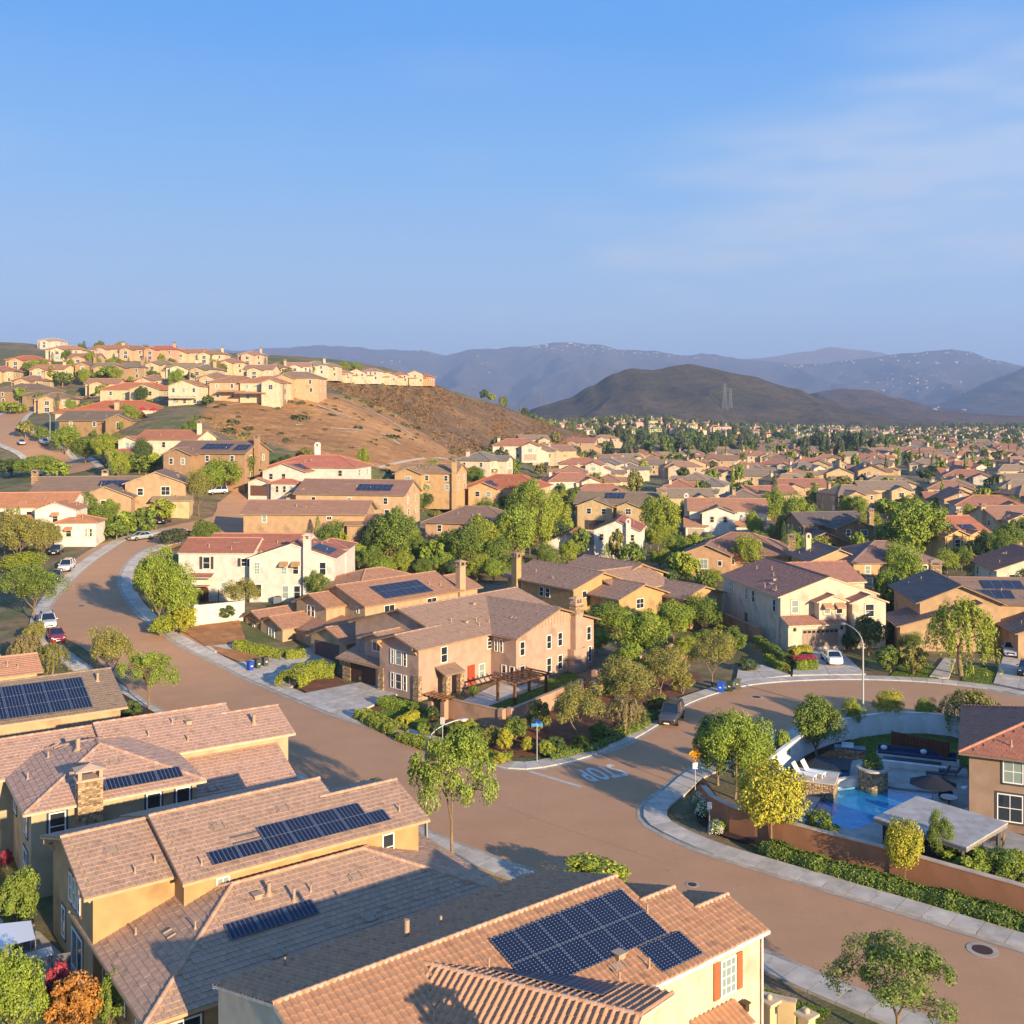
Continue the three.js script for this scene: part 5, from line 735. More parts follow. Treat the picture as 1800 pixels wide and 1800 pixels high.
// every kind is modelled 1 m tall and 1 m wide, then scaled to the tree's size
const KIND = {
  round: { trunk: .14, n: 10500, size: .036, clumps: 42 }, shade: { trunk: .30, n: 11500, size: .031, clumps: 28, airy: 1 }, umbrella: { trunk: .38, n: 9500, size: .029, clumps: 24, airy: 1.4 },
  bush: { trunk: .04, n: 5600, size: .054, clumps: 26 }, column: { trunk: .03, n: 2400, size: .05 }, cone: { trunk: .08, n: 2200, size: .075 }, weep: { trunk: .3, n: 6500, size: .05 }, lump: { trunk: .08, n: 1300, size: .115, clumps: 20 }, spire: { trunk: .06, n: 700, size: .12 }, ball: { trunk: .3, n: 10500, size: .036 }, gum: { trunk: .22, n: 900, size: .13, clumps: 12 },
};
function treeGeo(kind, v) {
  return memo('tree' + kind + v, () => {
    const K = KIND[kind], r = rng(v * 977 + kind.length * 131 + kind.charCodeAt(0)), m = new MB(), t0 = K.trunk, tips = [];
    const lean = V((r() - .5) * .1, 1, (r() - .5) * .1).normalize();
    let place;
    if (kind === 'column' || kind === 'cone' || kind === 'spire') {
      m.tube(V(0, -.03, 0), V(0, .8, 0), .03, .008, 6);
      const lobes = Array.from({ length: 26 }, () => [r() * 6.28, r(), .7 + .5 * r()]);
      place = (r) => { const y = t0 + (1 - t0) * Math.pow(r(), kind === 'column' ? 1 : 1.3), f = (y - t0) / (1 - t0), prof = kind === 'column' ? Math.pow(Math.sin(Math.PI * Math.min(1, .12 + f * .88)), .55) : Math.pow(1 - f, .8) * (.75 + .25 * Math.sin(f * 40)) + .03, an = r() * 6.2832; let bump = .78; for (const [la, ly, lr] of lobes) if (Math.abs(f - ly) < .07) { const da = Math.abs(((an - la + 9.42) % 6.28) - 3.14); if (da < .6) bump = Math.max(bump, lr); } const R = .5 * prof * bump * (.72 + .28 * Math.sqrt(r())); const d = V(Math.cos(an), .35, Math.sin(an)).normalize(); return { p: V(Math.cos(an) * R, y, Math.sin(an) * R), dir: d, k: hash(Math.floor(an * 3), Math.floor(y * 14), v) }; };
    } else if (kind === 'weep') {
      branchy(m, r, V(0, -.02, 0), lean, .34, .035, 2, tips);
      const strands = Array.from({ length: 150 }, () => { const d = rdir(r), R = Math.sqrt(r()), a = r() * 6.28, y = .55 + .45 * (1 - R * R * .7) - .08 * r(); return { x: Math.cos(a) * R * .45, z: Math.sin(a) * R * .45, y, l: .16 + .38 * r() * (0.4 + R), k: r() }; });
      place = (r) => { const s = strands[Math.floor(r() * strands.length)], t = Math.pow(r(), .8); return { p: V(s.x + (r() - .5) * .05 + s.x * t * .12, s.y - t * s.l, s.z + (r() - .5) * .05 + s.z * t * .12), dir: V(s.x, .2, s.z).normalize(), k: s.k, droop: .6 }; };
    } else if (kind === 'ball') {
      m.tube(V(0, -.02, 0), V(.01, t0 + .1, 0), .022, .016, 6); m.tube(V(.01, t0 + .08, 0), V(.1, .6, .05), .014, .006, 5); m.tube(V(.01, t0 + .08, 0), V(-.08, .62, -.06), .014, .006, 5);
      place = (r) => { const d = rdir(r), b = .62 + .72 * fbm(d.x * 2.2 + 5, d.y * 2.2 + d.z * 3 + v, 3, 0, v), R = b * Math.pow(r(), .28); return { p: V(d.x * .5 * R, (t0 + 1) / 2 + d.y * (1 - t0) / 2 * R, d.z * .5 * R), dir: d, k: hash(Math.floor(d.x * 6), Math.floor(d.y * 6 + d.z * 11), v) }; };
    } else {
      const airy = K.airy || 0, cl = [], sk = { x: (r() - .5) * .22, z: (r() - .5) * .22 };
      if (kind === 'bush') { for (let i = 0; i < 5; i++) { const a = i * 1.26; m.tube(V(0, 0, 0), V(Math.cos(a) * .2, .5, Math.sin(a) * .2), .02, .008, 5); } }
      else if (kind === 'lump' || kind === 'gum') { m.tube(V(0, -.03, 0), V(lean.x * .4, .6, lean.z * .4), .035, .015, 6); }
      else branchy(m, r, V(0, -.02, 0), lean, t0 * (airy ? .8 : .9), airy ? .022 : .03, airy ? 3 : 2, tips);
      for (let i = 0; i < K.clumps; i++) {
        let c, R; const a = i * 2.39996 + r() * .7, f = (i + .5) / K.clumps;
        if (kind === 'umbrella') { const q = Math.sqrt(f) * .44; c = V(Math.cos(a) * q, .93 - q * q * .9 - r() * .26, Math.sin(a) * q); R = .065 + .085 * r(); }
        else if (kind === 'shade') { const z = 1 - 1.5 * f, q = Math.sqrt(Math.max(0, 1 - z * z)) * (.5 + .5 * r()); c = V(Math.cos(a) * q * .42 + sk.x * z, (t0 + 1) / 2 + .04 + z * (1 - t0) * (.3 + .14 * r()), Math.sin(a) * q * .42 + sk.z * z); R = .08 + .11 * r(); }
        else if (kind === 'gum') { const z = 1 - 1.8 * f, q = Math.sqrt(Math.max(0, 1 - z * z)) * (.5 + .4 * r()); c = V(Math.cos(a) * q * .36, .62 + z * .34, Math.sin(a) * q * .36); R = .12 + .09 * r(); }
        else { const z = 1 - 1.7 * f, q = Math.sqrt(Math.max(0, 1 - z * z)) * (.45 + .6 * r()); c = V(Math.cos(a) * q * .38 + sk.x * z, (t0 + 1) / 2 + z * (1 - t0) * (.26 + .16 * r()), Math.sin(a) * q * .38 + sk.z * z); R = .075 + .13 * r() * r() + .02; }
        if (tips.length && airy) { const tp = tips[Math.floor(r() * tips.length)]; if (r() < .5) c.lerp(tp.clone().multiplyScalar(1), .25); }
        cl.push([c, R, r()]);
      }
      if (!['bush', 'lump', 'gum'].includes(kind)) for (let i = 0; i < cl.length; i += 2) { const tp = tips[i % Math.max(1, tips.length)] || V(0, t0, 0); m.tube(tp, cl[i][0], .007, .003, 4); }
      const mid = V(0, (t0 + 1) / 2, 0);
      place = (r) => { const [c, R, k] = cl[Math.floor(r() * cl.length)]; let d = rdir(r); if (d.dot(V().subVectors(c, mid)) < 0 && r() < .55) d.negate(); if (d.y < 0 && r() < .4) d.y *= -1; return { p: V().copy(c).addScaledVector(d, R * (.45 + .62 * Math.pow(r(), .6)) * (1 + .25 * (r() - .5))), dir: d, k }; };
    }
    return [m.geo(), leaves(v * 31 + 7, K.n, K.size, place, kind === 'weep' ? .3 : kind === 'umbrella' || kind === 'shade' ? .42 : .55)];
  });
}
const plants = []; let plantN = 0;
const NAME = { round: 'broadleaf_tree', shade: 'spreading_tree', umbrella: 'street_tree', bush: 'shrub', column: 'cypress_tree', cone: 'conifer_tree', weep: 'weeping_tree', lump: 'garden_tree', spire: 'conifer_tree', ball: 'clipped_tree', gum: 'eucalyptus_tree' };
const CAT = { bush: 'shrub' };
const LOOK = { bright: 'bright green', lime: 'yellow-green', mid: 'mid-green', dark: 'dark green', olive: 'olive green', yellow: 'yellow', gold: 'golden yellow', red: 'red-flowering', orange: 'orange-leaved', pine: 'dark pine green', dusty: 'dusty green', straw: 'straw-coloured', white: 'white-flowering' };
const KW = { round: 'rounded tree', shade: 'spreading tree', umbrella: 'airy tree', bush: 'leafy shrub', column: 'slim cypress', cone: 'conical tree', weep: 'weeping tree', lump: 'small tree', spire: 'pointed conifer', ball: 'ball-headed tree', gum: 'tall tree' };
function plantAt(kind, tint, x, d, hgt, wid, label, group, y) {
  const v = plantN++ % (['lump', 'gum', 'spire', 'bush', 'round'].includes(kind) ? 4 : 3), [tg, cg] = treeGeo(kind, v);
  const t = thing(NAME[kind], label || '', CAT[kind] || 'tree', group); t.position.set(x, y ?? T(x, d), -d); t.rotation.y = hash(plantN, 3) * 6.28; t.scale.set(wid, hgt, wid);
  part(t, kind === 'bush' ? 'stem' : 'trunk', tg, M.bark); part(t, kind === 'bush' ? 'foliage' : 'crown', cg, leafMat(tint));
  plants.push({ t, kind, tint, x, d, label }); return t;
}
// a bearing to the foot of the plant, then its height and width as seen, in photograph columns
function plant(kind, tint, px, py, hp, wp, label, group) { const q = hit(px, py), k = q.d / FOC; return plantAt(kind, tint, q.x, q.d, hp * k, wp * k, label, group); }
function hedge(name, label, pts, hgt, wid, tint, n, size = .16, cat = 'hedge', y = 0, parent) {
  const segs = []; let L = 0; for (let i = 0; i < pts.length - 1; i++) { const l = Math.hypot(pts[i + 1][0] - pts[i][0], pts[i + 1][1] - pts[i][1]); segs.push([pts[i], pts[i + 1], l]); L += l; }
  const c = pts[0], y0 = T(c[0], c[1]) + y, g = leaves(Math.round(c[0] * 37 + c[1] * 11), Math.round(n * 2), size * 1.15, (r) => {
    let s = r() * L, k = 0; while (k < segs.length - 1 && s > segs[k][2]) s -= segs[k++][2]; const [a, b, l] = segs[k], t = Math.min(1, s / l), dx = (b[0] - a[0]) / l, dd = (b[1] - a[1]) / l, X = lerp(a[0], b[0], t), D = lerp(a[1], b[1], t);
    const bulge = .8 + .45 * fbm(X * 1.1, D * 1.1, 3, 0, 4), an = r() * Math.PI, e = .75 + .25 * Math.sqrt(r()), sx = Math.sign(Math.cos(an)) * Math.pow(Math.abs(Math.cos(an)), .55), sy = Math.pow(Math.sin(an), .55);
    const o = sx * wid / 2 * e * bulge, yy = Math.max(.04, sy * hgt * e * bulge); return { p: V(X - dd * o - c[0], yy + T(X, D) - T(c[0], c[1]), -(D + dx * o - c[1])), dir: V(-dd * sx, sy + .2, -dx * sx).normalize(), k: vn(X * 2.3, D * 2.3, 0, 6) };
  });
  n = 0; const h = thing(name, label, cat); h.position.set(c[0], y0, -c[1]); part(h, 'foliage', g, leafMat(tint));
  const st = new MB(); for (let i = 0; i < segs.length; i++) { const [a, b, l] = segs[i], nn = Math.max(1, Math.round(l / 1.2)); for (let j = 0; j < nn; j++) { const X = lerp(a[0], b[0], (j + .5) / nn) - c[0], D = lerp(a[1], b[1], (j + .5) / nn) - c[1], yy = T(X + c[0], D + c[1]) - T(c[0], c[1]); st.tube(V(X, yy - .1, -D), V(X, yy + hgt * .6, -D), .03, .015, 5); } } part(h, 'stem', st.geo(), M.bark); return h;
}
function grass(pts, n, label, lift = .08) {
  const xs = pts.map((p) => p[0]), ds = pts.map((p) => p[1]), a = Math.min(...xs), b = Math.max(...xs), e = Math.min(...ds), f = Math.max(...ds);
  const g = leaves(Math.round(a * 91 + e * 17), n, .13, (r) => { let x, d, k = 0; do { x = a + r() * (b - a); d = e + r() * (f - e); } while (!inPoly(pts, x, d) && k++ < 60); return { p: V(x - a, T(x, d) + lift + r() * .03, -(d - e)), dir: V((r() - .5) * 1.6, .7, (r() - .5) * 1.6), k: vn(x * 1.4, d * 1.4, 0, 5) }; }, .3);
  const m = shade(new THREE.Mesh(g, leafMat('turf'))); m.position.set(a, 0, -e); stuff(m, 'grass', label, 'grass');
}
function flowers(t, n, tint) { part(t, 'blossom', leaves(77, n, .075, (r) => { const d = rdir(r); d.y = Math.abs(d.y); return { p: V(d.x * .5 * (.8 + .3 * r()), .25 + d.y * .75 * (.85 + .25 * r()), d.z * .5 * (.8 + .3 * r())), dir: d, k: r() }; }, .9), leafMat(tint)); }
// --- the street and garden trees, near to far
const P1 = [
  ['umbrella', 'bright', 796, 1512, 226, 172, 'tall airy green street tree in front of the stop line'], ['umbrella', 'mid', 1578, 1842, 186, 232, 'broad airy street tree at the bottom right corner'], ['umbrella', 'bright', 262, 1248, 108, 108, 'small flat-topped street tree behind the greige roof'], ['shade', 'olive', 196, 1205, 98, 88, 'olive green street tree beside the red car\'s kerb'],
  ['shade', 'mid', 62, 1092, 96, 118, 'dense spreading street tree above the parked red car'], ['bush', 'bright', 452, 1342, 92, 62, 'upright green shrub behind the gable of the greige house'], ['bush', 'lime', 645, 1418, 48, 80, 'yellow-green shrub behind the ochre roof end'], ['bush', 'lime', 1052, 1582, 74, 150, 'round yellow-green shrub behind the barrel-tiled ridge'],
  ['shade', 'bright', 1292, 1404, 150, 132, 'tall green tree inside the corner wall beside the warning sign'], ['round', 'mid', 1262, 1380, 126, 92, 'dense green tree behind the corner wall bend'], ['round', 'bright', 1322, 1390, 116, 84, 'bright dense tree between the corner tree and the white wall'], ['bush', 'mid', 1348, 1366, 58, 62, 'green shrub hiding the left end of the white pool wall'], ['ball', 'gold', 1356, 1492, 150, 128, 'yellow ball-headed tree by the grey mailbox cabinet'], ['ball', 'gold', 1590, 1560, 122, 66, 'small yellow street tree in front of the flat cabana roof'],
  ['bush', 'mid', 1440, 1480, 52, 72, 'green shrub between the yellow tree and the pool'], ['bush', 'dark', 1402, 1482, 40, 52], ['shade', 'mid', 1655, 1545, 110, 60, 'wispy grey-green tree leaning over the cabana roof'], ['bush', 'bright', 1700, 1552, 72, 110, 'broad green shrub right of the cabana roof'], ['bush', 'mid', 1752, 1556, 72, 90], ['bush', 'lime', 1800, 1560, 62, 80],
  ['round', 'mid', 1435, 1328, 104, 96, 'green tree leaning against the white pool wall'], ['bush', 'bright', 1376, 1345, 62, 40, 'upright bright shrub beside the white pool wall'], ['shade', 'lime', 1500, 1296, 66, 42], ['shade', 'gold', 1560, 1284, 70, 58, 'yellow-green young tree against the curved white wall, middle one'], ['shade', 'lime', 1627, 1284, 54, 48, 'green young tree against the curved white wall, right one'], ['weep', 'olive', 1705, 1292, 84, 110, 'wispy olive tree over the right end of the white wall'], ['bush', 'dark', 1745, 1290, 62, 66],
  ['shade', 'olive', 1012, 1308, 100, 108, 'olive-toned tree on the bank by the street-name post'], ['shade', 'olive', 1105, 1262, 100, 116, 'olive-toned tree on the bank above the grey SUV'], ['shade', 'olive', 1160, 1232, 92, 104], ['shade', 'olive', 1252, 1206, 92, 92, 'olive-toned tree beside the blue wheeled bin'], ['weep', 'straw', 1098, 1285, 66, 80], ['round', 'bright', 1130, 1168, 96, 100, 'feathery green tree behind the corner house balcony'], ['round', 'mid', 1062, 1120, 66, 74], ['round', 'bright', 1185, 1130, 78, 80], ['round', 'mid', 1238, 1112, 66, 72, 'dark round tree at the left flank of the cream house'], ['bush', 'mid', 1082, 1230, 44, 60],
  ['weep', 'lime', 1690, 1188, 142, 130, 'large weeping willow-like tree in front of the right-edge house'], ['round', 'dark', 1527, 1152, 72, 66, 'dark rounded tree at the right corner of the cream house'], ['bush', 'dark', 1492, 1142, 34, 40], ['bush', 'mid', 1565, 1182, 48, 60], ['bush', 'olive', 1605, 1186, 52, 60], ['bush', 'dark', 1560, 1130, 40, 60],
  ['shade', 'bright', 282, 1112, 140, 100, 'tall bright green tree on the bend beside the white house'], ['round', 'bright', 300, 1108, 110, 90], ['round', 'lime', 262, 1062, 84, 60], ['bush', 'yellow', 318, 1116, 48, 58], ['bush', 'lime', 282, 1118, 38, 56], ['shade', 'olive', 428, 1085, 66, 78, 'olive tree in front of the white house'], ['bush', 'dark', 398, 1092, 32, 44],
  ['bush', 'mid', 28, 1640, 118, 84, 'dark leafy shrub beside the ochre house patio'], ['round', 'bright', 30, 1838, 170, 110, 'bright green tree in the bottom left corner'], ['bush', 'orange', 128, 1830, 118, 108, 'orange-leaved shrub at the bottom left'], ['bush', 'red', 104, 1800, 108, 66, 'red-flowering shrub behind the orange-leaved shrub'], ['bush', 'mid', 192, 1812, 110, 62], ['bush', 'mid', 262, 1812, 46, 62], ['bush', 'red', 12, 1528, 36, 26],
  ['weep', 'olive', 430, 1402, 92, 70], ['weep', 'straw', 320, 1410, 72, 76], ['bush', 'dark', 232, 1262, 34, 48], ['weep', 'straw', 45, 1176, 64, 66], ['weep', 'olive', 92, 1184, 56, 62], ['bush', 'olive', 62, 1130, 40, 40],
  ['bush', 'dusty', 305, 958, 32, 70, 'dusty spreading shrub overhanging the kerb at the bend'], ['shade', 'olive', 30, 1008, 106, 92], ['shade', 'olive', 68, 1000, 84, 70], ['round', 'lime', 40, 1012, 44, 90], ['shade', 'bright', 8, 980, 70, 60], ['column', 'mid', 32, 960, 70, 14], ['column', 'mid', 14, 965, 60, 14],
];
for (const a of P1) plant(...a);
// --- behind the junction
const P3 = `round mid 690 1002 116 96|round bright 715 985 70 60|round dark 662 998 90 66|round mid 732 1000 62 56|lump bright 640 985 66 60|lump mid 612 980 52 40|lump bright 760 1008 62 62|round bright 792 1002 76 70|round lime 850 1004 104 70|round mid 820 1010 90 76|round bright 905 1000 120 88|round lime 945 985 112 72|round mid 870 1012 72 70|round lime 978 960 96 66|round bright 930 930 92 72|round dark 986 972 60 54|lump mid 1020 985 62 40|lump olive 1082 992 66 34|lump mid 1110 1000 50 60|round lime 1170 965 100 66|round bright 1152 950 80 60|column mid 1110 930 52 12|column mid 1140 930 50 12|lump lime 1205 1030 66 54|lump mid 1190 1018 50 46|round lime 1318 1012 74 66|round mid 1330 990 60 56|column dark 1378 1000 84 14|column dark 1392 1000 78 12|round bright 1405 950 84 70|round bright 1360 930 72 60|column dark 1362 905 70 15|round mid 1385 960 70 50|lump lime 1440 985 46 44|round bright 1610 988 118 116|round mid 1560 985 70 60|round lime 1640 985 70 56|round bright 1580 1040 90 60|lump lime 1600 1010 74 60|lump bright 1512 985 54 36|round mid 1770 985 70 66|round bright 1742 1000 62 62|lump olive 1720 1000 60 54|round mid 1800 970 64 60|lump mid 1570 1090 84 56|round bright 1592 1060 100 66|lump dark 1552 1060 60 36|lump lime 1500 1042 44 30|lump mid 1290 1000 44 46|lump mid 1240 1040 40 44|lump red 1212 1018 22 18|lump dark 1175 1040 44 50|lump mid 1080 1060 50 60|round bright 762 885 76 78|round lime 780 880 62 60|round bright 798 888 54 44|lump mid 730 900 40 36|round mid 580 985 70 60|lump lime 600 992 60 40|lump olive 560 980 40 40|round bright 896 900 56 60|lump mid 880 915 44 44`;
const P5 = `round lime 625 1000 47 53|round mid 648 1010 55 48|round bright 672 1016 41 56|round lime 705 1012 44 48|round mid 745 1018 39 45|round bright 775 1016 47 48|round dark 800 1022 41 48|round lime 838 1020 47 48|round bright 868 1024 44 53|round mid 905 1018 47 45|round lime 1000 1000 55 45|round mid 962 1000 47 48|round bright 1185 985 51 48|round lime 1160 1000 39 43|round mid 1205 1000 47 40|round lime 1258 1030 31 40|round bright 1395 985 55 48|round lime 1412 968 47 37|round mid 1430 1000 36 40|round bright 1535 1010 47 45|round lime 1550 1030 44 40|round mid 1610 1110 70 56|round bright 1640 1040 44 48|round lime 1665 1008 44 48|round mid 1690 1004 47 43|round bright 1780 1010 39 48|round mid 1560 960 47 48|round bright 1650 940 51 45|round lime 1530 935 39 40|round mid 1440 930 36 48|round lime 1290 935 39 32|round bright 1190 930 44 40|round mid 1010 900 47 40|round lime 960 905 51 48|round bright 700 890 39 40|round mid 850 930 55 53|round lime 820 940 44 40|round bright 1680 1080 55 48|round dark 1560 1090 44 48|round mid 1600 1150 39 48|round bright 1085 1120 59 56|round lime 1050 1150 47 48|round mid 1120 1140 55 53|round bright 1160 1180 55 56|round lime 1205 1165 51 53|round mid 1230 1150 47 48|round bright 985 1030 34 40|bush lime 1270 1120 23 35|bush mid 1290 1125 27 32|bush bright 345 1060 27 32|bush lime 375 1050 27 35|round bright 330 1075 47 40|bush mid 545 1105 27 32`;
// --- up the slope on the left
const P4 = `round bright 398 862 62 76|round mid 430 858 70 50|round lime 445 850 56 34|shade olive 350 908 84 50|round bright 372 868 52 48|round lime 185 815 56 60|round bright 115 800 54 60|round mid 150 815 50 60|round bright 62 838 40 84|lump dark 20 838 34 60|lump mid 245 832 36 60|lump lime 270 828 34 34|round mid 178 940 60 60|round bright 190 930 56 50|column mid 150 935 66 10|column mid 162 932 62 10|lump bright 225 945 52 50|lump mid 250 945 56 60|lump lime 285 920 46 52|lump mid 205 950 36 50|lump lime 118 925 40 30|lump olive 95 920 36 40|column dark 172 690 22 6|column dark 250 655 30 6|column dark 256 655 28 5|column dark 262 656 26 5|column dark 300 655 22 5|column dark 148 625 26 8|lump bright 38 712 34 30|lump mid 70 715 28 22|lump lime 30 728 22 40|lump bright 192 668 26 50|lump mid 150 670 22 40|lump mid 110 680 28 44|lump olive 90 668 26 30|lump dark 345 672 24 22|lump dark 360 668 26 14|lump mid 485 695 22 16|lump mid 500 692 20 14|lump dark 365 715 22 26|lump mid 310 712 18 20|lump bright 610 862 46 34|lump mid 590 855 28 26|lump olive 470 905 26 40|lump olive 520 905 22 34|lump mid 575 850 26 40|lump mid 640 860 30 40|lump dark 690 858 22 40|lump olive 45 770 34 36|lump mid 72 778 30 30|lump lime 10 728 24 24|lump olive 210 645 14 26|lump mid 330 660 18 26|lump dark 420 650 16 30|lump mid 60 652 14 22|lump mid 460 690 20 26|lump bright 100 842 34 52`;
for (const l of [...P3.split('|'), ...P5.split('|'), ...P4.split('|')]) { const [k, t, a, b, c, e] = l.split(' '), g = k === 'column' ? 1 : .96; plant(k, t, +a, +b, +c * g, +e * g); }
// ------------------------------------------------------------------ the houses of the middle distance
/* a compact description: bearing of the near corner/foot, wall height, main block and wings in metres */
function midHouse(label, px, py, rot, o, vols) { const q = hit(px, py); return house(o.name || 'tract_house', label, { x: q.x, d: q.d, rot, detail: 2, frame: '#ece7dc', r: 11, fascia: '#c9b596', base: 4, sur: '#d2bf9f', ...o, y: o.y ?? q.y }, vols); }
const win2 = (n, len, eave, two = true) => { const r = []; for (let i = 0; i < n; i++) { const a = (i + .5) * len / n; if (two) r.push(['f', a, eave - 2.2, 1, 1.4]); r.push(['f', a + .3, .9, 1.1, 1.4]); } return r; };
const winL = (n, len, eave, two = true) => win2(n, len, eave, two).map((w) => ['l', ...w.slice(1)]), winR = (n, len, eave, two = true) => win2(n, len, eave, two).map((w) => ['r', ...w.slice(1)]);
const box2 = (w, dep, e, roof = 'hip', ex = {}) => ({ u: [0, w], w: [0, dep], y: [0, e], roof, win: [...win2(3, w, e), ...winL(2, dep, e), ...winR(2, dep, e)], ...ex });
let hh;
const chim = (h, u, w, y0, y1, sx, sz, m, c, st) => chimney(h, u, w, y0, y1 - 1.5, sx * .82, sz * .85, m, c, st);
hh = midHouse('white house with coral tile roof and arched chimney top amid the centre trees', 1044, 985, -12, { wall: '#efe4d4', roof: '#b06a54', short: 'the arched-chimney white house' }, [box2(9.5, 12, 6.4, 'gw', { pitch: .42, ov: .3 }), { u: [-11, 0], w: [1, 12], y: [0, 3.2], roof: 'gw', pitch: .4, ov: .4 }]); chim(hh, 7.2, -.4, 0, 9.4, 1.1, .8, stucco('#efe4d4'), '#efe4d4', 'arch');
midHouse('tan hip-roofed house standing left of the centre trees', 748, 968, -14, { wall: '#c5a080', roof: '#8f7566', short: 'the tan hip-roofed house' }, [box2(18, 13, 6.2, 'hip', { pitch: .4, ov: .8 }), { u: [10, 16], w: [-3, 3], y: [0, 5.6], roof: 'gw', pitch: .36, win: [['f', 3, 3.6, 1.4, 1.4]] }]);
hh = midHouse('olive tan house with front gable and a dark garage above a pale driveway', 1012, 928, -14, { wall: '#cdb283', roof: '#8f7d66', short: 'the dark-garage olive house' }, [box2(22, 14, 6.6, 'gu', { pitch: .36, ov: .6 }), { u: [1, 10], w: [-3, 5], y: [0, 6.2], roof: 'gw', pitch: .38, ov: .5, win: [['f', 3, 4, 1.2, 1.5], ['f', 6.8, 4, 1.2, 1.5]], garage: [['f', 4.6, 5.4, 2.4, '#4a3f36', 0]] }, { u: [11, 17], w: [-2, 4], y: [0, 6], roof: 'gw', pitch: .38, win: [['f', 3, 4, 1.4, 1.5]] }]); chim(hh, 22.6, 3, 0, 11, 1.6, 1.4, stucco('#cdb283')); solar(hh, hh.planes[0][0], 7, 3.5, 5, 2, 1.05, 1.7);
driveway('driveway', [hit(1010, 948), hit(1060, 948), hit(1062, 922), hit(1016, 922)].map((q) => [q.x, q.d]), 2, 3, .1);
hh = midHouse('white two-storey house with tan tile roofs and an arched chimney, right of centre', 1212, 942, -8, { wall: '#efe6d6', roof: '#b98a6c', short: 'the white house right of centre' }, [box2(19, 13, 6.6, 'gu', { pitch: .38, ov: .5 }), { u: [3, 11], w: [-3.5, 4], y: [0, 6.3], roof: 'gw', pitch: .36, win: [['f', 2.4, 3.8, 1, 1.5], ['f', 5.6, 3.8, 1, 1.5]], garage: [] }, { u: [-1, 4], w: [-4, 2], y: [0, 3], roof: 'sf', pitch: .3, garage: [['f', 2.5, 4, 2.3, '#b7a893', 0]] }, { u: [11, 18], w: [-3, 1], y: [0, 3.1], roof: 'sf', pitch: .3 }]); chim(hh, -.6, 8, 0, 10.6, 1.3, 1.1, stucco('#efe6d6'), '#efe6d6', 'arch'); solar(hh, hh.planes[1][0], 1, 1, 4, 1, 1.1, 2.4);
hh = midHouse('broad tan single-storey house with stone chimney in front of the white house', 1212, 1008, -18, { wall: '#c9a07a', roof: '#a07862', short: 'the broad tan house' }, [box2(18, 14, 4.4, 'hip', { pitch: .42, ov: .7, win: [['f', 4, 1.6, 1.6, 1.7], ['f', 8, 2, .9, 1], ['f', 12, 1.6, 2.4, 1.6], ['f', 16, 1.6, 2, 1.5]] }), { u: [-1, 8], w: [-2.5, 5], y: [0, 4.2], roof: 'gw', pitch: .4, win: [['f', 4, 1.4, 1.6, 1.8], ['f', 7, 2, .8, 1]] }]); chim(hh, 18.5, 6, 0, 8.2, 1.6, 1.2, M.stone);
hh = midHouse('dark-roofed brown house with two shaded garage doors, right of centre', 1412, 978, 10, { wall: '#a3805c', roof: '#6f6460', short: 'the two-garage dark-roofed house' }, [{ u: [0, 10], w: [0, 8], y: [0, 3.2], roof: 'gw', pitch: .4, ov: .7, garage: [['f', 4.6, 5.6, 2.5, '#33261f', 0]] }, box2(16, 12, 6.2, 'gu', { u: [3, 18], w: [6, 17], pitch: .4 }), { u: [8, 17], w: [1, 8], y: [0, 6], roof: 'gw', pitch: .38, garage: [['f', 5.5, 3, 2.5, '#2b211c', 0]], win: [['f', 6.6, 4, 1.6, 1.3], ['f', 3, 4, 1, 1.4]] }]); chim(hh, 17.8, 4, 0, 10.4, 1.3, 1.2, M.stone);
hh = midHouse('yellow half-timbered house with orange roof and slim solar strips on the right', 1632, 990, 14, { wall: '#e0b67c', roof: '#b7775a', short: 'the half-timbered house' }, [box2(14, 13, 6.2, 'gu', { pitch: .4 }), { u: [1, 6.6], w: [-4, 4], y: [0, 6], roof: 'gw', pitch: .42, win: [['f', 2.8, 3.6, 1.3, 1.6], ['f', 2.8, .9, 1.8, 1.5]] }, { u: [7, 12], w: [-2.5, 3], y: [0, 5.6], roof: 'gw', pitch: .4, win: [['f', 2.5, 3.3, 1.2, 1.4]] }]); chim(hh, 13, 8, 0, 10.6, 1.4, 1.2, stucco('#d9b07a')); solar(hh, hh.planes[0][0], 4, 1.6, 3, 1, 1.1, 2.2); solar(hh, hh.planes[0][0], 8.6, 1.2, 3, 1, 1.1, 2.2);
{ const tb = new MB(); for (const u of [1.2, 2.9, 4.8, 6.4]) tb.box(u, 2.8, 4.0, u + .16, 6.4, 4.05); tb.box(1.1, 2.7, 4.0, 6.5, 2.9, 4.06); tb.box(1.1, 5.7, 4.0, 6.5, 5.86, 4.06); part(hh, 'timber_framing', tb.geo(), paint('#6b4a30')); }
hh = midHouse('tan hip-roofed house just behind the cream garage house', 1500, 1040, 4, { wall: '#cda97e', roof: '#97776a', short: 'the tan house behind the cream one' }, [box2(15, 13, 5.2, 'hip', { pitch: .4, ov: .7 }), { u: [-6, 4], w: [4, 14], y: [0, 4.8], roof: 'gw', pitch: .4 }]); chim(hh, -3.6, 12, 0, 9.2, 1.1, 1, stucco('#e6cfa8'), '#e6cfa8', 'arch');
hh = midHouse('beige house with brown roof at the right edge beyond the yellow one', 1752, 955, 8, { wall: '#d6bb94', roof: '#a67f6a' }, [box2(16, 12, 6, 'gu', { pitch: .38 }), { u: [1, 8], w: [-3, 3], y: [0, 5.8], roof: 'gw', pitch: .38, win: [['f', 3.5, 3.4, 1.4, 1.6]] }]); chim(hh, -.4, 5, 0, 9.6, 1.4, 1.1, stucco('#d6bb94'));
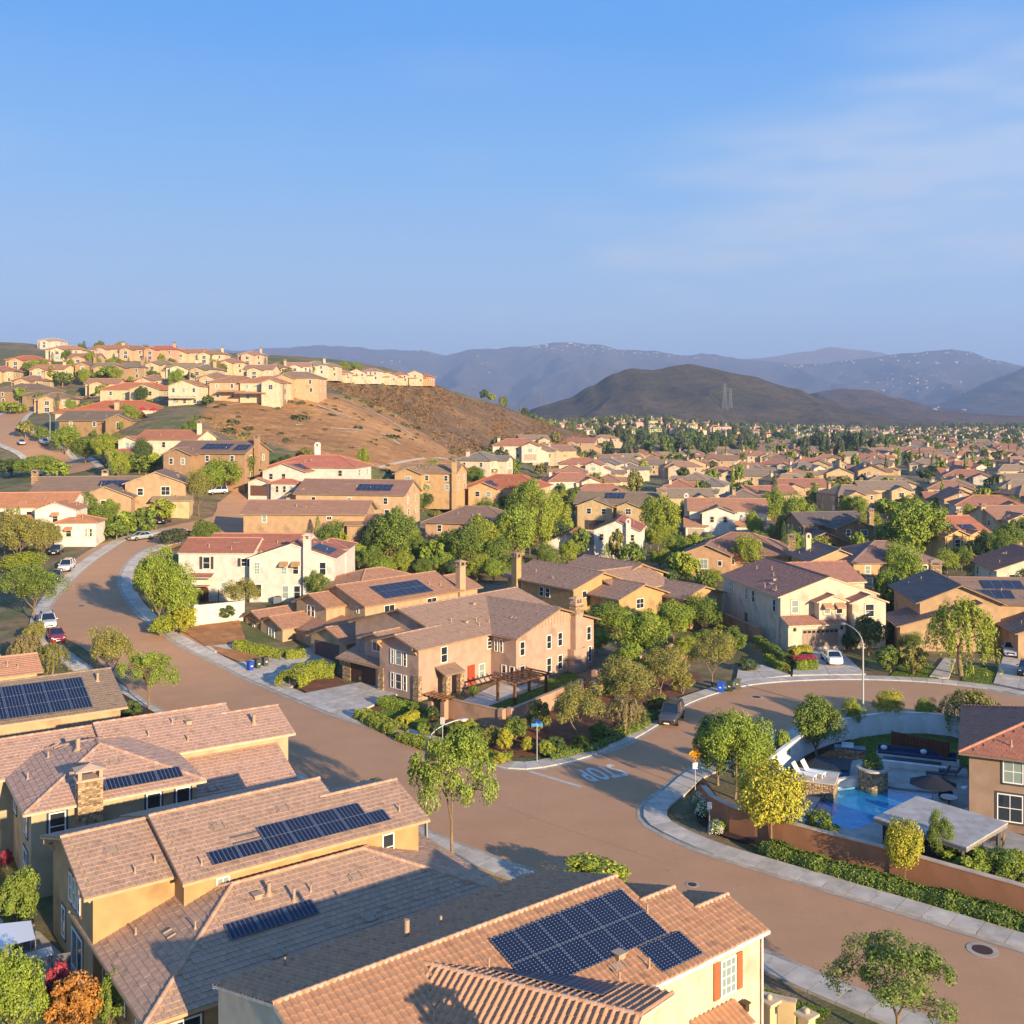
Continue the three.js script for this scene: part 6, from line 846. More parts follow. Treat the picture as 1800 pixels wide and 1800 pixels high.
midHouse('terracotta-roofed cream house low at the right edge behind the solar arrays', 1752, 1062, -6, { wall: '#e6d8bd', roof: '#bc7a5c' }, [box2(14, 12, 5.6, 'gw', { pitch: .36 })]);
hh = midHouse('yellow house with broad orange roof at the foot of the dry hill', 818, 892, -16, { wall: '#dcb784', roof: '#b9714f', short: 'the broad orange-roofed house' }, [box2(20, 13, 5.8, 'hip', { pitch: .42, ov: .7 }), { u: [2, 10], w: [-3.5, 5], y: [0, 5.5], roof: 'gw', pitch: .38, win: [['f', 2.5, 3.2, 1.3, 1.4], ['f', 5.5, 3.2, 1.3, 1.4]] }]); chim(hh, 5, 10, 0, 10.4, 1.8, 1.4, stucco('#dcb784')); solar(hh, hh.planes[1][0], 1, 1.5, 5, 2, 1.1, 1.7);
hh = midHouse('tan house with tall chimney at the corner of the dry slope', 700, 866, -14, { wall: '#cfa97a', roof: '#a58769', short: 'the tall-chimneyed tan house' }, [box2(15.5, 10, 5.4, 'gu', { pitch: .4 }), { u: [0, 7], w: [-2.5, 3], y: [0, 5.2], roof: 'gw', pitch: .4, win: [['f', 3.5, 3, 1.5, 1.4]] }]); chim(hh, 15.2, -.3, 0, 9.6, 1.3, 1, stucco('#cfa97a'));
hh = midHouse('long brown-roofed house with blue solar panels behind the orange house', 520, 912, -10, { wall: '#cfae86', roof: '#9c7a68', short: 'the long blue-panelled roof' }, [box2(24, 13, 5.6, 'gu', { pitch: .4 }), { u: [-3, 5], w: [2, 9], y: [0, 5], roof: 'gw', pitch: .36 }]); solar(hh, hh.planes[0][0], 13, 1.8, 7, 2, 1.1, 1.6);
hh = midHouse('wide orange-walled house with plain brown roof behind the white house', 428, 956, -3, { wall: '#c2a07a', roof: '#a5806a', short: 'the orange-walled house' }, [box2(23, 11, 5.9, 'gu', { pitch: .36, ov: .6, win: [['f', 4, 4.1, .9, 1.4], ['f', 16.4, 4.6, 1, .7, { c: 2, r: 1 }]] }), { u: [20, 28], w: [-1, 7], y: [0, 4], roof: 'gu', pitch: .36 }]);
hh = midHouse('white house with coral roof, solar strip and round-topped chimney below the dry slope', 470, 868, -10, { wall: '#e2d8c8', roof: '#c07a62', short: 'the coral-roofed white house' }, [box2(21, 12, 6.4, 'hip', { pitch: .38 }), { u: [1, 11], w: [-5, 4], y: [0, 5.6], roof: 'gw', pitch: .34, win: [['f', 2, 3.6, 1, 1.4], ['f', 5, 3.4, 1, 1.6]] }, { u: [-2, 3], w: [-6, 1], y: [0, 3.2], roof: 'gw', pitch: .34, garage: [['f', 2.5, 4, 2.3, '#6a4b3a', 0]] }, { u: [4, 10], w: [-7.5, -4], y: [0, 3.2], roof: 'hip', pitch: .34, win: [['f', 1.5, .9, .8, 1.5], ['f', 3.2, .9, .8, 1.5], ['f', 4.8, .9, .8, 1.5]] }]); chim(hh, 8, 11, 0, 12, 1.4, 1.2, stucco('#f0e8da'), '#f0e8da', 'arch'); solar(hh, hh.planes[1][0], 1.5, 1.2, 4, 2, 1.2, 1.6);
hh = midHouse('brown two-storey house with two solar arrays above the turning circle', 300, 845, -14, { wall: '#b4906c', roof: '#8f7362', short: 'the twin-array brown house' }, [box2(19, 12, 6.8, 'gu', { pitch: .4, ov: .7 }), { u: [0, 7], w: [-3, 4], y: [0, 6.4], roof: 'gw', pitch: .4, win: [['f', 2, 4, 1, 1.4], ['f', 5, 4, 1, 1.4]], garage: [['f', 2.4, 3, 2.2, '#55423a', 0]] }]); chim(hh, 20, 4, 0, 11.4, 1.3, 1.2, stucco('#b4906c')); solar(hh, hh.planes[0][0], 7, 2, 6, 2, 1.2, 1.6); solar(hh, hh.planes[0][0], 15.4, 1.6, 3, 2, 1.2, 1.6);
hh = midHouse('pale cream house with brown roofs and slim white chimney on the left slope', 212, 816, -10, { wall: '#eedfc0', roof: '#b3795c', short: 'the pale cream hillside house' }, [box2(15, 11, 6.4, 'gu', { u: [4, 20], pitch: .36 }), { u: [0, 5], w: [-1, 6], y: [0, 6], roof: 'gw', pitch: .36, win: [['f', 2.5, 3.8, 1, 1.6]] }, { u: [0, 6], w: [-5, -1], y: [0, 3.2], roof: 'hip', pitch: .36 }]); chim(hh, 19.4, 3, 0, 11.6, 1.1, 1, stucco('#eedfc0'));
midHouse('brown gabled house with wide eaves, second up the left slope', 104, 772, -6, { wall: '#a98860', roof: '#7d7062', short: 'the brown gabled hillside house' }, [box2(22, 12, 6, 'gu', { pitch: .4, ov: .9 }), { u: [16, 24], w: [-3, 5], y: [0, 5.8], roof: 'gw', pitch: .42, win: [['f', 4, 3.6, 1.4, 1.5]] }]);
hh = midHouse('terracotta-roofed white house with red parasols on its terrace', 136, 748, -4, { wall: '#dfd0b4', roof: '#b9714f' }, [box2(24, 12, 5.4, 'hip', { pitch: .4 }), { u: [-4, 16], w: [-6, 1], y: [0, 4], roof: 'gu', pitch: .3 }]); chim(hh, 14, -3, 0, 8.6, 1.4, 1.2, stucco('#d9b88c'));
midHouse('cream house with hipped terracotta roof above the parasol terrace', 176, 716, -4, { wall: '#ddc59c', roof: '#bd7a58' }, [box2(22, 12, 6.2, 'hip', { pitch: .38 }), { u: [12, 22], w: [-4, 4], y: [0, 6], roof: 'gw', pitch: .36, win: [['f', 3, 3.8, 1.2, 1.5], ['f', 7, 3.8, 1.2, 1.5]] }]);
midHouse('cream house with two balconies on the edge of the dry slope', 296, 714, -4, { wall: '#e0cfac', roof: '#b08468' }, [box2(10, 11, 6.6, 'gw', { pitch: .36 }), { u: [1, 9], w: [-2, 0], y: [2.6, 3], base: .1, roof: 'sf', pitch: .02, ov: .1 }]);
midHouse('tan house with open undercroft on the rim of the dry slope', 368, 704, -4, { wall: '#d8b08c', roof: '#a87e66' }, [box2(15, 11, 6.2, 'hip', { pitch: .36 }), { u: [4, 12], w: [-3, 0], y: [0, 2.9], roof: 'sf', pitch: .12, open: 1 }]);
midHouse('cream house with covered terrace on the rim beside the drive', 422, 706, -4, { wall: '#dfcda8', roof: '#b37d62' }, [box2(14, 11, 6.4, 'hip', { pitch: .36 }), { u: [0, 9], w: [-3.4, 0], y: [0, 2.8], roof: 'sf', pitch: .12, open: 1 }, { u: [8, 14], w: [-3, 4], y: [0, 6.2], roof: 'gw', pitch: .36, win: [['f', 3, 3.8, 1.4, 1.6]] }]);
midHouse('tan house with pergola at the right end of the rim row', 472, 694, -4, { wall: '#d3b088', roof: '#97806c' }, [box2(17, 11, 5.8, 'hip', { pitch: .38 }), { u: [3, 9], w: [-3, 3], y: [0, 5.6], roof: 'gw', pitch: .4 }]);
hh = midHouse('large brown house with long grey-brown roof and dark solar strip at the left', 60, 905, 8, { wall: '#c0a07c', roof: '#8a7565', short: 'the solar-strip brown house' }, [box2(24, 12, 5, 'gu', { pitch: .4, ov: .8 }), { u: [18, 30], w: [-1, 10], y: [0, 6.4], roof: 'gw', pitch: .38, win: [['f', 3, 3.8, 1.2, 1.5], ['f', 8, 3.8, 1.8, 1.8]] }, { u: [10, 20], w: [-5, 2], y: [0, 4], roof: 'gw', pitch: .4, win: [['f', 5, 1.4, 1.8, 1.8]] }, { u: [24, 31], w: [-3, 2], y: [0, 3], roof: 'sf', pitch: .3, roofc: '#9d8a70', wall: '#d9bb8c' }]); solar(hh, hh.planes[0][0], 12, 2.4, 8, 1, 1.2, 2.6); chim(hh, -1, 4, 0, 9.6, 1.5, 1.2, M.stone); chim(hh, 12, 8, 4, 9.4, 1.5, 1.2, stucco('#d9bb8c'));
midHouse('white house with small tiled hoods at the left edge among cypresses', -20, 950, 6, { wall: '#f1e8d8', roof: '#c08862', short: 'the cypress-flanked white house' }, [box2(14, 12, 6, 'gu', { pitch: .36, ov: .3 }), { u: [9, 16], w: [-3, 4], y: [0, 5.8], roof: 'gw', pitch: .36, ov: .3, win: [['f', 3.5, 3.4, 1, 1.5, { awn: '#c08862' }]] }, { u: [13, 20], w: [-5, 1], y: [0, 3.6], roof: 'hip', pitch: .36, ov: .3, win: [['f', 2.4, 1, 1, 1.5, { awn: '#c08862' }], ['f', 5.4, 1, .5, 1.5], ['f', 6.2, 1, .5, 1.5]] }, { u: [-4, 9], w: [-4, 1], y: [0, 3.4], roof: 'sf', pitch: .3, ov: .3 }]);
midHouse('brown house with garage at the left edge of the upper road', -10, 712, -10, { wall: '#a78a68', roof: '#857262' }, [box2(20, 12, 5.4, 'hip', { pitch: .4 }), { u: [14, 24], w: [-4, 4], y: [0, 3.6], roof: 'hip', pitch: .4, garage: [['f', 6.5, 4.6, 2.4, '#5d4030', 0]] }]);
// the crest row and the ridge beyond, each with its own size and colours
const crest = [[52, 668, 22, '#e6cfa0', '#b98360'], [10, 652, 22, '#d9b78c', '#b9714f'], [130, 662, 12, '#b8966c', '#8c7762'], [160, 664, 14, '#c3a277', '#94806a'], [190, 666, 22, '#b99a74', '#8f7c66'], [250, 662, 18, '#d9c094', '#9b8468'], [292, 664, 20, '#e8d9b4', '#a08a6c'], [376, 656, 20, '#e2bf94', '#ad8064'], [246, 634, 26, '#d8a888', '#bb7255'], [300, 636, 22, '#dcbf98', '#b08468'], [340, 640, 22, '#e0c8a0', '#a8805f'], [80, 634, 24, '#d9c8ac', '#b98a6c'], [160, 630, 24, '#d9bfa0', '#b57c5e'], [205, 632, 20, '#d2b08c', '#a07a60'], [418, 642, 18, '#d8b998', '#b08a70'],
  [500, 660, 18, '#ded2bd', '#b98a72'], [530, 658, 18, '#ded2bd', '#a5917e'], [556, 662, 16, '#d8c4a2', '#a58d74'], [590, 666, 18, '#dac6a4', '#bb8a70'], [612, 668, 18, '#dcc8a8', '#b58568'], [640, 668, 18, '#e8d4b8', '#a98c78'], [668, 670, 18, '#d8c6a6', '#b88a6e'], [692, 671, 18, '#dcc49c', '#b27f62'], [716, 672, 18, '#d9c29e', '#b98a6a'], [734, 672, 10, '#d9a878', '#b8795a'], [66, 612, 22, '#d9d0c0', '#c0a890'], [20, 692, 18, '#c9ad84', '#a07a60'], [150, 694, 18, '#d6bd92', '#ab8062'], [236, 690, 16, '#dcc59c', '#a98066'], [345, 690, 16, '#d8bd94', '#9c826a'], [120, 646, 18, '#cdb088', '#a87c60'], [-30, 672, 18, '#d4b88e', '#a8765c'], [330, 672, 16, '#cfb48c', '#8f7c68'], [428, 668, 18, '#dcc8a2', '#a9846a'], [462, 664, 16, '#d2b68e', '#a07e66'], [60, 726, 18, '#c9ab80', '#8d7766']];
const ORD = ['first', 'second', 'third', 'fourth', 'fifth', 'sixth', 'seventh', 'eighth', 'ninth', 'tenth', 'eleventh', 'twelfth', 'thirteenth', 'fourteenth', 'fifteenth', 'sixteenth', 'seventeenth', 'eighteenth', 'nineteenth', 'twentieth'];
const nth = (k) => ORD[k] || (k + 1) + (['th', 'st', 'nd', 'rd'][(k + 1) % 100 > 10 && (k + 1) % 100 < 14 ? 0 : Math.min(4, (k + 1) % 10) % 4] || 'th');
const sortedL = crest.slice(0, 15).sort((a, b) => a[0] - b[0]), sortedR = crest.slice(15, 25).sort((a, b) => a[0] - b[0]), sortedM = crest.slice(26).sort((a, b) => a[0] - b[0]);
crest.forEach((c, i) => {
  const [px, py, w, wall, roof] = c, row = sortedL.includes(c) ? `${nth(sortedL.indexOf(c))} from the left on the left hill's crest` : sortedR.includes(c) ? `${nth(sortedR.indexOf(c))} from the left along the far ridge above the scrub slope` : sortedM.includes(c) ? `${nth(sortedM.indexOf(c))} from the left among the terrace houses below the left crest` : 'alone on the far left skyline';
  const d = hit(px, py).d, e = 4.9 + (i % 3) * .4, H = midHouse(`house on the hilltop, ${row}`, px, py, -8 + (i % 4) * 4, { detail: d > 380 ? 1 : 2, wall, roof, name: 'hilltop_house', group: 'hilltop houses', r: 9, base: 1.6, y: hit(px, py).y - .5 }, i > 17 && i < 25 ? [box2(7.2 + (i % 2) * 1.4, 13, e - 1 + (i % 3) * .4, i % 2 ? 'gw' : 'hip', { pitch: .38 }), { u: [1, 5], w: [-1.6, 2], y: [0, 2.8], roof: 'sf', pitch: .2 }] : [box2(w * .66, 10, e, i % 3 ? 'hip' : 'gu', { pitch: .38 }), { u: [w * .12, w * .12 + 6], w: [-2.5, 4], y: [0, e - .4], roof: 'gw', pitch: .38, win: [['f', 3, e - 2.6, 1.6, 1.5], ['f', 3, .8, 1.8, 1.6]] }]);
  if (i % 2 === 0 && !(i > 17 && i < 25)) chimney(H, w * .55, 5, 0, e + 2.9, 1, .9, stucco(wall));
});
// ------------------------------------------------------------------ the valley estate: one modelled house of each kind, then copies of it
const farKinds = [['#dcc79e', '#ab8064'], ['#ceb188', '#9c7a62'], ['#ded2bc', '#b07a5e'], ['#c3a57e', '#8f7a68'], ['#d8bb90', '#97836c'], ['#d0b698', '#a88468'], ['#dfd0b6', '#8b7f72'], ['#c8a984', '#a9765c'], ['#d4c09e', '#9f886e']];
const tone = ['terracotta', 'rust-brown', 'brick-red', 'umber', 'khaki', 'orange-brown', 'grey', 'red-brown', 'buff'];
const protos = [];
let farCount = 0; const farList = [];
function farHouse(x, d, rot, k) {
  let h;
  if (!protos[k]) {
    const [wall, roof] = farKinds[k], w = 15 + (k % 3) * 1.6, e = 5.6 + (k % 2) * .5;
    h = house('valley_house', '-', { x, d, rot, detail: 1, wall, roof, frame: '#ece7dc', r: 9 }, [box2(w, 11, e, k % 3 === 1 ? 'gu' : 'hip', { pitch: .42 }), { u: [k % 2 ? 1 : w - 7.5, k % 2 ? 7.5 : w - 1], w: [-3, 4], y: [0, e - .3], roof: 'gw', pitch: .4, win: [['f', 3.2, e - 2.6, 1.8, 1.5]], garage: [['f', 3.2, 4.6, 2.3, '#b7a48c', 0]] }, { u: [w - 2, w + 3], w: [2, 9], y: [0, 3.2], roof: 'gw', pitch: .4 }]);
    chimney(h, 2.5, 8, 0, e + 2.4, 1, .9, stucco(wall)); protos[k] = h; h.planes = null;
  } else { h = protos[k].clone(); h.name = numbered('valley_house'); h.position.set(x, T(x, d), -d); h.rotation.y = rot * Math.PI / 180; scene.add(h); houses.push({ h, x, d, r: 9, short: '' }); }
  h.userData = { label: '', category: 'house', group: 'houses of the valley estate' }; farList.push({ h, x, d, k }); farCount++; return h;
}
const clear = (x, d, R) => houses.every((q) => Math.hypot(q.x - x, q.d - d) > R + q.r * .55);
const rowNames = [];
{
  const r = rng(77); let row = 0;
  for (let d = 292; d < 1000 && farCount < 292; row++) {
    const x0 = (820 - 900) * d / FOC, x1 = (1840 - 900) * d / FOC; let k = 0;
    for (let x = x0 + r() * 12; x < x1 && farCount < 292; x += 23 + r() * 7) {
      const X = x, D = d + (r() - .5) * 12 + Math.sin(x * .03) * 8, px = 900 + X / D * FOC; if (r() < .08) continue;
      if (inPoly(scrubPoly, X, D) || inPoly(dryPoly, X, D)) continue;
      if (px > 1040 && px < 1290 && D > 760) continue; if (px < 1010 && D > 640) continue;
      if (!clear(X, D, 15)) continue;
      farHouse(X, D, [-8, 14, 78, -100, -20][Math.floor(r() * 5)] + (r() - .5) * 24, Math.floor(r() * farKinds.length)); farList[farList.length - 1].row = row; k++;
    }
    d += 30 + d * .012;
  }
  const rows = new Map(); for (const f of farList) { if (!rows.has(f.row)) rows.set(f.row, []); rows.get(f.row).push(f); }
  let n = 0; for (const [, l] of [...rows].sort((a, b) => a[0] - b[0])) { l.sort((a, b) => a.x / a.d - b.x / b.d); l.forEach((f, i) => f.h.userData.label = `${tone[f.k]}-roofed valley house, ${nth(i)} from the left in the ${nth(n)} row from the front`); n++; }
}
// gardens between the middle-distance houses
{
  const r = rng(4242); let n = 0; const mids = houses.filter((q) => q.d > 150 && (q.d < 340 || (q.x < -60 && q.d < 620)) && q.x < q.d * .52 && q.r >= 9).slice(0, 110);
  for (const q of mids) for (let i = 0; i < (q.d > 340 ? 5 : 11) && n < 430; i++) { const a = r() * 6.28, R = 9 + r() * 12, x = q.x + 7 + Math.cos(a) * R, d = q.d + 4 + Math.sin(a) * R; if (onRoad(x, d) || !clear(x, d, 3) || inPoly(dryPoly, x, d) || inPoly(scrubPoly, x, d) || d < 150) continue; const b = r(), tr = ['lime', 'bright', 'mid', 'mid', 'olive', 'bright', 'dark', 'lime'][Math.floor(r() * 8)]; if (b < .45) plantAt('bush', tr, x, d, 1.2 + 1.6 * r(), 1.8 + 2.4 * r(), '', 'garden shrubs'); else if (b < .85) plantAt('round', tr, x, d, 4 + 4 * r(), 3.6 + 3 * r(), '', 'garden trees'); else plantAt('column', r() < .5 ? 'dark' : 'mid', x, d, 5 + 3 * r(), 1.2 + .5 * r(), '', 'garden trees'); n++; }
}
// houses too far off to count, on the valley floor and on the mound
{
  const w = C('#d9c8a6'), rf = C('#a98468'), m = new MB(true), a = [w.r, w.g, w.b], b = [rf.r, rf.g, rf.b];
  m.box(0, 0, -10, 14, 5.6, 0, a); for (const v of [{ u: [0, 14], w: [0, 10], y: [0, 5.6], roof: 'hip', pitch: .45, ov: .5 }, { u: [2, 8], w: [-3, 3], y: [0, 5.2], roof: 'gw', pitch: .42, ov: .4 }]) for (const k of roofPlanes(v)) { const A = [k.pt(k.a0, 0), k.pt(k.b0, 0), k.pt(k.b1, k.L), k.pt(k.a1, k.L)]; m.poly(A[2].distanceTo(A[3]) < .05 ? A.slice(0, 3) : A, b); }
  m.box(2, 0, 0, 8, 5.2, 3, a); const dk = [.05, .055, .06]; for (const x of [3.5, 6, 10, 12.4]) { m.box(x, 3.2, x < 8 ? 3 : 0, x + 1.2, 4.6, (x < 8 ? 3 : 0) + .05, dk); m.box(x, .8, x < 8 ? 3 : 0, x + 1.3, 2.2, (x < 8 ? 3 : 0) + .05, dk); } m.box(11, 0, -5, 12.2, 9.4, -3.8, a);
  const g = m.geo(), list = [], r = rng(5);
  for (let d = 760; d < 2050; d += 30 + d * .010) for (let x = (900 - 900) * d / FOC; x < (1900 - 900) * d / FOC; x += 21 + r() * 6) {
    const D = d + (r() - .5) * 14, px = 900 + x / D * FOC; if (r() < .1 || inPoly(scrubPoly, x, D) || !clear(x, D, 17)) continue; const mound = px > 930 && px < 1300; if (mound && !(D > 1080 && D < 1450)) continue; if (px > 1290 && px < 1420 && D > 1250 && r() < .5) continue; if (px < 1300 && D < 1080) continue;
    list.push([x, D, [-8, 14, 80, -95, -20][Math.floor(r() * 5)] + r() * 14]);
  }
  const im = new THREE.InstancedMesh(g, new THREE.MeshStandardMaterial({ vertexColors: true, roughness: .9 }), list.length), o = new THREE.Object3D(), c = new THREE.Color();
  list.forEach(([x, d, a], i) => { o.position.set(x, T(x, d) - .2, -d); o.rotation.set(0, a * Math.PI / 180, 0); o.updateMatrix(); im.setMatrixAt(i, o.matrix); c.setRGB(.8 + .4 * r(), .8 + .34 * r(), .78 + .36 * r()); im.setColorAt(i, c); });
  stuff(shade(im), 'distant_estate', 'far-off estate of small tan houses spread over the valley floor', 'houses');
}
// trees of the valley
{
  const r = rng(991); let n = 0;
  for (let i = 0; i < 4000 && n < 290; i++) { const d = 300 + 560 * Math.pow(r(), .8), px = 850 + r() * 960, x = (px - 900) * d / FOC; if (inPoly(scrubPoly, x, d) || inPoly(dryPoly, x, d) || !clear(x, d, 5.5)) continue; const b = r(); plantAt(b < .7 ? 'lump' : b < .88 ? 'gum' : 'spire', ['mid', 'dark', 'bright', 'dusty', 'olive', 'lime'][Math.floor(r() * 6)], x, d, 5 + 5 * r() + (b > .88 ? 4 : 0), b > .88 ? 3.4 : 5 + 4 * r(), '', 'trees of the valley estate'); n++; }
  // the conifer belt on the mound
  for (let i = 0; i < 95; i++) { const px = 1030 + r() * 300, d = 640 + r() * 420, x = (px - 900) * d / FOC; if (inPoly(scrubPoly, x, d) || px < 1000 + (d - 640) * .1) continue; plantAt(r() < .45 ? 'spire' : 'gum', ['pine', 'dark', 'dark', 'dusty', 'mid'][Math.floor(r() * 5)], x, d, 8 + 8 * r(), 6 + 4 * r(), '', 'conifers on the mound'); }
  for (let i = 0; i < 46; i++) { const px = 1400 + r() * 160, d = 640 + r() * 200, x = (px - 900) * d / FOC; if (!clear(x, d, 5)) continue; plantAt(r() < .3 ? 'spire' : 'gum', ['pine', 'dark', 'dusty'][Math.floor(r() * 3)], x, d, 10 + 9 * r(), 6 + 4 * r(), '', 'tall trees in the middle of the valley'); }
  const far = [], q = rng(313);
  for (let i = 0; i < 5200; i++) { const d = 820 + 1500 * Math.pow(q(), .7), px = 900 + q() * 940, x = (px - 900) * d / FOC; if (inPoly(scrubPoly, x, d)) continue; const belt = d > 1900 || (px > 930 && px < 1300); if (q() < (belt ? .45 : .5)) continue; far.push([x, d, 5 + 8 * q() + (d > 1900 ? 4 : 0), 6 + 5 * q()]); }
  const im = new THREE.InstancedMesh(treeGeo('gum', 1)[1], leafMat('dark'), far.length), o = new THREE.Object3D(), c = new THREE.Color(); far.forEach(([x, d, h, w], i) => { o.position.set(x, T(x, d) - h * .15, -d); o.rotation.set(0, i, 0); o.scale.set(w, h, w); o.updateMatrix(); im.setMatrixAt(i, o.matrix); const k = .8 + q() * 1.0; c.setRGB(k * (1 + .5 * q()), k, k); im.setColorAt(i, c); });
  stuff(shade(im), 'distant_wood', 'dark green trees scattered through the far valley and along the foot of the hills', 'trees');
  // scrub on the slopes
  const sg = memo('scrub', () => leaves(4, 90, .34, (r) => { const d = rdir(r); d.y = Math.abs(d.y); return { p: d.clone().multiplyScalar(.3 + .2 * r()), dir: d, k: r() }; }, .6)), put = (poly, n, name, label, tint, s0, s1, gate) => { const l = [], xs = poly.map((p) => p[0]), ds = poly.map((p) => p[1]), a = Math.min(...xs), b = Math.max(...xs), e = Math.min(...ds), f = Math.max(...ds); for (let i = 0; l.length < n && i < n * 12; i++) { const x = a + q() * (b - a), d = e + q() * (f - e); if (inPoly(poly, x, d) && (!gate || fbm(x * .05, d * .05, 3, 0, 12) > gate)) l.push([x, d]); } const m = new THREE.InstancedMesh(sg, leafMat(tint), l.length); l.forEach(([x, d], i) => { const s = s0 + (s1 - s0) * q() * q(); o.position.set(x, T(x, d) - s * .12 - 1.2, -d); o.rotation.set(0, i, 0); o.scale.set(s * 1.3, s * .9 + 1.2, s * 1.3); o.updateMatrix(); m.setMatrixAt(i, o.matrix); const k = .7 + .6 * q(); c.setRGB(k * (1 + .35 * q()), k, k * .9); m.setColorAt(i, c); }); stuff(shade(m), name, label, 'scrub'); };
  put(scrubPoly, 5200, 'chaparral_scrub', 'dense dark chaparral scrub covering the far slope of the ridge', 'scrub', 1.0, 3.2);
  put(dryPoly, 120, 'slope_bushes', 'scattered dark bushes on the dry orange slope', 'dusty', 1.6, 4.4);
  put(dryPoly, 2600, 'dry_grass', 'tufts of dry straw-coloured grass on the orange slope', 'straw', .5, 1.2, .42);
  // concrete drains across the dry slope
  const D = [[[335, 716], [420, 708], [545, 692]], [[560, 712], [640, 742], [720, 790]], [[600, 700], [680, 735], [775, 795]], [[520, 745], [600, 752], [690, 760]], [[640, 830], [700, 812], [790, 806]]];
  D.forEach((l, i) => { const p = resample(E2(l), 3); structure(shade(new THREE.Mesh(ribbon(p, [-.55, 0, .55], -.2), M.concrete2)), 'slope_drain'); });
}
// ------------------------------------------------------------------ on the hills: pylons and far villas
const ray = new THREE.Raycaster(); scene.updateMatrixWorld(true);
const onHills = (px, py, names) => { ray.set(camera.position, V((px - 900) / FOC, -(py - HOR) / FOC, -1).normalize()); ray.far = 20000; const r = ray.intersectObjects(names.map((n) => scene.getObjectByName(n)), false); return r[0]?.point; };
for (const [px, py, hp, l] of [[1274, 720, 46, 'tall lattice power pylon on the flank of the dark hill, left of two'], [1284, 718, 36, 'smaller lattice power pylon just right of the tall one'], [941, 708, 28, 'faint lattice pylon at the left foot of the dark hill'], [951, 708, 26, 'second faint pylon at the left foot of the dark hill']]) {
  const p = onHills(px, py, ['cone_hill', 'mountain_range', 'ground']); if (!p) continue; const H = hp * -p.z / FOC, t = thing('power_pylon', l, 'pylon', 'power pylons'); t.position.copy(p); const m = new MB(), wd = (y) => lerp(H * .11, H * .018, Math.pow(y / H, .6)), n = 7;
  for (let i = 0; i < n; i++) { const y0 = H * i / n, y1 = H * (i + 1) / n, a = wd(y0), b = wd(y1), c = [[-1, -1], [1, -1], [1, 1], [-1, 1]]; for (let k = 0; k < 4; k++) { const [e, f] = c[k], [g, h] = c[(k + 1) % 4]; m.bar(V(e * a, y0, f * a), V(e * b, y1, f * b), .36, .36); m.bar(V(e * a, y0, f * a), V(g * b, y1, h * b), .28, .28); m.bar(V(g * a, y0, h * a), V(e * b, y1, f * b), .28, .28); m.bar(V(e * b, y1, f * b), V(g * b, y1, h * b), .28, .28); } }
  part(t, 'tower', m.geo(), M.lattice); for (const f of [.7, .82, .94]) { const arm = new MB(), y = H * f, L = H * .13; arm.bar(V(-L, y, 0), V(L, y, 0), .4, .4); arm.bar(V(-L, y, 0), V(0, y + H * .04, 0), .25, .25); arm.bar(V(L, y, 0), V(0, y + H * .04, 0), .25, .25); part(t, 'crossarm', arm.geo(), M.lattice); }
}
{
  const r = rng(808), l = [], zone = [[930, 608, 1085, 622, 34], [1085, 616, 1400, 636, 30], [1400, 634, 1790, 640, 44], [1550, 655, 1640, 690, 22], [730, 616, 750, 618, 7], [1640, 716, 1700, 724, 3], [600, 620, 900, 690, 20], [1440, 650, 1700, 700, 14]];
  for (const [a, b, c, d, n] of zone) for (let i = 0; i < n; i++) { const t = r(), cr = range1.userData.crest(lerp(a, c, t)), p = onHills(lerp(a, c, t), i % 3 && zone.indexOf(zone.find((z) => z[0] === a)) < 3 ? cr[0] + 1.5 + r() * 6 : lerp(b, d, r()), ['mountain_range', 'right_hill', 'middle_hill']); if (p) l.push(p); }
  const g = mergeGeometries([new THREE.BoxGeometry(1, .5, .7).translate(0, .25, 0), new THREE.ConeGeometry(.7, .3, 4, 1).rotateY(Math.PI / 4).translate(0, .62, 0)]), im = new THREE.InstancedMesh(g, stucco('#c9bca6'), l.length), o = new THREE.Object3D(); l.forEach((p, i) => { const s = 9 + 14 * r(); o.position.copy(p).y -= 2; o.scale.set(s * (1 + r()), s, s); o.rotation.set(0, r() * 3, 0); o.updateMatrix(); im.setMatrixAt(i, o.matrix); });
  stuff(shade(im), 'distant_villas', 'tiny pale villas strung along the far mountain ridges', 'houses');
}
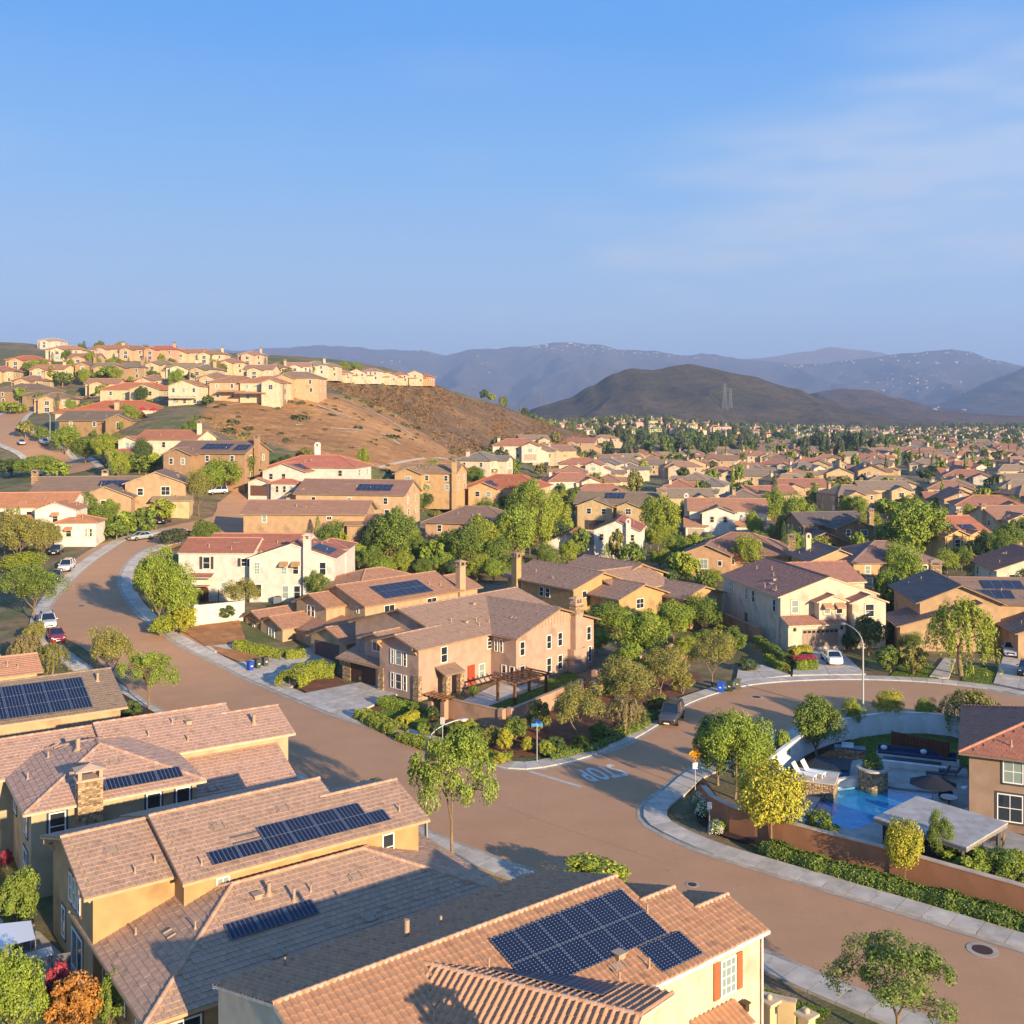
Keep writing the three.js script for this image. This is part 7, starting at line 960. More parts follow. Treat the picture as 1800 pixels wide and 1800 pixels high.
// ------------------------------------------------------------------ cars
function carGeo(type) {
  return memo('car' + type, () => {
    const suv = type === 'suv', L = suv ? 4.75 : 4.75, hw = suv ? .95 : .92, belt = suv ? 1.08 : .94, y0 = suv ? .32 : .24, roof = suv ? 1.74 : 1.44;
    const st = suv ? [[-2.37, .86, .88], [-2.32, .93, 1.02], [-2.1, 1, 1.07], [-.9, 1, 1.08], [.4, 1, 1.07], [1.0, 1, 1.06], [1.6, .99, 1.0], [2.1, .95, .94], [2.3, .86, .84], [2.37, .76, .7]] : [[-2.37, .82, .82], [-2.3, .9, .94], [-2.0, .97, .99], [-1.2, 1, .97], [.2, 1, .95], [1.0, 1, .93], [1.6, .99, .86], [2.1, .94, .78], [2.3, .84, .70], [2.37, .72, .6]];
    const pos = [], idx = [], sec = (w, yt) => { const a = [[0, y0], [.86, y0], [.97, y0 + .1], [1, y0 + .28], [.985, yt - .16], [.93, yt - .04], [.84, yt], [.45, yt + .02], [0, yt + .03]]; return [...a.map(([x, y]) => [x * w * hw, y]), ...a.slice(1, -1).reverse().map(([x, y]) => [-x * w * hw, y])]; };
    st.forEach(([x, w, yt]) => sec(w, yt).forEach(([z, y]) => pos.push(x, y, z))); const n = 16;
    for (let i = 0; i < st.length - 1; i++) for (let k = 0; k < n; k++) { const a = i * n + k, b = i * n + (k + 1) % n, c = a + n, d = b + n; idx.push(a, b, c, b, d, c); }
    for (const [i, rev] of [[0, 0], [st.length - 1, 1]]) for (let k = 1; k < n - 1; k++) rev ? idx.push(i * n, i * n + k, i * n + k + 1) : idx.push(i * n, i * n + k + 1, i * n + k);
    const body = new THREE.BufferGeometry(); body.setAttribute('position', new THREE.Float32BufferAttribute(pos, 3)); body.setIndex(idx); body.computeVertexNormals();
    const b0 = suv ? -2.22 : -1.75, b1 = suv ? 1.0 : 1.05, t0 = suv ? -1.95 : -1.0, t1 = suv ? .2 : .15, wb = hw * .9, wt = hw * .72, g = new MB(), yb = belt - .02;
    const B = [V(b0, yb, wb), V(b1, yb, wb), V(b1, yb, -wb), V(b0, yb, -wb)], Tp = [V(t0, roof, wt), V(t1, roof, wt), V(t1, roof, -wt), V(t0, roof, -wt)];
    for (let k = 0; k < 4; k++) g.poly([B[k], B[(k + 1) % 4], Tp[(k + 1) % 4], Tp[k]]);
    const rf = new THREE.BufferGeometry(), rp = [], ri = []; for (let i = 0; i <= 6; i++) for (let j = 0; j <= 4; j++) { const u = i / 6, v = j / 4 * 2 - 1; rp.push(lerp(t0 - .06, t1 + .06, u), roof + .07 * (1 - v * v * .9) * Math.sin(Math.PI * lerp(.18, .86, u)) - .01, v * (wt + .02)); } for (let i = 0; i < 6; i++) for (let j = 0; j < 4; j++) { const a = i * 5 + j, b = a + 5; ri.push(a, a + 1, b, a + 1, b + 1, b); } rf.setAttribute('position', new THREE.Float32BufferAttribute(rp, 3)); rf.setIndex(ri); rf.computeVertexNormals();
    const pl = new MB(); for (const s of [0, 3]) { pl.bar(B[s], Tp[s], .09, .09); const q = s === 0 ? 1 : 2; pl.bar(B[q], Tp[q], .07, .07); const f = .48; pl.bar(B[s].clone().lerp(B[q], f), Tp[s].clone().lerp(Tp[q], f), .08, .05); } const rails = new MB(); for (const z of [wt, -wt]) rails.bar(V(t0, roof + .0, z), V(t1, roof + .0, z), .1, .1);
    return { body, glass: g.geo(), roof: mergeGeometries([rf.toNonIndexed().deleteAttribute('uv') || rf.toNonIndexed()].map((q) => q)), pillars: pl.geo(), rails: rails.geo(), y0, hw };
  });
}
const carPaint = (h) => memo('cp' + h, () => new THREE.MeshPhysicalMaterial({ color: C(h), roughness: .42, metalness: .25, clearcoat: 1, clearcoatRoughness: .08 }));
const carGlass = new THREE.MeshPhysicalMaterial({ color: C('#1b2328'), roughness: .06, clearcoat: 1, clearcoatRoughness: .03 });
function car(label, type, hex, px, py, nx, ny, o = {}) {
  const a = hit(px, py), b = hit(nx, ny), g = carGeo(type), t = thing('parked_car', label, 'car', 'parked cars'), P = carPaint(hex); t.position.set(a.x, a.y + (o.lift ?? .05), -a.d); t.rotation.y = o.rot !== undefined ? o.rot * Math.PI / 180 : Math.atan2(b.d - a.d, b.x - a.x);
  part(t, 'body', g.body, P); part(t, 'windows', g.glass, carGlass); const rf = part(t, 'roof', g.roof, P); part(rf, 'roof_rail', g.rails, type === 'suv' ? plain('#2a2c2e', .5) : P); part(t, 'pillars', g.pillars, P);
  for (const x of [1.42, -1.42]) for (const z of [1, -1]) { const w = part(t, 'wheel', memo('tyre', () => new THREE.CylinderGeometry(.345, .345, .24, 20).rotateX(Math.PI / 2)), M.rubber); w.position.set(x, .345, z * (g.hw - .09)); const r = part(w, 'rim', memo('rim', () => new THREE.CylinderGeometry(.22, .22, .25, 12).rotateX(Math.PI / 2)), M.rim); }
  const y = g.y0 + .42; for (const z of [1, -1]) { part(t, 'headlight', memo('hl', () => new THREE.SphereGeometry(.17, 10, 8).scale(.55, .55, 1.15)), plain('#e8ecee', .15)).position.set(2.22, y, z * g.hw * .66); part(t, 'tail_light', memo('tl', () => new THREE.SphereGeometry(.16, 10, 8).scale(.45, .7, 1.1)), plain('#a01414', .25)).position.set(-2.3, y + .08, z * g.hw * .7); part(t, 'mirror', memo('mir', () => new THREE.SphereGeometry(.1, 8, 6).scale(.8, .8, 1.3)), P).position.set(.82, y + .36, z * (g.hw + .08)); }
  part(t, 'grille', memo('gri', () => new MB().box(2.3, .42, -.42, 2.4, .62, .42).geo()), M.black); part(t, 'number_plate', memo('npl', () => new MB().box(-2.41, .62, -.26, -2.37, .76, .26).geo()), M.white); part(t, 'number_plate', memo('npf', () => new MB().box(2.39, .34, -.26, 2.42, .46, .26).geo()), M.white);
  return t;
}
car('dark grey SUV parked at the kerb of the side street', 'suv', '#4a4644', 1180, 1268, 1170, 1282);
car('white sedan parked tail-out on the double garage driveway', 'sedan', '#ece9e4', 1462, 1166, 1446, 1150, { lift: .2 });
car('deep red sedan parked nose-forward at the left kerb', 'sedan', '#9c1022', 98, 1126, 106, 1142);
car('white SUV parked directly behind the deep red sedan', 'suv', '#e9e7e2', 84, 1102, 90, 1114);
car('dark blue SUV parked at the left kerb on the bend', 'suv', '#1d2b40', 97, 1022, 90, 1033);
car('white SUV parked behind the dark blue one on the bend', 'suv', '#efece6', 117, 1003, 109, 1012);
car('silver sedan parked across the bend below the solar strip house', 'sedan', '#aab4b6', 247, 949, 232, 951);
car('dark maroon car on the drive left of the bend shrub', 'sedan', '#3a1a1e', 288, 920, 278, 926, { lift: .1 });
car('black car on the drive of the white house among the cypresses', 'suv', '#22242a', 126, 948, 140, 950, { lift: .1 });
car('white car in front of the black car among the cypresses', 'sedan', '#e6e4de', 112, 954, 98, 956, { lift: .1 });
car('dark car half hidden by shrubs near the left kerb', 'sedan', '#1e2228', 99, 974, 92, 982, { lift: .1 });
car('white SUV parked side-on at the turning circle', 'suv', '#efece8', 381, 869, 370, 870, { lift: .12 });
car('white car on the drive beside the upper left road', 'sedan', '#edeae4', 110, 702, 118, 700, { lift: .1 });
car('pale blue car parked on the upper left road', 'sedan', '#9fb0bd', 35, 757, 38, 762, { lift: .15 });
car('silver car parked lower down the upper left road', 'sedan', '#c4c6c8', 38, 782, 42, 790, { lift: .15 });
car('white SUV under the trees of the upper left road', 'suv', '#e9e9e6', 78, 782, 84, 788, { lift: .15 });
car('silver car in the open garage at the right edge', 'sedan', '#b9c0c8', 1778, 1152, 1776, 1164, { lift: .2 });
car('dark sedan cut by the right edge of the view', 'sedan', '#20262e', 1806, 1186, 1802, 1200, { lift: .2 });
// ------------------------------------------------------------------ lamps, signs, bins, mailboxes
function streetLamp(label, px, py, H, ax, ad, reach) {
  const q = hit(px, py), t = thing('street_lamp', label, 'street lamp', 'street lamps'); t.position.set(q.x, q.y, -q.d); t.rotation.y = Math.atan2(ad, ax);
  part(t, 'pole', new MB().tube(V(0, -.1, 0), V(0, .5, 0), .17, .15, 10).tube(V(0, .5, 0), V(0, H, 0), .115, .075, 10).geo(), M.galv);
  const c = new THREE.QuadraticBezierCurve3(V(0, H - .05, 0), V(reach * .12, H + 1.25, 0), V(reach, H + 1.5, 0)); part(t, 'arm', new THREE.TubeGeometry(c, 14, .05, 8), M.galv);
  const h = part(t, 'lamp_head', new THREE.SphereGeometry(.3, 14, 10).scale(1.25, .32, .6), M.galv); h.position.set(reach + .28, H + 1.48, 0); part(h, 'lens', new THREE.SphereGeometry(.2, 12, 8).scale(1.2, .35, .8), plain('#e9e6da', .3)).position.y = -.07;
}
streetLamp('street lamp with curved arm rising beside the airy street tree', 749, 1482, 6.9, .93, .36, 2.5); streetLamp('tall street lamp behind the curved white pool wall', 1517, 1262, 7.4, -.45, .9, 2.4); streetLamp('street lamp on the upper left road', 88, 772, 7, -1, -.2, 3); streetLamp('street lamp in front of the coral-roofed white house', 557, 872, 7, -.4, -.9, 2);
{
  const sign = (name, label, px, py, h) => { const q = flat(px, py), t = thing(name, label, 'sign'); t.position.set(q.x, T(q.x, q.d) + .1, -q.d); part(t, 'post', new MB().tube(V(0, -.2, 0), V(0, h, 0), .04, .04, 8).geo(), M.galv); return t; };
  let t = sign('street_name_sign', 'street-name post with two crossed blue blades on the corner', 944, 1342, 3.5); for (const [r, y] of [[.2, 3.1], [-.9, 3.4]]) { const b = part(t, 'blade', memo('blade', () => new MB().box(-.5, 0, -.02, .5, .26, .02).geo()), plain('#2d7fc4', .5)); b.position.y = y; b.rotation.y = r; }
  t = sign('stop_sign', 'stop sign seen from behind on the corner opposite the lamp', 778, 1308, 2.2); part(t, 'plate', new MB().box(-.22, 1.7, -.02, .22, 2.35, .02).geo(), M.galv);
  t = sign('warning_sign', 'yellow diamond warning sign beside the corner tree', 1222, 1392, 3.1); const dm = part(t, 'diamond_plate', new MB().box(-.38, -.38, -.015, .38, .38, .015).geo(), plain('#f0a31c', .5)); dm.position.set(0, 2.95, .06); dm.rotation.z = Math.PI / 4; part(t, 'notice_plate', new MB().box(-.2, 1.75, .03, .2, 2.25, .06).geo(), M.white);
  t = sign('notice_sign', 'small white notice on a post in the corner flower bed', 1247, 1466, 2.2); part(t, 'plate', new MB().box(-.16, 1.7, .03, .16, 2.2, .06).geo(), M.white);
  for (const [px, py, l] of [[1292, 1462, 'grey mailbox cabinet on a pedestal beside the corner wall, left of two'], [1318, 1473, 'grey mailbox cabinet on a pedestal by the yellow ball-headed tree']]) { const q = flat(px, py), m = thing('mailbox_cabinet', l, 'mailbox', 'mailbox cabinets'); m.position.set(q.x, .16, -q.d); m.rotation.y = -.72; part(m, 'pedestal', new MB().box(-.14, -.1, -.12, .14, .75, .12).geo(), M.concrete2); part(m, 'cabinet', new MB().box(-.42, .75, -.24, .42, 1.62, .24).geo(), plain('#a9a59c', .6)); const d = new MB(); for (let i = 0; i < 3; i++) for (let j = 0; j < 4; j++) d.box(-.38 + i * .26, .8 + j * .2, .24, -.15 + i * .26, .97 + j * .2, .255); part(m, 'letter_doors', d.geo(), plain('#b9b5ab', .55)); part(m, 'hood', new MB().box(-.46, 1.62, -.28, .46, 1.68, .3).geo(), plain('#98948b', .6)); }
  const bin = (label, hex, px, py, rot) => { const q = hit(px, py), b = thing('wheeled_bin', label, 'wheeled bin', 'wheeled bins'); b.position.set(q.x, q.y + .1, -q.d); b.rotation.y = rot; const m = new MB(), lo = [[-.24, -.27], [.24, -.27], [.24, .27], [-.24, .27]], hi = [[-.31, -.36], [.31, -.36], [.31, .36], [-.31, .36]]; for (let k = 0; k < 4; k++) { const n = (k + 1) % 4; m.poly([V(lo[n][0], .08, lo[n][1]), V(lo[k][0], .08, lo[k][1]), V(hi[k][0], 1.0, hi[k][1]), V(hi[n][0], 1.0, hi[n][1])]); } m.poly(hi.map(([x, z]) => V(x, 1, z)).reverse()); const mt = plain(hex, .55); part(b, 'body', m.geo(), mt).material.side = THREE.DoubleSide; const ld = new MB(); ld.box(-.33, 1.0, -.38, .33, 1.07, .4); ld.box(-.26, 1.07, -.3, .26, 1.12, .32); part(b, 'lid', ld.geo(), mt); part(b, 'handle', new MB().bar(V(-.26, 1.0, -.44), V(.26, 1.0, -.44), .04, .04).geo(), mt); for (const x of [-.28, .28]) part(b, 'wheel', new THREE.CylinderGeometry(.12, .12, .05, 12).rotateZ(Math.PI / 2), M.rubber).position.set(x, .12, -.28); part(b, 'emblem', new MB().box(-.12, .6, .325, .12, .72, .345).geo(), M.white).rotation.x = .095; };
  bin('blue wheeled bin at the edge of the bare yard', '#1746a8', 440, 1181, .7); bin('green wheeled bin between the blue and the dark one by the bare yard', '#3c4a3a', 453, 1177, .7); bin('dark grey wheeled bin by the bare yard shrubs', '#4a4844', 466, 1173, .7);
  bin('blue wheeled bin on the side street kerb', '#1a5ad0', 1267, 1219, -.4); bin('green wheeled bin on the side street kerb', '#2f4228', 1283, 1217, -.4); bin('tan wheeled bin on the side street kerb', '#6a6a58', 1297, 1213, -.4);
}
// ------------------------------------------------------------------ hedges and planting
const hg = (l, h = 0) => F2(l, h);
hedge('street_hedge', 'long dark low hedge along the lower right pavement', hg([[1345, 1496], [1440, 1528], [1560, 1562], [1700, 1602], [1850, 1648]]), .75, 1.7, 'mid', 9000, .17);
hedge('box_hedge', 'clipped green hedge island between the two driveways', hg([[505, 1212], [540, 1190], [590, 1190]]), 1.7, 3.2, 'lime', 9000, .16);
hedge('box_hedge', 'low yellow-green hedge at the kerb below the corner house', hg([[634, 1262], [672, 1280], [706, 1294]]), .9, 1.8, 'lime', 4000, .15);
hedge('box_hedge', 'rounded green hedge in front of the stone pier', hg([[672, 1240], [720, 1252], [728, 1254]]), 1.0, 1.6, 'bright', 3000, .15);
hedge('flower_border', 'golden yellow border shrub row beside the front lawn', hg([[700, 1278], [730, 1262]]), .8, 1.1, 'gold', 1600, .14, 'border');
hedge('box_hedge', 'low green hedge following the corner pavement', hg([[705, 1300], [760, 1318], [850, 1336], [900, 1338]]), .7, 1.5, 'lime', 6000, .15);
hedge('kerb_planting', 'green ground cover along the kerb under the olive trees', hg([[960, 1334], [1040, 1316], [1120, 1278], [1165, 1244]]), .55, 2.0, 'mid', 5000, .17, 'planting');
hedge('garage_hedge', 'dark clipped hedge running to the red-flowered block', hg([[1330, 1135], [1365, 1158], [1385, 1172]]), 1.3, 1.4, 'mid', 4500, .15);
hedge('border_hedge', 'lower green and yellow hedge left of the red-flowered block', hg([[1350, 1163], [1382, 1182]]), .9, 1.1, 'lime', 2200, .14);
{ const h = hedge('flowering_hedge', 'block hedge with a red flowering top beside the white sedan', hg([[1395, 1178], [1432, 1176]]), 1.3, 1.9, 'bright', 4500, .14), a = hg([[1395, 1178], [1432, 1176]]), g = leaves(5, 2400, .15, (r) => { const t = r(), X = (a[1][0] - a[0][0]) * t, D = (a[1][1] - a[0][1]) * t; return { p: V(X + (r() - .5) * .5, 1.35 + r() * .25, -(D + (r() - .5) * 1.7)), dir: V(0, 1, .3), k: r() }; }); part(h, 'blossom', g, leafMat('red')); }
hedge('golden_shrub_row', 'golden shrubs behind the red-flowered block', hg([[1390, 1158], [1420, 1150]]), 1.2, 1.4, 'gold', 2200, .15);
hedge('rose_hedge', 'white-flecked rose hedge below the tan dormer house', E2([[415, 1140], [460, 1152], [500, 1160], [535, 1156]]), 1.1, 1.7, 'lime', 5000, .15);
for (const [k, t, px, py, h, w, l] of [['bush', 'mid', 800, 1300, 34, 40], ['bush', 'dark', 770, 1295, 30, 36], ['bush', 'lime', 824, 1295, 36, 40], ['bush', 'olive', 866, 1315, 40, 46], ['bush', 'gold', 888, 1325, 46, 34, 'golden shrub at the foot of the pinkish court wall corner'], ['bush', 'gold', 926, 1322, 26, 26], ['bush', 'mid', 836, 1318, 40, 50], ['bush', 'bright', 745, 1296, 26, 34], ['bush', 'mid', 905, 1300, 40, 60], ['bush', 'lime', 960, 1330, 28, 34], ['bush', 'dark', 980, 1322, 30, 40], ['bush', 'mid', 1020, 1318, 26, 36], ['bush', 'olive', 945, 1290, 60, 60], ['bush', 'gold', 1090, 1258, 30, 30], ['bush', 'mid', 1050, 1300, 30, 44], ['bush', 'dark', 760, 1268, 28, 26], ['bush', 'mid', 728, 1258, 22, 26], ['bush', 'mid', 832, 1226, 22, 20], ['bush', 'olive', 1152, 1250, 34, 44], ['bush', 'dark', 1128, 1272, 26, 40], ['bush', 'yellow', 878, 1346, 24, 30], ['bush', 'bright', 1100, 1190, 60, 60], ['bush', 'mid', 1140, 1200, 50, 60], ['bush', 'olive', 1200, 1220, 44, 50], ['bush', 'mid', 1290, 1150, 44, 60], ['bush', 'dark', 1315, 1180, 22, 40], ['bush', 'mid', 640, 1200, 16, 20], ['bush', 'bright*', 1240, 1440, 36, 34, 'white-flowering shrub in the corner bed behind the notice'], ['bush', 'bright*', 1258, 1468, 26, 26, 'white-flowering shrub at the foot of the notice post'], ['bush', 'bright*', 1228, 1418, 26, 22, 'white-flowering shrub nearest the warning sign'], ['bush', 'bright', 1262, 1462, 22, 34], ['bush', 'mid', 1232, 1432, 26, 36]]) { const b = plant(k, t.replace('*', ''), px, py, h, w, l); if (t.includes('*')) flowers(b, 340, 'white'); }

grass(F2([[1322, 1775], [1325, 1735], [1462, 1782], [1400, 1840]]), 9000, 'bright green turf beside the gate piers at the bottom right', .12);
grass(F2([[770, 1530], [790, 1500], [850, 1540], [826, 1560]]), 5000, 'green turf strip at the foot of the airy street tree', .12);
grass(F2([[655, 1258], [735, 1282], [775, 1256], [700, 1236]]), 7000, 'small front lawn turf between the hedges of the corner house', .12);
grass(F2([[848, 1247], [890, 1258], [1030, 1195], [1000, 1180]]), 8000, 'turf inside the walled court below the pergola', .08);
grass(F2([[1650, 1200], [1560, 1195], [1580, 1172], [1652, 1172]]), 7000, 'turf left of the stepping path on the side street', .08);
grass(F2([[1745, 1212], [1688, 1206], [1700, 1170], [1752, 1172]]), 6000, 'turf between stepping path and right driveway', .08);
// ------------------------------------------------------------------ the pool garden
{
  const bent = (name, label, l, h, t, hex, cap, cat = 'wall') => { const p = resample(l, 2.2), g = thing(name, label, cat), c = p[0]; g.position.set(c[0], 0, -c[1]); for (let k = 0; k < p.length - 1; k++) { const a = p[k], b = p[k + 1], m = new MB(), dx = b[0] - a[0], dd = b[1] - a[1], L = Math.hypot(dx, dd), nx = -dd / L * t / 2, nd = dx / L * t / 2, q = (r, s, y, e = 1) => V(r[0] + nx * s * e - c[0], y, -(r[1] + nd * s * e - c[1])); const bx = (y0, y1, e) => { const A = [q(a, -1, y0, e), q(b, -1, y0, e), q(b, 1, y0, e), q(a, 1, y0, e)], B = [q(a, -1, y1, e), q(b, -1, y1, e), q(b, 1, y1, e), q(a, 1, y1, e)]; const mm = new MB(); mm.poly(B); for (let i = 0; i < 4; i++) mm.poly([A[i], A[(i + 1) % 4], B[(i + 1) % 4], B[i]]); return mm.geo(); }; part(g, 'panel', bx(-.4, h, 1), stucco(hex)); part(g, 'coping', bx(h, h + .09, 1.35), stucco(cap)); } return g; };
  const white = F2([[1352, 1334], [1395, 1302], [1440, 1278], [1490, 1264], [1560, 1254], [1640, 1255], [1725, 1268], [1800, 1285]], 1.9);
  bent('pool_wall', 'long curved white wall closing the pool garden off from the street', white, 1.9, .25, '#f8f6f2', '#f3efe8');
  bent('terracotta_wall', 'terracotta-coloured garden wall with pale coping above the street hedge', F2([[1237, 1382], [1252, 1400], [1278, 1414], [1320, 1428], [1400, 1450], [1466, 1467], [1567, 1493], [1700, 1530], [1850, 1572]], 2.0), 2.0, .3, '#b07a56', '#cdb9a4');
  // raised terrace with the pool let into it
  const deck = F2([[1372, 1440], [1425, 1350], [1510, 1335], [1560, 1335], [1640, 1335], [1700, 1352], [1716, 1440], [1800, 1470], [1830, 1560], [1640, 1520], [1480, 1480]], .4), pool = F2([[1418, 1440], [1450, 1390], [1512, 1368], [1572, 1384], [1650, 1392], [1600, 1432], [1530, 1448], [1500, 1458], [1450, 1448]], .4);
  const V2 = (l) => l.map(([x, d]) => new THREE.Vector2(x, d)), sh = new THREE.Shape(V2(deck)); sh.holes.push(new THREE.Path(V2(pool)));
  const put = (g, y) => { g.rotateX(-Math.PI / 2); g.translate(0, y, 0); return g; };
  structure(shade(new THREE.Mesh(put(new THREE.ExtrudeGeometry(sh, { depth: .38, bevelEnabled: false }), .03), new THREE.MeshStandardMaterial({ color: C('#c2bdb4'), map: rep(concT, 3), roughness: .85 }))), 'pool_terrace');
  const grp = thing('swimming_pool', 'blue freeform swimming pool in the walled garden at right', 'pool'); part(grp, 'basin', put(new THREE.ShapeGeometry(new THREE.Shape(V2(pool))), .05), new THREE.MeshStandardMaterial({ color: C('#48b6e4'), map: rep(grainT, 1.5), roughness: .6 }));
  const wt = tex(256, (x, y) => fbm(x * 8, y * 8, 4, 8, 3), false); wt.repeat.set(.3, .3); part(grp, 'water', put(new THREE.ShapeGeometry(new THREE.Shape(V2(pool))), .31), new THREE.MeshPhysicalMaterial({ color: C('#bfe4f2'), transmission: 1, thickness: 0, roughness: .03, ior: 1.33, bumpMap: wt, bumpScale: .02 }));
  patch('pool_lawn', M.lawn, F2([[1470, 1318], [1510, 1298], [1570, 1290], [1640, 1293], [1700, 1305], [1706, 1362], [1660, 1345], [1560, 1330], [1490, 1335]]), .06);
  grass(F2([[1470, 1318], [1510, 1298], [1570, 1290], [1640, 1293], [1700, 1305], [1706, 1362], [1660, 1345], [1560, 1330], [1490, 1335]]), 14000, 'turf of the pool garden behind the timber screen', .08);
  patch('wall_bed', M.darksoil, F2([[1400, 1322], [1450, 1298], [1500, 1286], [1560, 1280], [1640, 1282], [1720, 1292], [1720, 1302], [1640, 1292], [1570, 1288], [1505, 1296], [1465, 1316], [1420, 1340]]), .05);
  patch('gravel_bed', M.soil, F2([[1402, 1345], [1450, 1318], [1500, 1330], [1490, 1340], [1420, 1356]]), .05);
  const dk = .41, R = -.42, obj = (name, label, cat, px, py, rot = R, y = dk, group) => { const q = flat(px, py, y), t = thing(name, label, cat, group); t.position.set(q.x, y, -q.d); t.rotation.y = rot; return t; };
  let t = obj('spa_platform', 'raised pale stone platform holding the white loungers beside the pool', 'platform', 1428, 1398); part(t, 'stone_face', new MB().box(-1.6, -.4, -2.6, 1.6, 1.05, .1).geo(), M.stone); part(t, 'coping', new MB().box(-1.7, 1.05, -2.7, 1.7, 1.15, .2).geo(), M.concrete);
  const lounger = (name, label, px, py, rot, hex, y) => { const l = obj(name, label, 'sun lounger', px, py, rot, y, 'sun loungers'); const m = plain(hex, .6); part(l, 'seat', new MB().box(-.32, .32, -.2, .32, .4, 1.2).geo(), m); const b = part(l, 'backrest', new MB().box(-.32, 0, -.06, .32, .85, 0).geo(), m); b.position.set(0, .36, -.2); b.rotation.x = -.55; for (const [x, z] of [[-.28, -.1], [.28, -.1], [-.28, 1.1], [.28, 1.1]]) part(l, 'leg', new MB().box(x - .03, 0, z - .03, x + .03, .33, z + .03).geo(), m); };
  lounger('sun_lounger', 'white sun lounger on the stone platform, nearer the trees', 1408, 1366, .9, '#f0eee8', 1.56); lounger('sun_lounger', 'white sun lounger on the stone platform, nearer the spa cover', 1424, 1362, .9, '#f0eee8', 1.56); lounger('sun_lounger', 'black sun lounger by the taupe house, left one', 1655, 1368, -1.9, '#1a2230', dk); lounger('sun_lounger', 'black sun lounger nearest the taupe house', 1678, 1364, -1.9, '#1a2230', dk);
  t = obj('spa_cover', 'dark square spa cover beside the stone platform', 'spa', 1462, 1360); part(t, 'tub', new MB().box(-1.35, 0, -1.35, 1.35, .75, 1.35).geo(), plain('#3b6f9c', .7)); part(t, 'cover', new MB().box(-1.45, .75, -1.45, -.01, .92, 1.45).geo(), plain('#1c2733', .7)); part(t, 'cover', new MB().box(.01, .75, -1.45, 1.45, .92, 1.45).geo(), plain('#1c2733', .7));
  t = obj('pool_weir', 'long low white wall along the far edge of the pool', 'wall', 1482, 1381, .33); part(t, 'wall', new MB().box(-1.9, -.3, -.15, 1.7, .55, .15).geo(), stucco('#e9e6df')); part(t, 'coping', new MB().box(-1.95, .55, -.2, 1.75, .62, .2).geo(), M.concrete);
  t = obj('stone_planter', 'tall octagonal stone planter at the far side of the pool', 'planter', 1534, 1380, .39); { const m = new MB(), o = (k, y) => V(Math.cos(k * Math.PI / 4) * 1.15, y, -Math.sin(k * Math.PI / 4) * 1.15); for (let k = 0; k < 8; k++) m.poly([o(k, -.4), o(k + 1, -.4), o(k + 1, 1.3), o(k, 1.3)], 0, k * .7); part(t, 'body', m.geo(), M.stone); } part(t, 'rim', new THREE.CylinderGeometry(1.3, 1.3, .14, 8).translate(0, 1.37, 0), M.concrete); part(t, 'bowl', new THREE.CylinderGeometry(.85, .85, .06, 8).translate(0, 1.46, 0), plain('#24506f', .5)); part(t, 'plant', leaves(9, 900, .34, (r) => { const a = r() * 6.28, s = r(); return { p: V(Math.cos(a) * .8 * s, 1.4 + (1 - s * .6) * r() * 1.4, Math.sin(a) * .8 * s), dir: V(Math.cos(a), .6, Math.sin(a)).normalize(), k: r() }; }, .2), leafMat('mid'));
  t = obj('fire_seating', 'sunken white fire-pit bench with dark blue cushions', 'bench', 1610, 1345, -.38); part(t, 'low_wall', new MB().box(-3, 0, 1.0, 2.4, .5, 1.4).geo(), stucco('#e9e6df')); part(t, 'fire_table', new MB().box(-2.6, .0, .1, 2.0, .52, .95).geo(), plain('#16202c', .5)); part(t, 'bench', new MB().box(-3.2, 0, -1.5, 3.4, .42, -.8).geo(), stucco('#d9d6cf')); part(t, 'cushion', new MB().box(-3.1, .42, -1.5, 3.2, .58, -.8).geo(), plain('#1d3a5c', .9)); part(t, 'cushion', new MB().box(-3.1, .42, -1.75, 3.2, .95, -1.52).geo(), plain('#1d3a5c', .9)); for (const x of [-2.6, .6]) part(t, 'pillow', new THREE.SphereGeometry(.28, 10, 8).scale(1, .75, .5).translate(x, .82, -1.3), plain('#d9e0e6', .9));
  const scr = flat(1567, 1330), sc = flat(1667, 1352), ss = thing('timber_screen', 'horizontal-board timber screen behind the fire-pit bench', 'screen'); ss.position.set(scr.x, 0, -scr.d); const Ls = Math.hypot(sc.x - scr.x, sc.d - scr.d); ss.rotation.y = Math.atan2(sc.d - scr.d, sc.x - scr.x); const timber2 = new THREE.MeshStandardMaterial({ color: C('#8a4f28'), map: rep(woodT, 1.2), roughness: .7 }); for (let i = 0; i < 12; i++) part(ss, 'board', memo('brd', () => new MB().box(0, 0, -.03, Ls, .165, .03).geo()), timber2).position.y = .1 + i * .18; for (let i = 0; i <= 4; i++) part(ss, 'post', memo('scp', () => new MB().box(-.05, 0, -.12, .05, 2.28, -.035).geo()), timber2).position.x = i * Ls / 4;
  t = obj('barbecue', 'stainless barbecue grill on a stone base by the lawn', 'barbecue', 1494, 1332, -.3, .06); part(t, 'base', new MB().box(-1.2, 0, -.4, 1.2, .85, .4).geo(), M.stone); part(t, 'counter', new MB().box(-1.3, .85, -.5, 1.3, .95, .5).geo(), plain('#3d5f80', .4)); part(t, 'hood', new THREE.CylinderGeometry(.38, .38, 1.0, 14, 1, false, 0, Math.PI).rotateZ(Math.PI / 2).translate(-.2, .95, 0), M.steel);
  t = obj('parasol', 'dark blue parasol spread over the pool terrace', 'parasol', 1640, 1425, 0); part(t, 'pole', new MB().tube(V(0, 0, 0), V(0, 2.5, 0), .03, .03, 8).geo(), M.black); const cn = part(t, 'canopy', new THREE.ConeGeometry(1.75, .65, 8, 1, true).translate(0, 2.35, 0), plain('#141c2b', .9)); cn.material.side = THREE.DoubleSide;
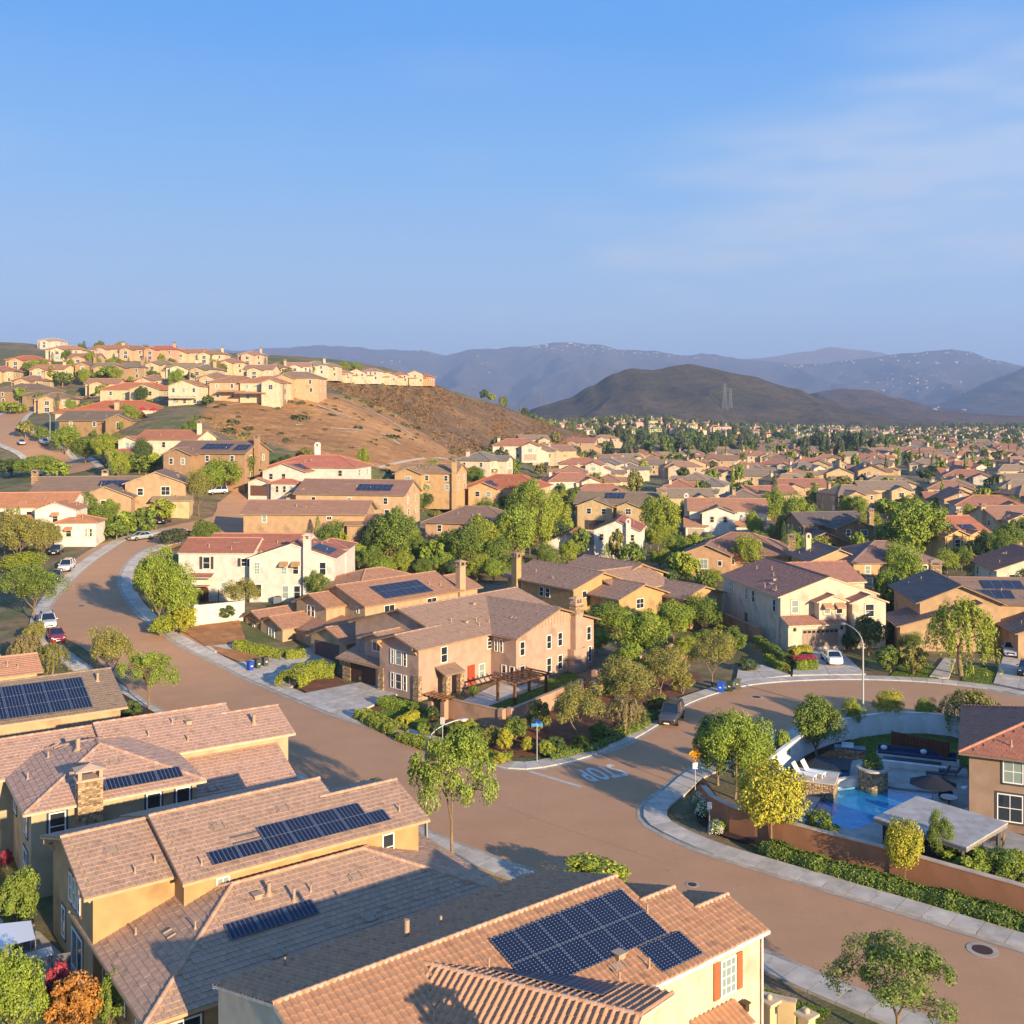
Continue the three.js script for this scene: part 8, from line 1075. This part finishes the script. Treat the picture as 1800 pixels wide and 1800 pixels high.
  t = obj('terrace_table', 'round terrace table with white top beneath the parasol', 'table', 1668, 1418, 0); part(t, 'top', new THREE.CylinderGeometry(.6, .6, .05, 20).translate(0, .74, 0), M.white); part(t, 'leg', new MB().tube(V(0, 0, 0), V(0, .74, 0), .05, .05, 8).geo(), M.black);
  for (const [px, py, r, l] of [[1640, 1435, 1.5, 'black wicker armchair left of the terrace table'], [1655, 1440, .6, 'black wicker armchair in front of the terrace table'], [1662, 1405, 3, 'black wicker armchair behind the terrace table']]) { const c = obj('armchair', l, 'armchair', px, py, r, dk, 'wicker armchairs'); part(c, 'seat', new MB().box(-.35, .15, -.35, .35, .45, .35).geo(), plain('#15191f', .9)); part(c, 'backrest', new MB().box(-.35, .45, -.42, .35, 1.0, -.3).geo(), plain('#15191f', .9)); for (const x of [-.4, .4]) part(c, 'armrest', new MB().box(x - .06, .15, -.35, x + .06, .68, .35).geo(), plain('#15191f', .9)); }
  t = obj('patio_heater', 'metal patio heater standing by the taupe wall', 'patio heater', 1702, 1436, 0); part(t, 'base', new THREE.CylinderGeometry(.24, .28, .6, 14).translate(0, .3, 0), M.steel); part(t, 'pole', new MB().tube(V(0, .6, 0), V(0, 2.05, 0), .035, .035, 8).geo(), M.steel); part(t, 'reflector', new THREE.ConeGeometry(.48, .16, 20).translate(0, 2.2, 0), M.steel);
  // flat-roofed cabana
  const A = flat(1535, 1437, 2.75), B = flat(1612, 1399, 2.75), Cc = flat(1772, 1446, 2.75), cb = thing('cabana', 'dark cabana with a flat pale grey roof between pool and street', 'cabana'); cb.position.set(A.x, 0, -A.d); const D = { x: Cc.x - (B.x - A.x), d: Cc.d - (B.d - A.d) };
  const rel = (q, y) => V(q.x - A.x, y, -(q.d - A.d)), slab = (l, y0, y1) => { const m = new MB(), lo = l.map((q) => rel(q, y0)), hi = l.map((q) => rel(q, y1)); let up = hi; const cw = V().crossVectors(V().subVectors(hi[1], hi[0]), V().subVectors(hi[2], hi[0])).y > 0; if (!cw) { lo.reverse(); hi.reverse(); } m.poly(hi); m.poly([...lo].reverse()); for (let i = 0; i < 4; i++) m.poly([lo[i], lo[(i + 1) % 4], hi[(i + 1) % 4], hi[i]]); return m.geo(); };
  part(cb, 'roof', slab([A, B, Cc, D], 2.66, 2.76), new THREE.MeshStandardMaterial({ color: C('#c9c4bd'), map: rep(concT, 3), roughness: .9 })); part(cb, 'fascia', slab([A, B, Cc, D].map((q, i, l) => { const c = { x: (A.x + Cc.x) / 2, d: (A.d + Cc.d) / 2 }; return { x: lerp(c.x, q.x, .992), d: lerp(c.d, q.d, .992) }; }), 2.42, 2.655), paint('#8f8981'));
  const ins = (q, f) => ({ x: lerp((A.x + Cc.x) / 2, q.x, f), d: lerp((A.d + Cc.d) / 2, q.d, f) }), I = [A, B, Cc, D].map((q) => ins(q, .86)); const mid = (p, q, s) => ({ x: lerp(p.x, q.x, s), d: lerp(p.d, q.d, s) });
  part(cb, 'wall', slab([I[0], mid(I[0], I[1], .9), mid(I[3], I[2], .05), I[3]].map((q, i) => i > 1 ? mid(I[i === 2 ? 1 : 0], I[i === 2 ? 2 : 3], .72) : q), 0, 2.41), stucco('#3c3a3c'));
  for (const q of [I[2], I[3]]) { const c = rel(q, 0); part(cb, 'post', new MB().box(c.x - .1, 0, c.z - .1, c.x + .1, 2.41, c.z + .1).geo(), paint('#55504c')); }
  t = obj('dining_table', 'small dark dining table under the right end of the cabana', 'table', 1742, 1492, R); part(t, 'top', new MB().box(-.6, .7, -.4, .6, .76, .4).geo(), plain('#4a3a34', .5)); for (const [x, z] of [[-.52, -.32], [.52, -.32], [-.52, .32], [.52, .32]]) part(t, 'leg', new MB().box(x - .03, 0, z - .03, x + .03, .7, z + .03).geo(), M.black);
  for (const [px, py, r, l] of [[1758, 1486, -2.2, 'wicker dining chair right of the cabana table'], [1736, 1478, 2.6, 'wicker dining chair behind the cabana table']]) { const c = obj('dining_chair', l, 'chair', px, py, r, dk, 'cabana dining chairs'); part(c, 'seat', new MB().box(-.24, .4, -.24, .24, .46, .24).geo(), plain('#8a6238', .8)); part(c, 'backrest', new MB().box(-.24, .46, -.26, .24, .95, -.2).geo(), plain('#8a6238', .8)); for (const [x, z] of [[-.2, -.2], [.2, -.2], [-.2, .2], [.2, .2]]) part(c, 'leg', new MB().box(x - .025, 0, z - .025, x + .025, .4, z + .025).geo(), M.black); }
  // patio at lower left
  structure(shade(new THREE.Mesh(put(new THREE.ShapeGeometry(new THREE.Shape(V2(F2([[-40, 1600], [70, 1640], [150, 1720], [140, 1790], [-40, 1760]])))), .06), M.concrete2)), 'back_patio');
  const mt = plain('#5a5a60', .7); for (const [px, py, r, l] of [[50, 1672, 2.2, 'grey patio armchair beside the ochre house door'], [112, 1712, .4, 'grey patio armchair nearest the red shrub']]) { const c = obj('patio_chair', l, 'chair', px, py, r, .07, 'patio chairs'); part(c, 'seat', new MB().box(-.35, .3, -.35, .35, .42, .35).geo(), mt); part(c, 'backrest', new MB().box(-.35, .42, -.4, .35, .95, -.32).geo(), mt); for (const [x, z] of [[-.3, -.3], [.3, -.3], [-.3, .3], [.3, .3]]) part(c, 'leg', new MB().box(x - .03, 0, z - .03, x + .03, .3, z + .03).geo(), mt); }
  t = obj('patio_table', 'pale patio table below the ochre house', 'table', 68, 1700, .6, .07); part(t, 'top', new MB().box(-.7, .68, -.45, .7, .74, .45).geo(), plain('#c3ccd2', .5)); for (const [x, z] of [[-.6, -.38], [.6, -.38], [-.6, .38], [.6, .38]]) part(t, 'leg', new MB().box(x - .03, 0, z - .03, x + .03, .68, z + .03).geo(), mt);
  t = obj('grill_cover', 'black covered grill against the ochre house', 'grill', 40, 1660, .6, .07); part(t, 'cover', new MB().box(-.6, 0, -.35, .6, .95, .35).geo(), M.black); part(t, 'hood', new THREE.CylinderGeometry(.34, .34, 1.15, 12, 1, false, 0, Math.PI).rotateZ(Math.PI / 2).translate(0, .95, 0), M.black);
  t = obj('shade_sail', 'white shade sail over the lower left patio', 'shade sail', 6, 1712, .4, .07); const sl = new MB(); sl.poly([V(-1.6, 1.9, 1.3), V(1.6, 2.1, 1.2), V(1.3, 2.0, -1.4), V(-1.6, 2.3, -1.2)]); part(t, 'canopy', sl.geo(), plain('#e8ecee', .8)).material.side = THREE.DoubleSide; for (const [x, z, y] of [[-1.6, 1.3, 1.9], [1.6, 1.2, 2.1], [1.3, -1.4, 2], [-1.6, -1.2, 2.3]]) part(t, 'pole', new MB().tube(V(x, 0, z), V(x, y, z), .03, .03, 6).geo(), M.steel);
}
// two red parasols on the hillside terrace
for (const [px, py, l] of [[250, 735, 'red parasol on the hillside terrace, left of two'], [270, 736, 'red parasol on the hillside terrace, right of two']]) { const q = hit(px, py), t = thing('parasol', l, 'parasol', 'red parasols'); t.position.set(q.x, q.y, -q.d); part(t, 'pole', new MB().tube(V(0, 0, 0), V(0, 3, 0), .04, .04, 6).geo(), M.black); part(t, 'canopy', new THREE.ConeGeometry(1.7, 1.1, 8).translate(0, 2.9, 0), plain('#b3232a', .9)); }

// ------------------------------------------------------------------ labels for the plants: what stands nearest, then which one of those alike
{
  const named = houses.filter((q) => q.short), by = new Map();
  for (const p of plants) {
    if (p.label) { p.t.userData.label = p.label; continue; }
    const px = 900 + p.x / p.d * FOC; let best = null, bd = 1e9;
    for (const q of named) { const dd = Math.hypot(q.x + 4 - p.x, q.d + 3 - p.d); if (dd < bd) { bd = dd; best = q; } }
    const where = p.d > 300 && px > 830 ? (p.d < 420 ? 'among the nearer valley houses' : p.d < 600 ? 'in the middle of the valley estate' : p.t.userData.group.includes('mound') ? 'on the wooded mound' : 'among the farther valley houses') : (p.d > best.d + 9 ? 'behind ' : p.x < best.x ? 'left of ' : p.d < best.d - 4 ? 'in front of ' : 'beside ') + best.short;
    const base = `${LOOK[p.tint]} ${KW[p.kind]} ${where}`; if (!by.has(base)) by.set(base, []); by.get(base).push(p);
  }
  for (const [base, l] of by) { l.sort((a, b) => a.x / a.d - b.x / b.d); l.forEach((p, i) => { let s = l.length > 1 ? `${base}, ${nth(i)} from left` : base; if (s.split(' ').length > 16) s = s.replace('rounded tree', 'tree').replace('leafy shrub', 'shrub').replace('small tree', 'tree'); p.t.userData.label = s; }); }
}
scene.fog = new THREE.FogExp2(0xb0ceff, 0.000105);
renderer.render(scene, camera);
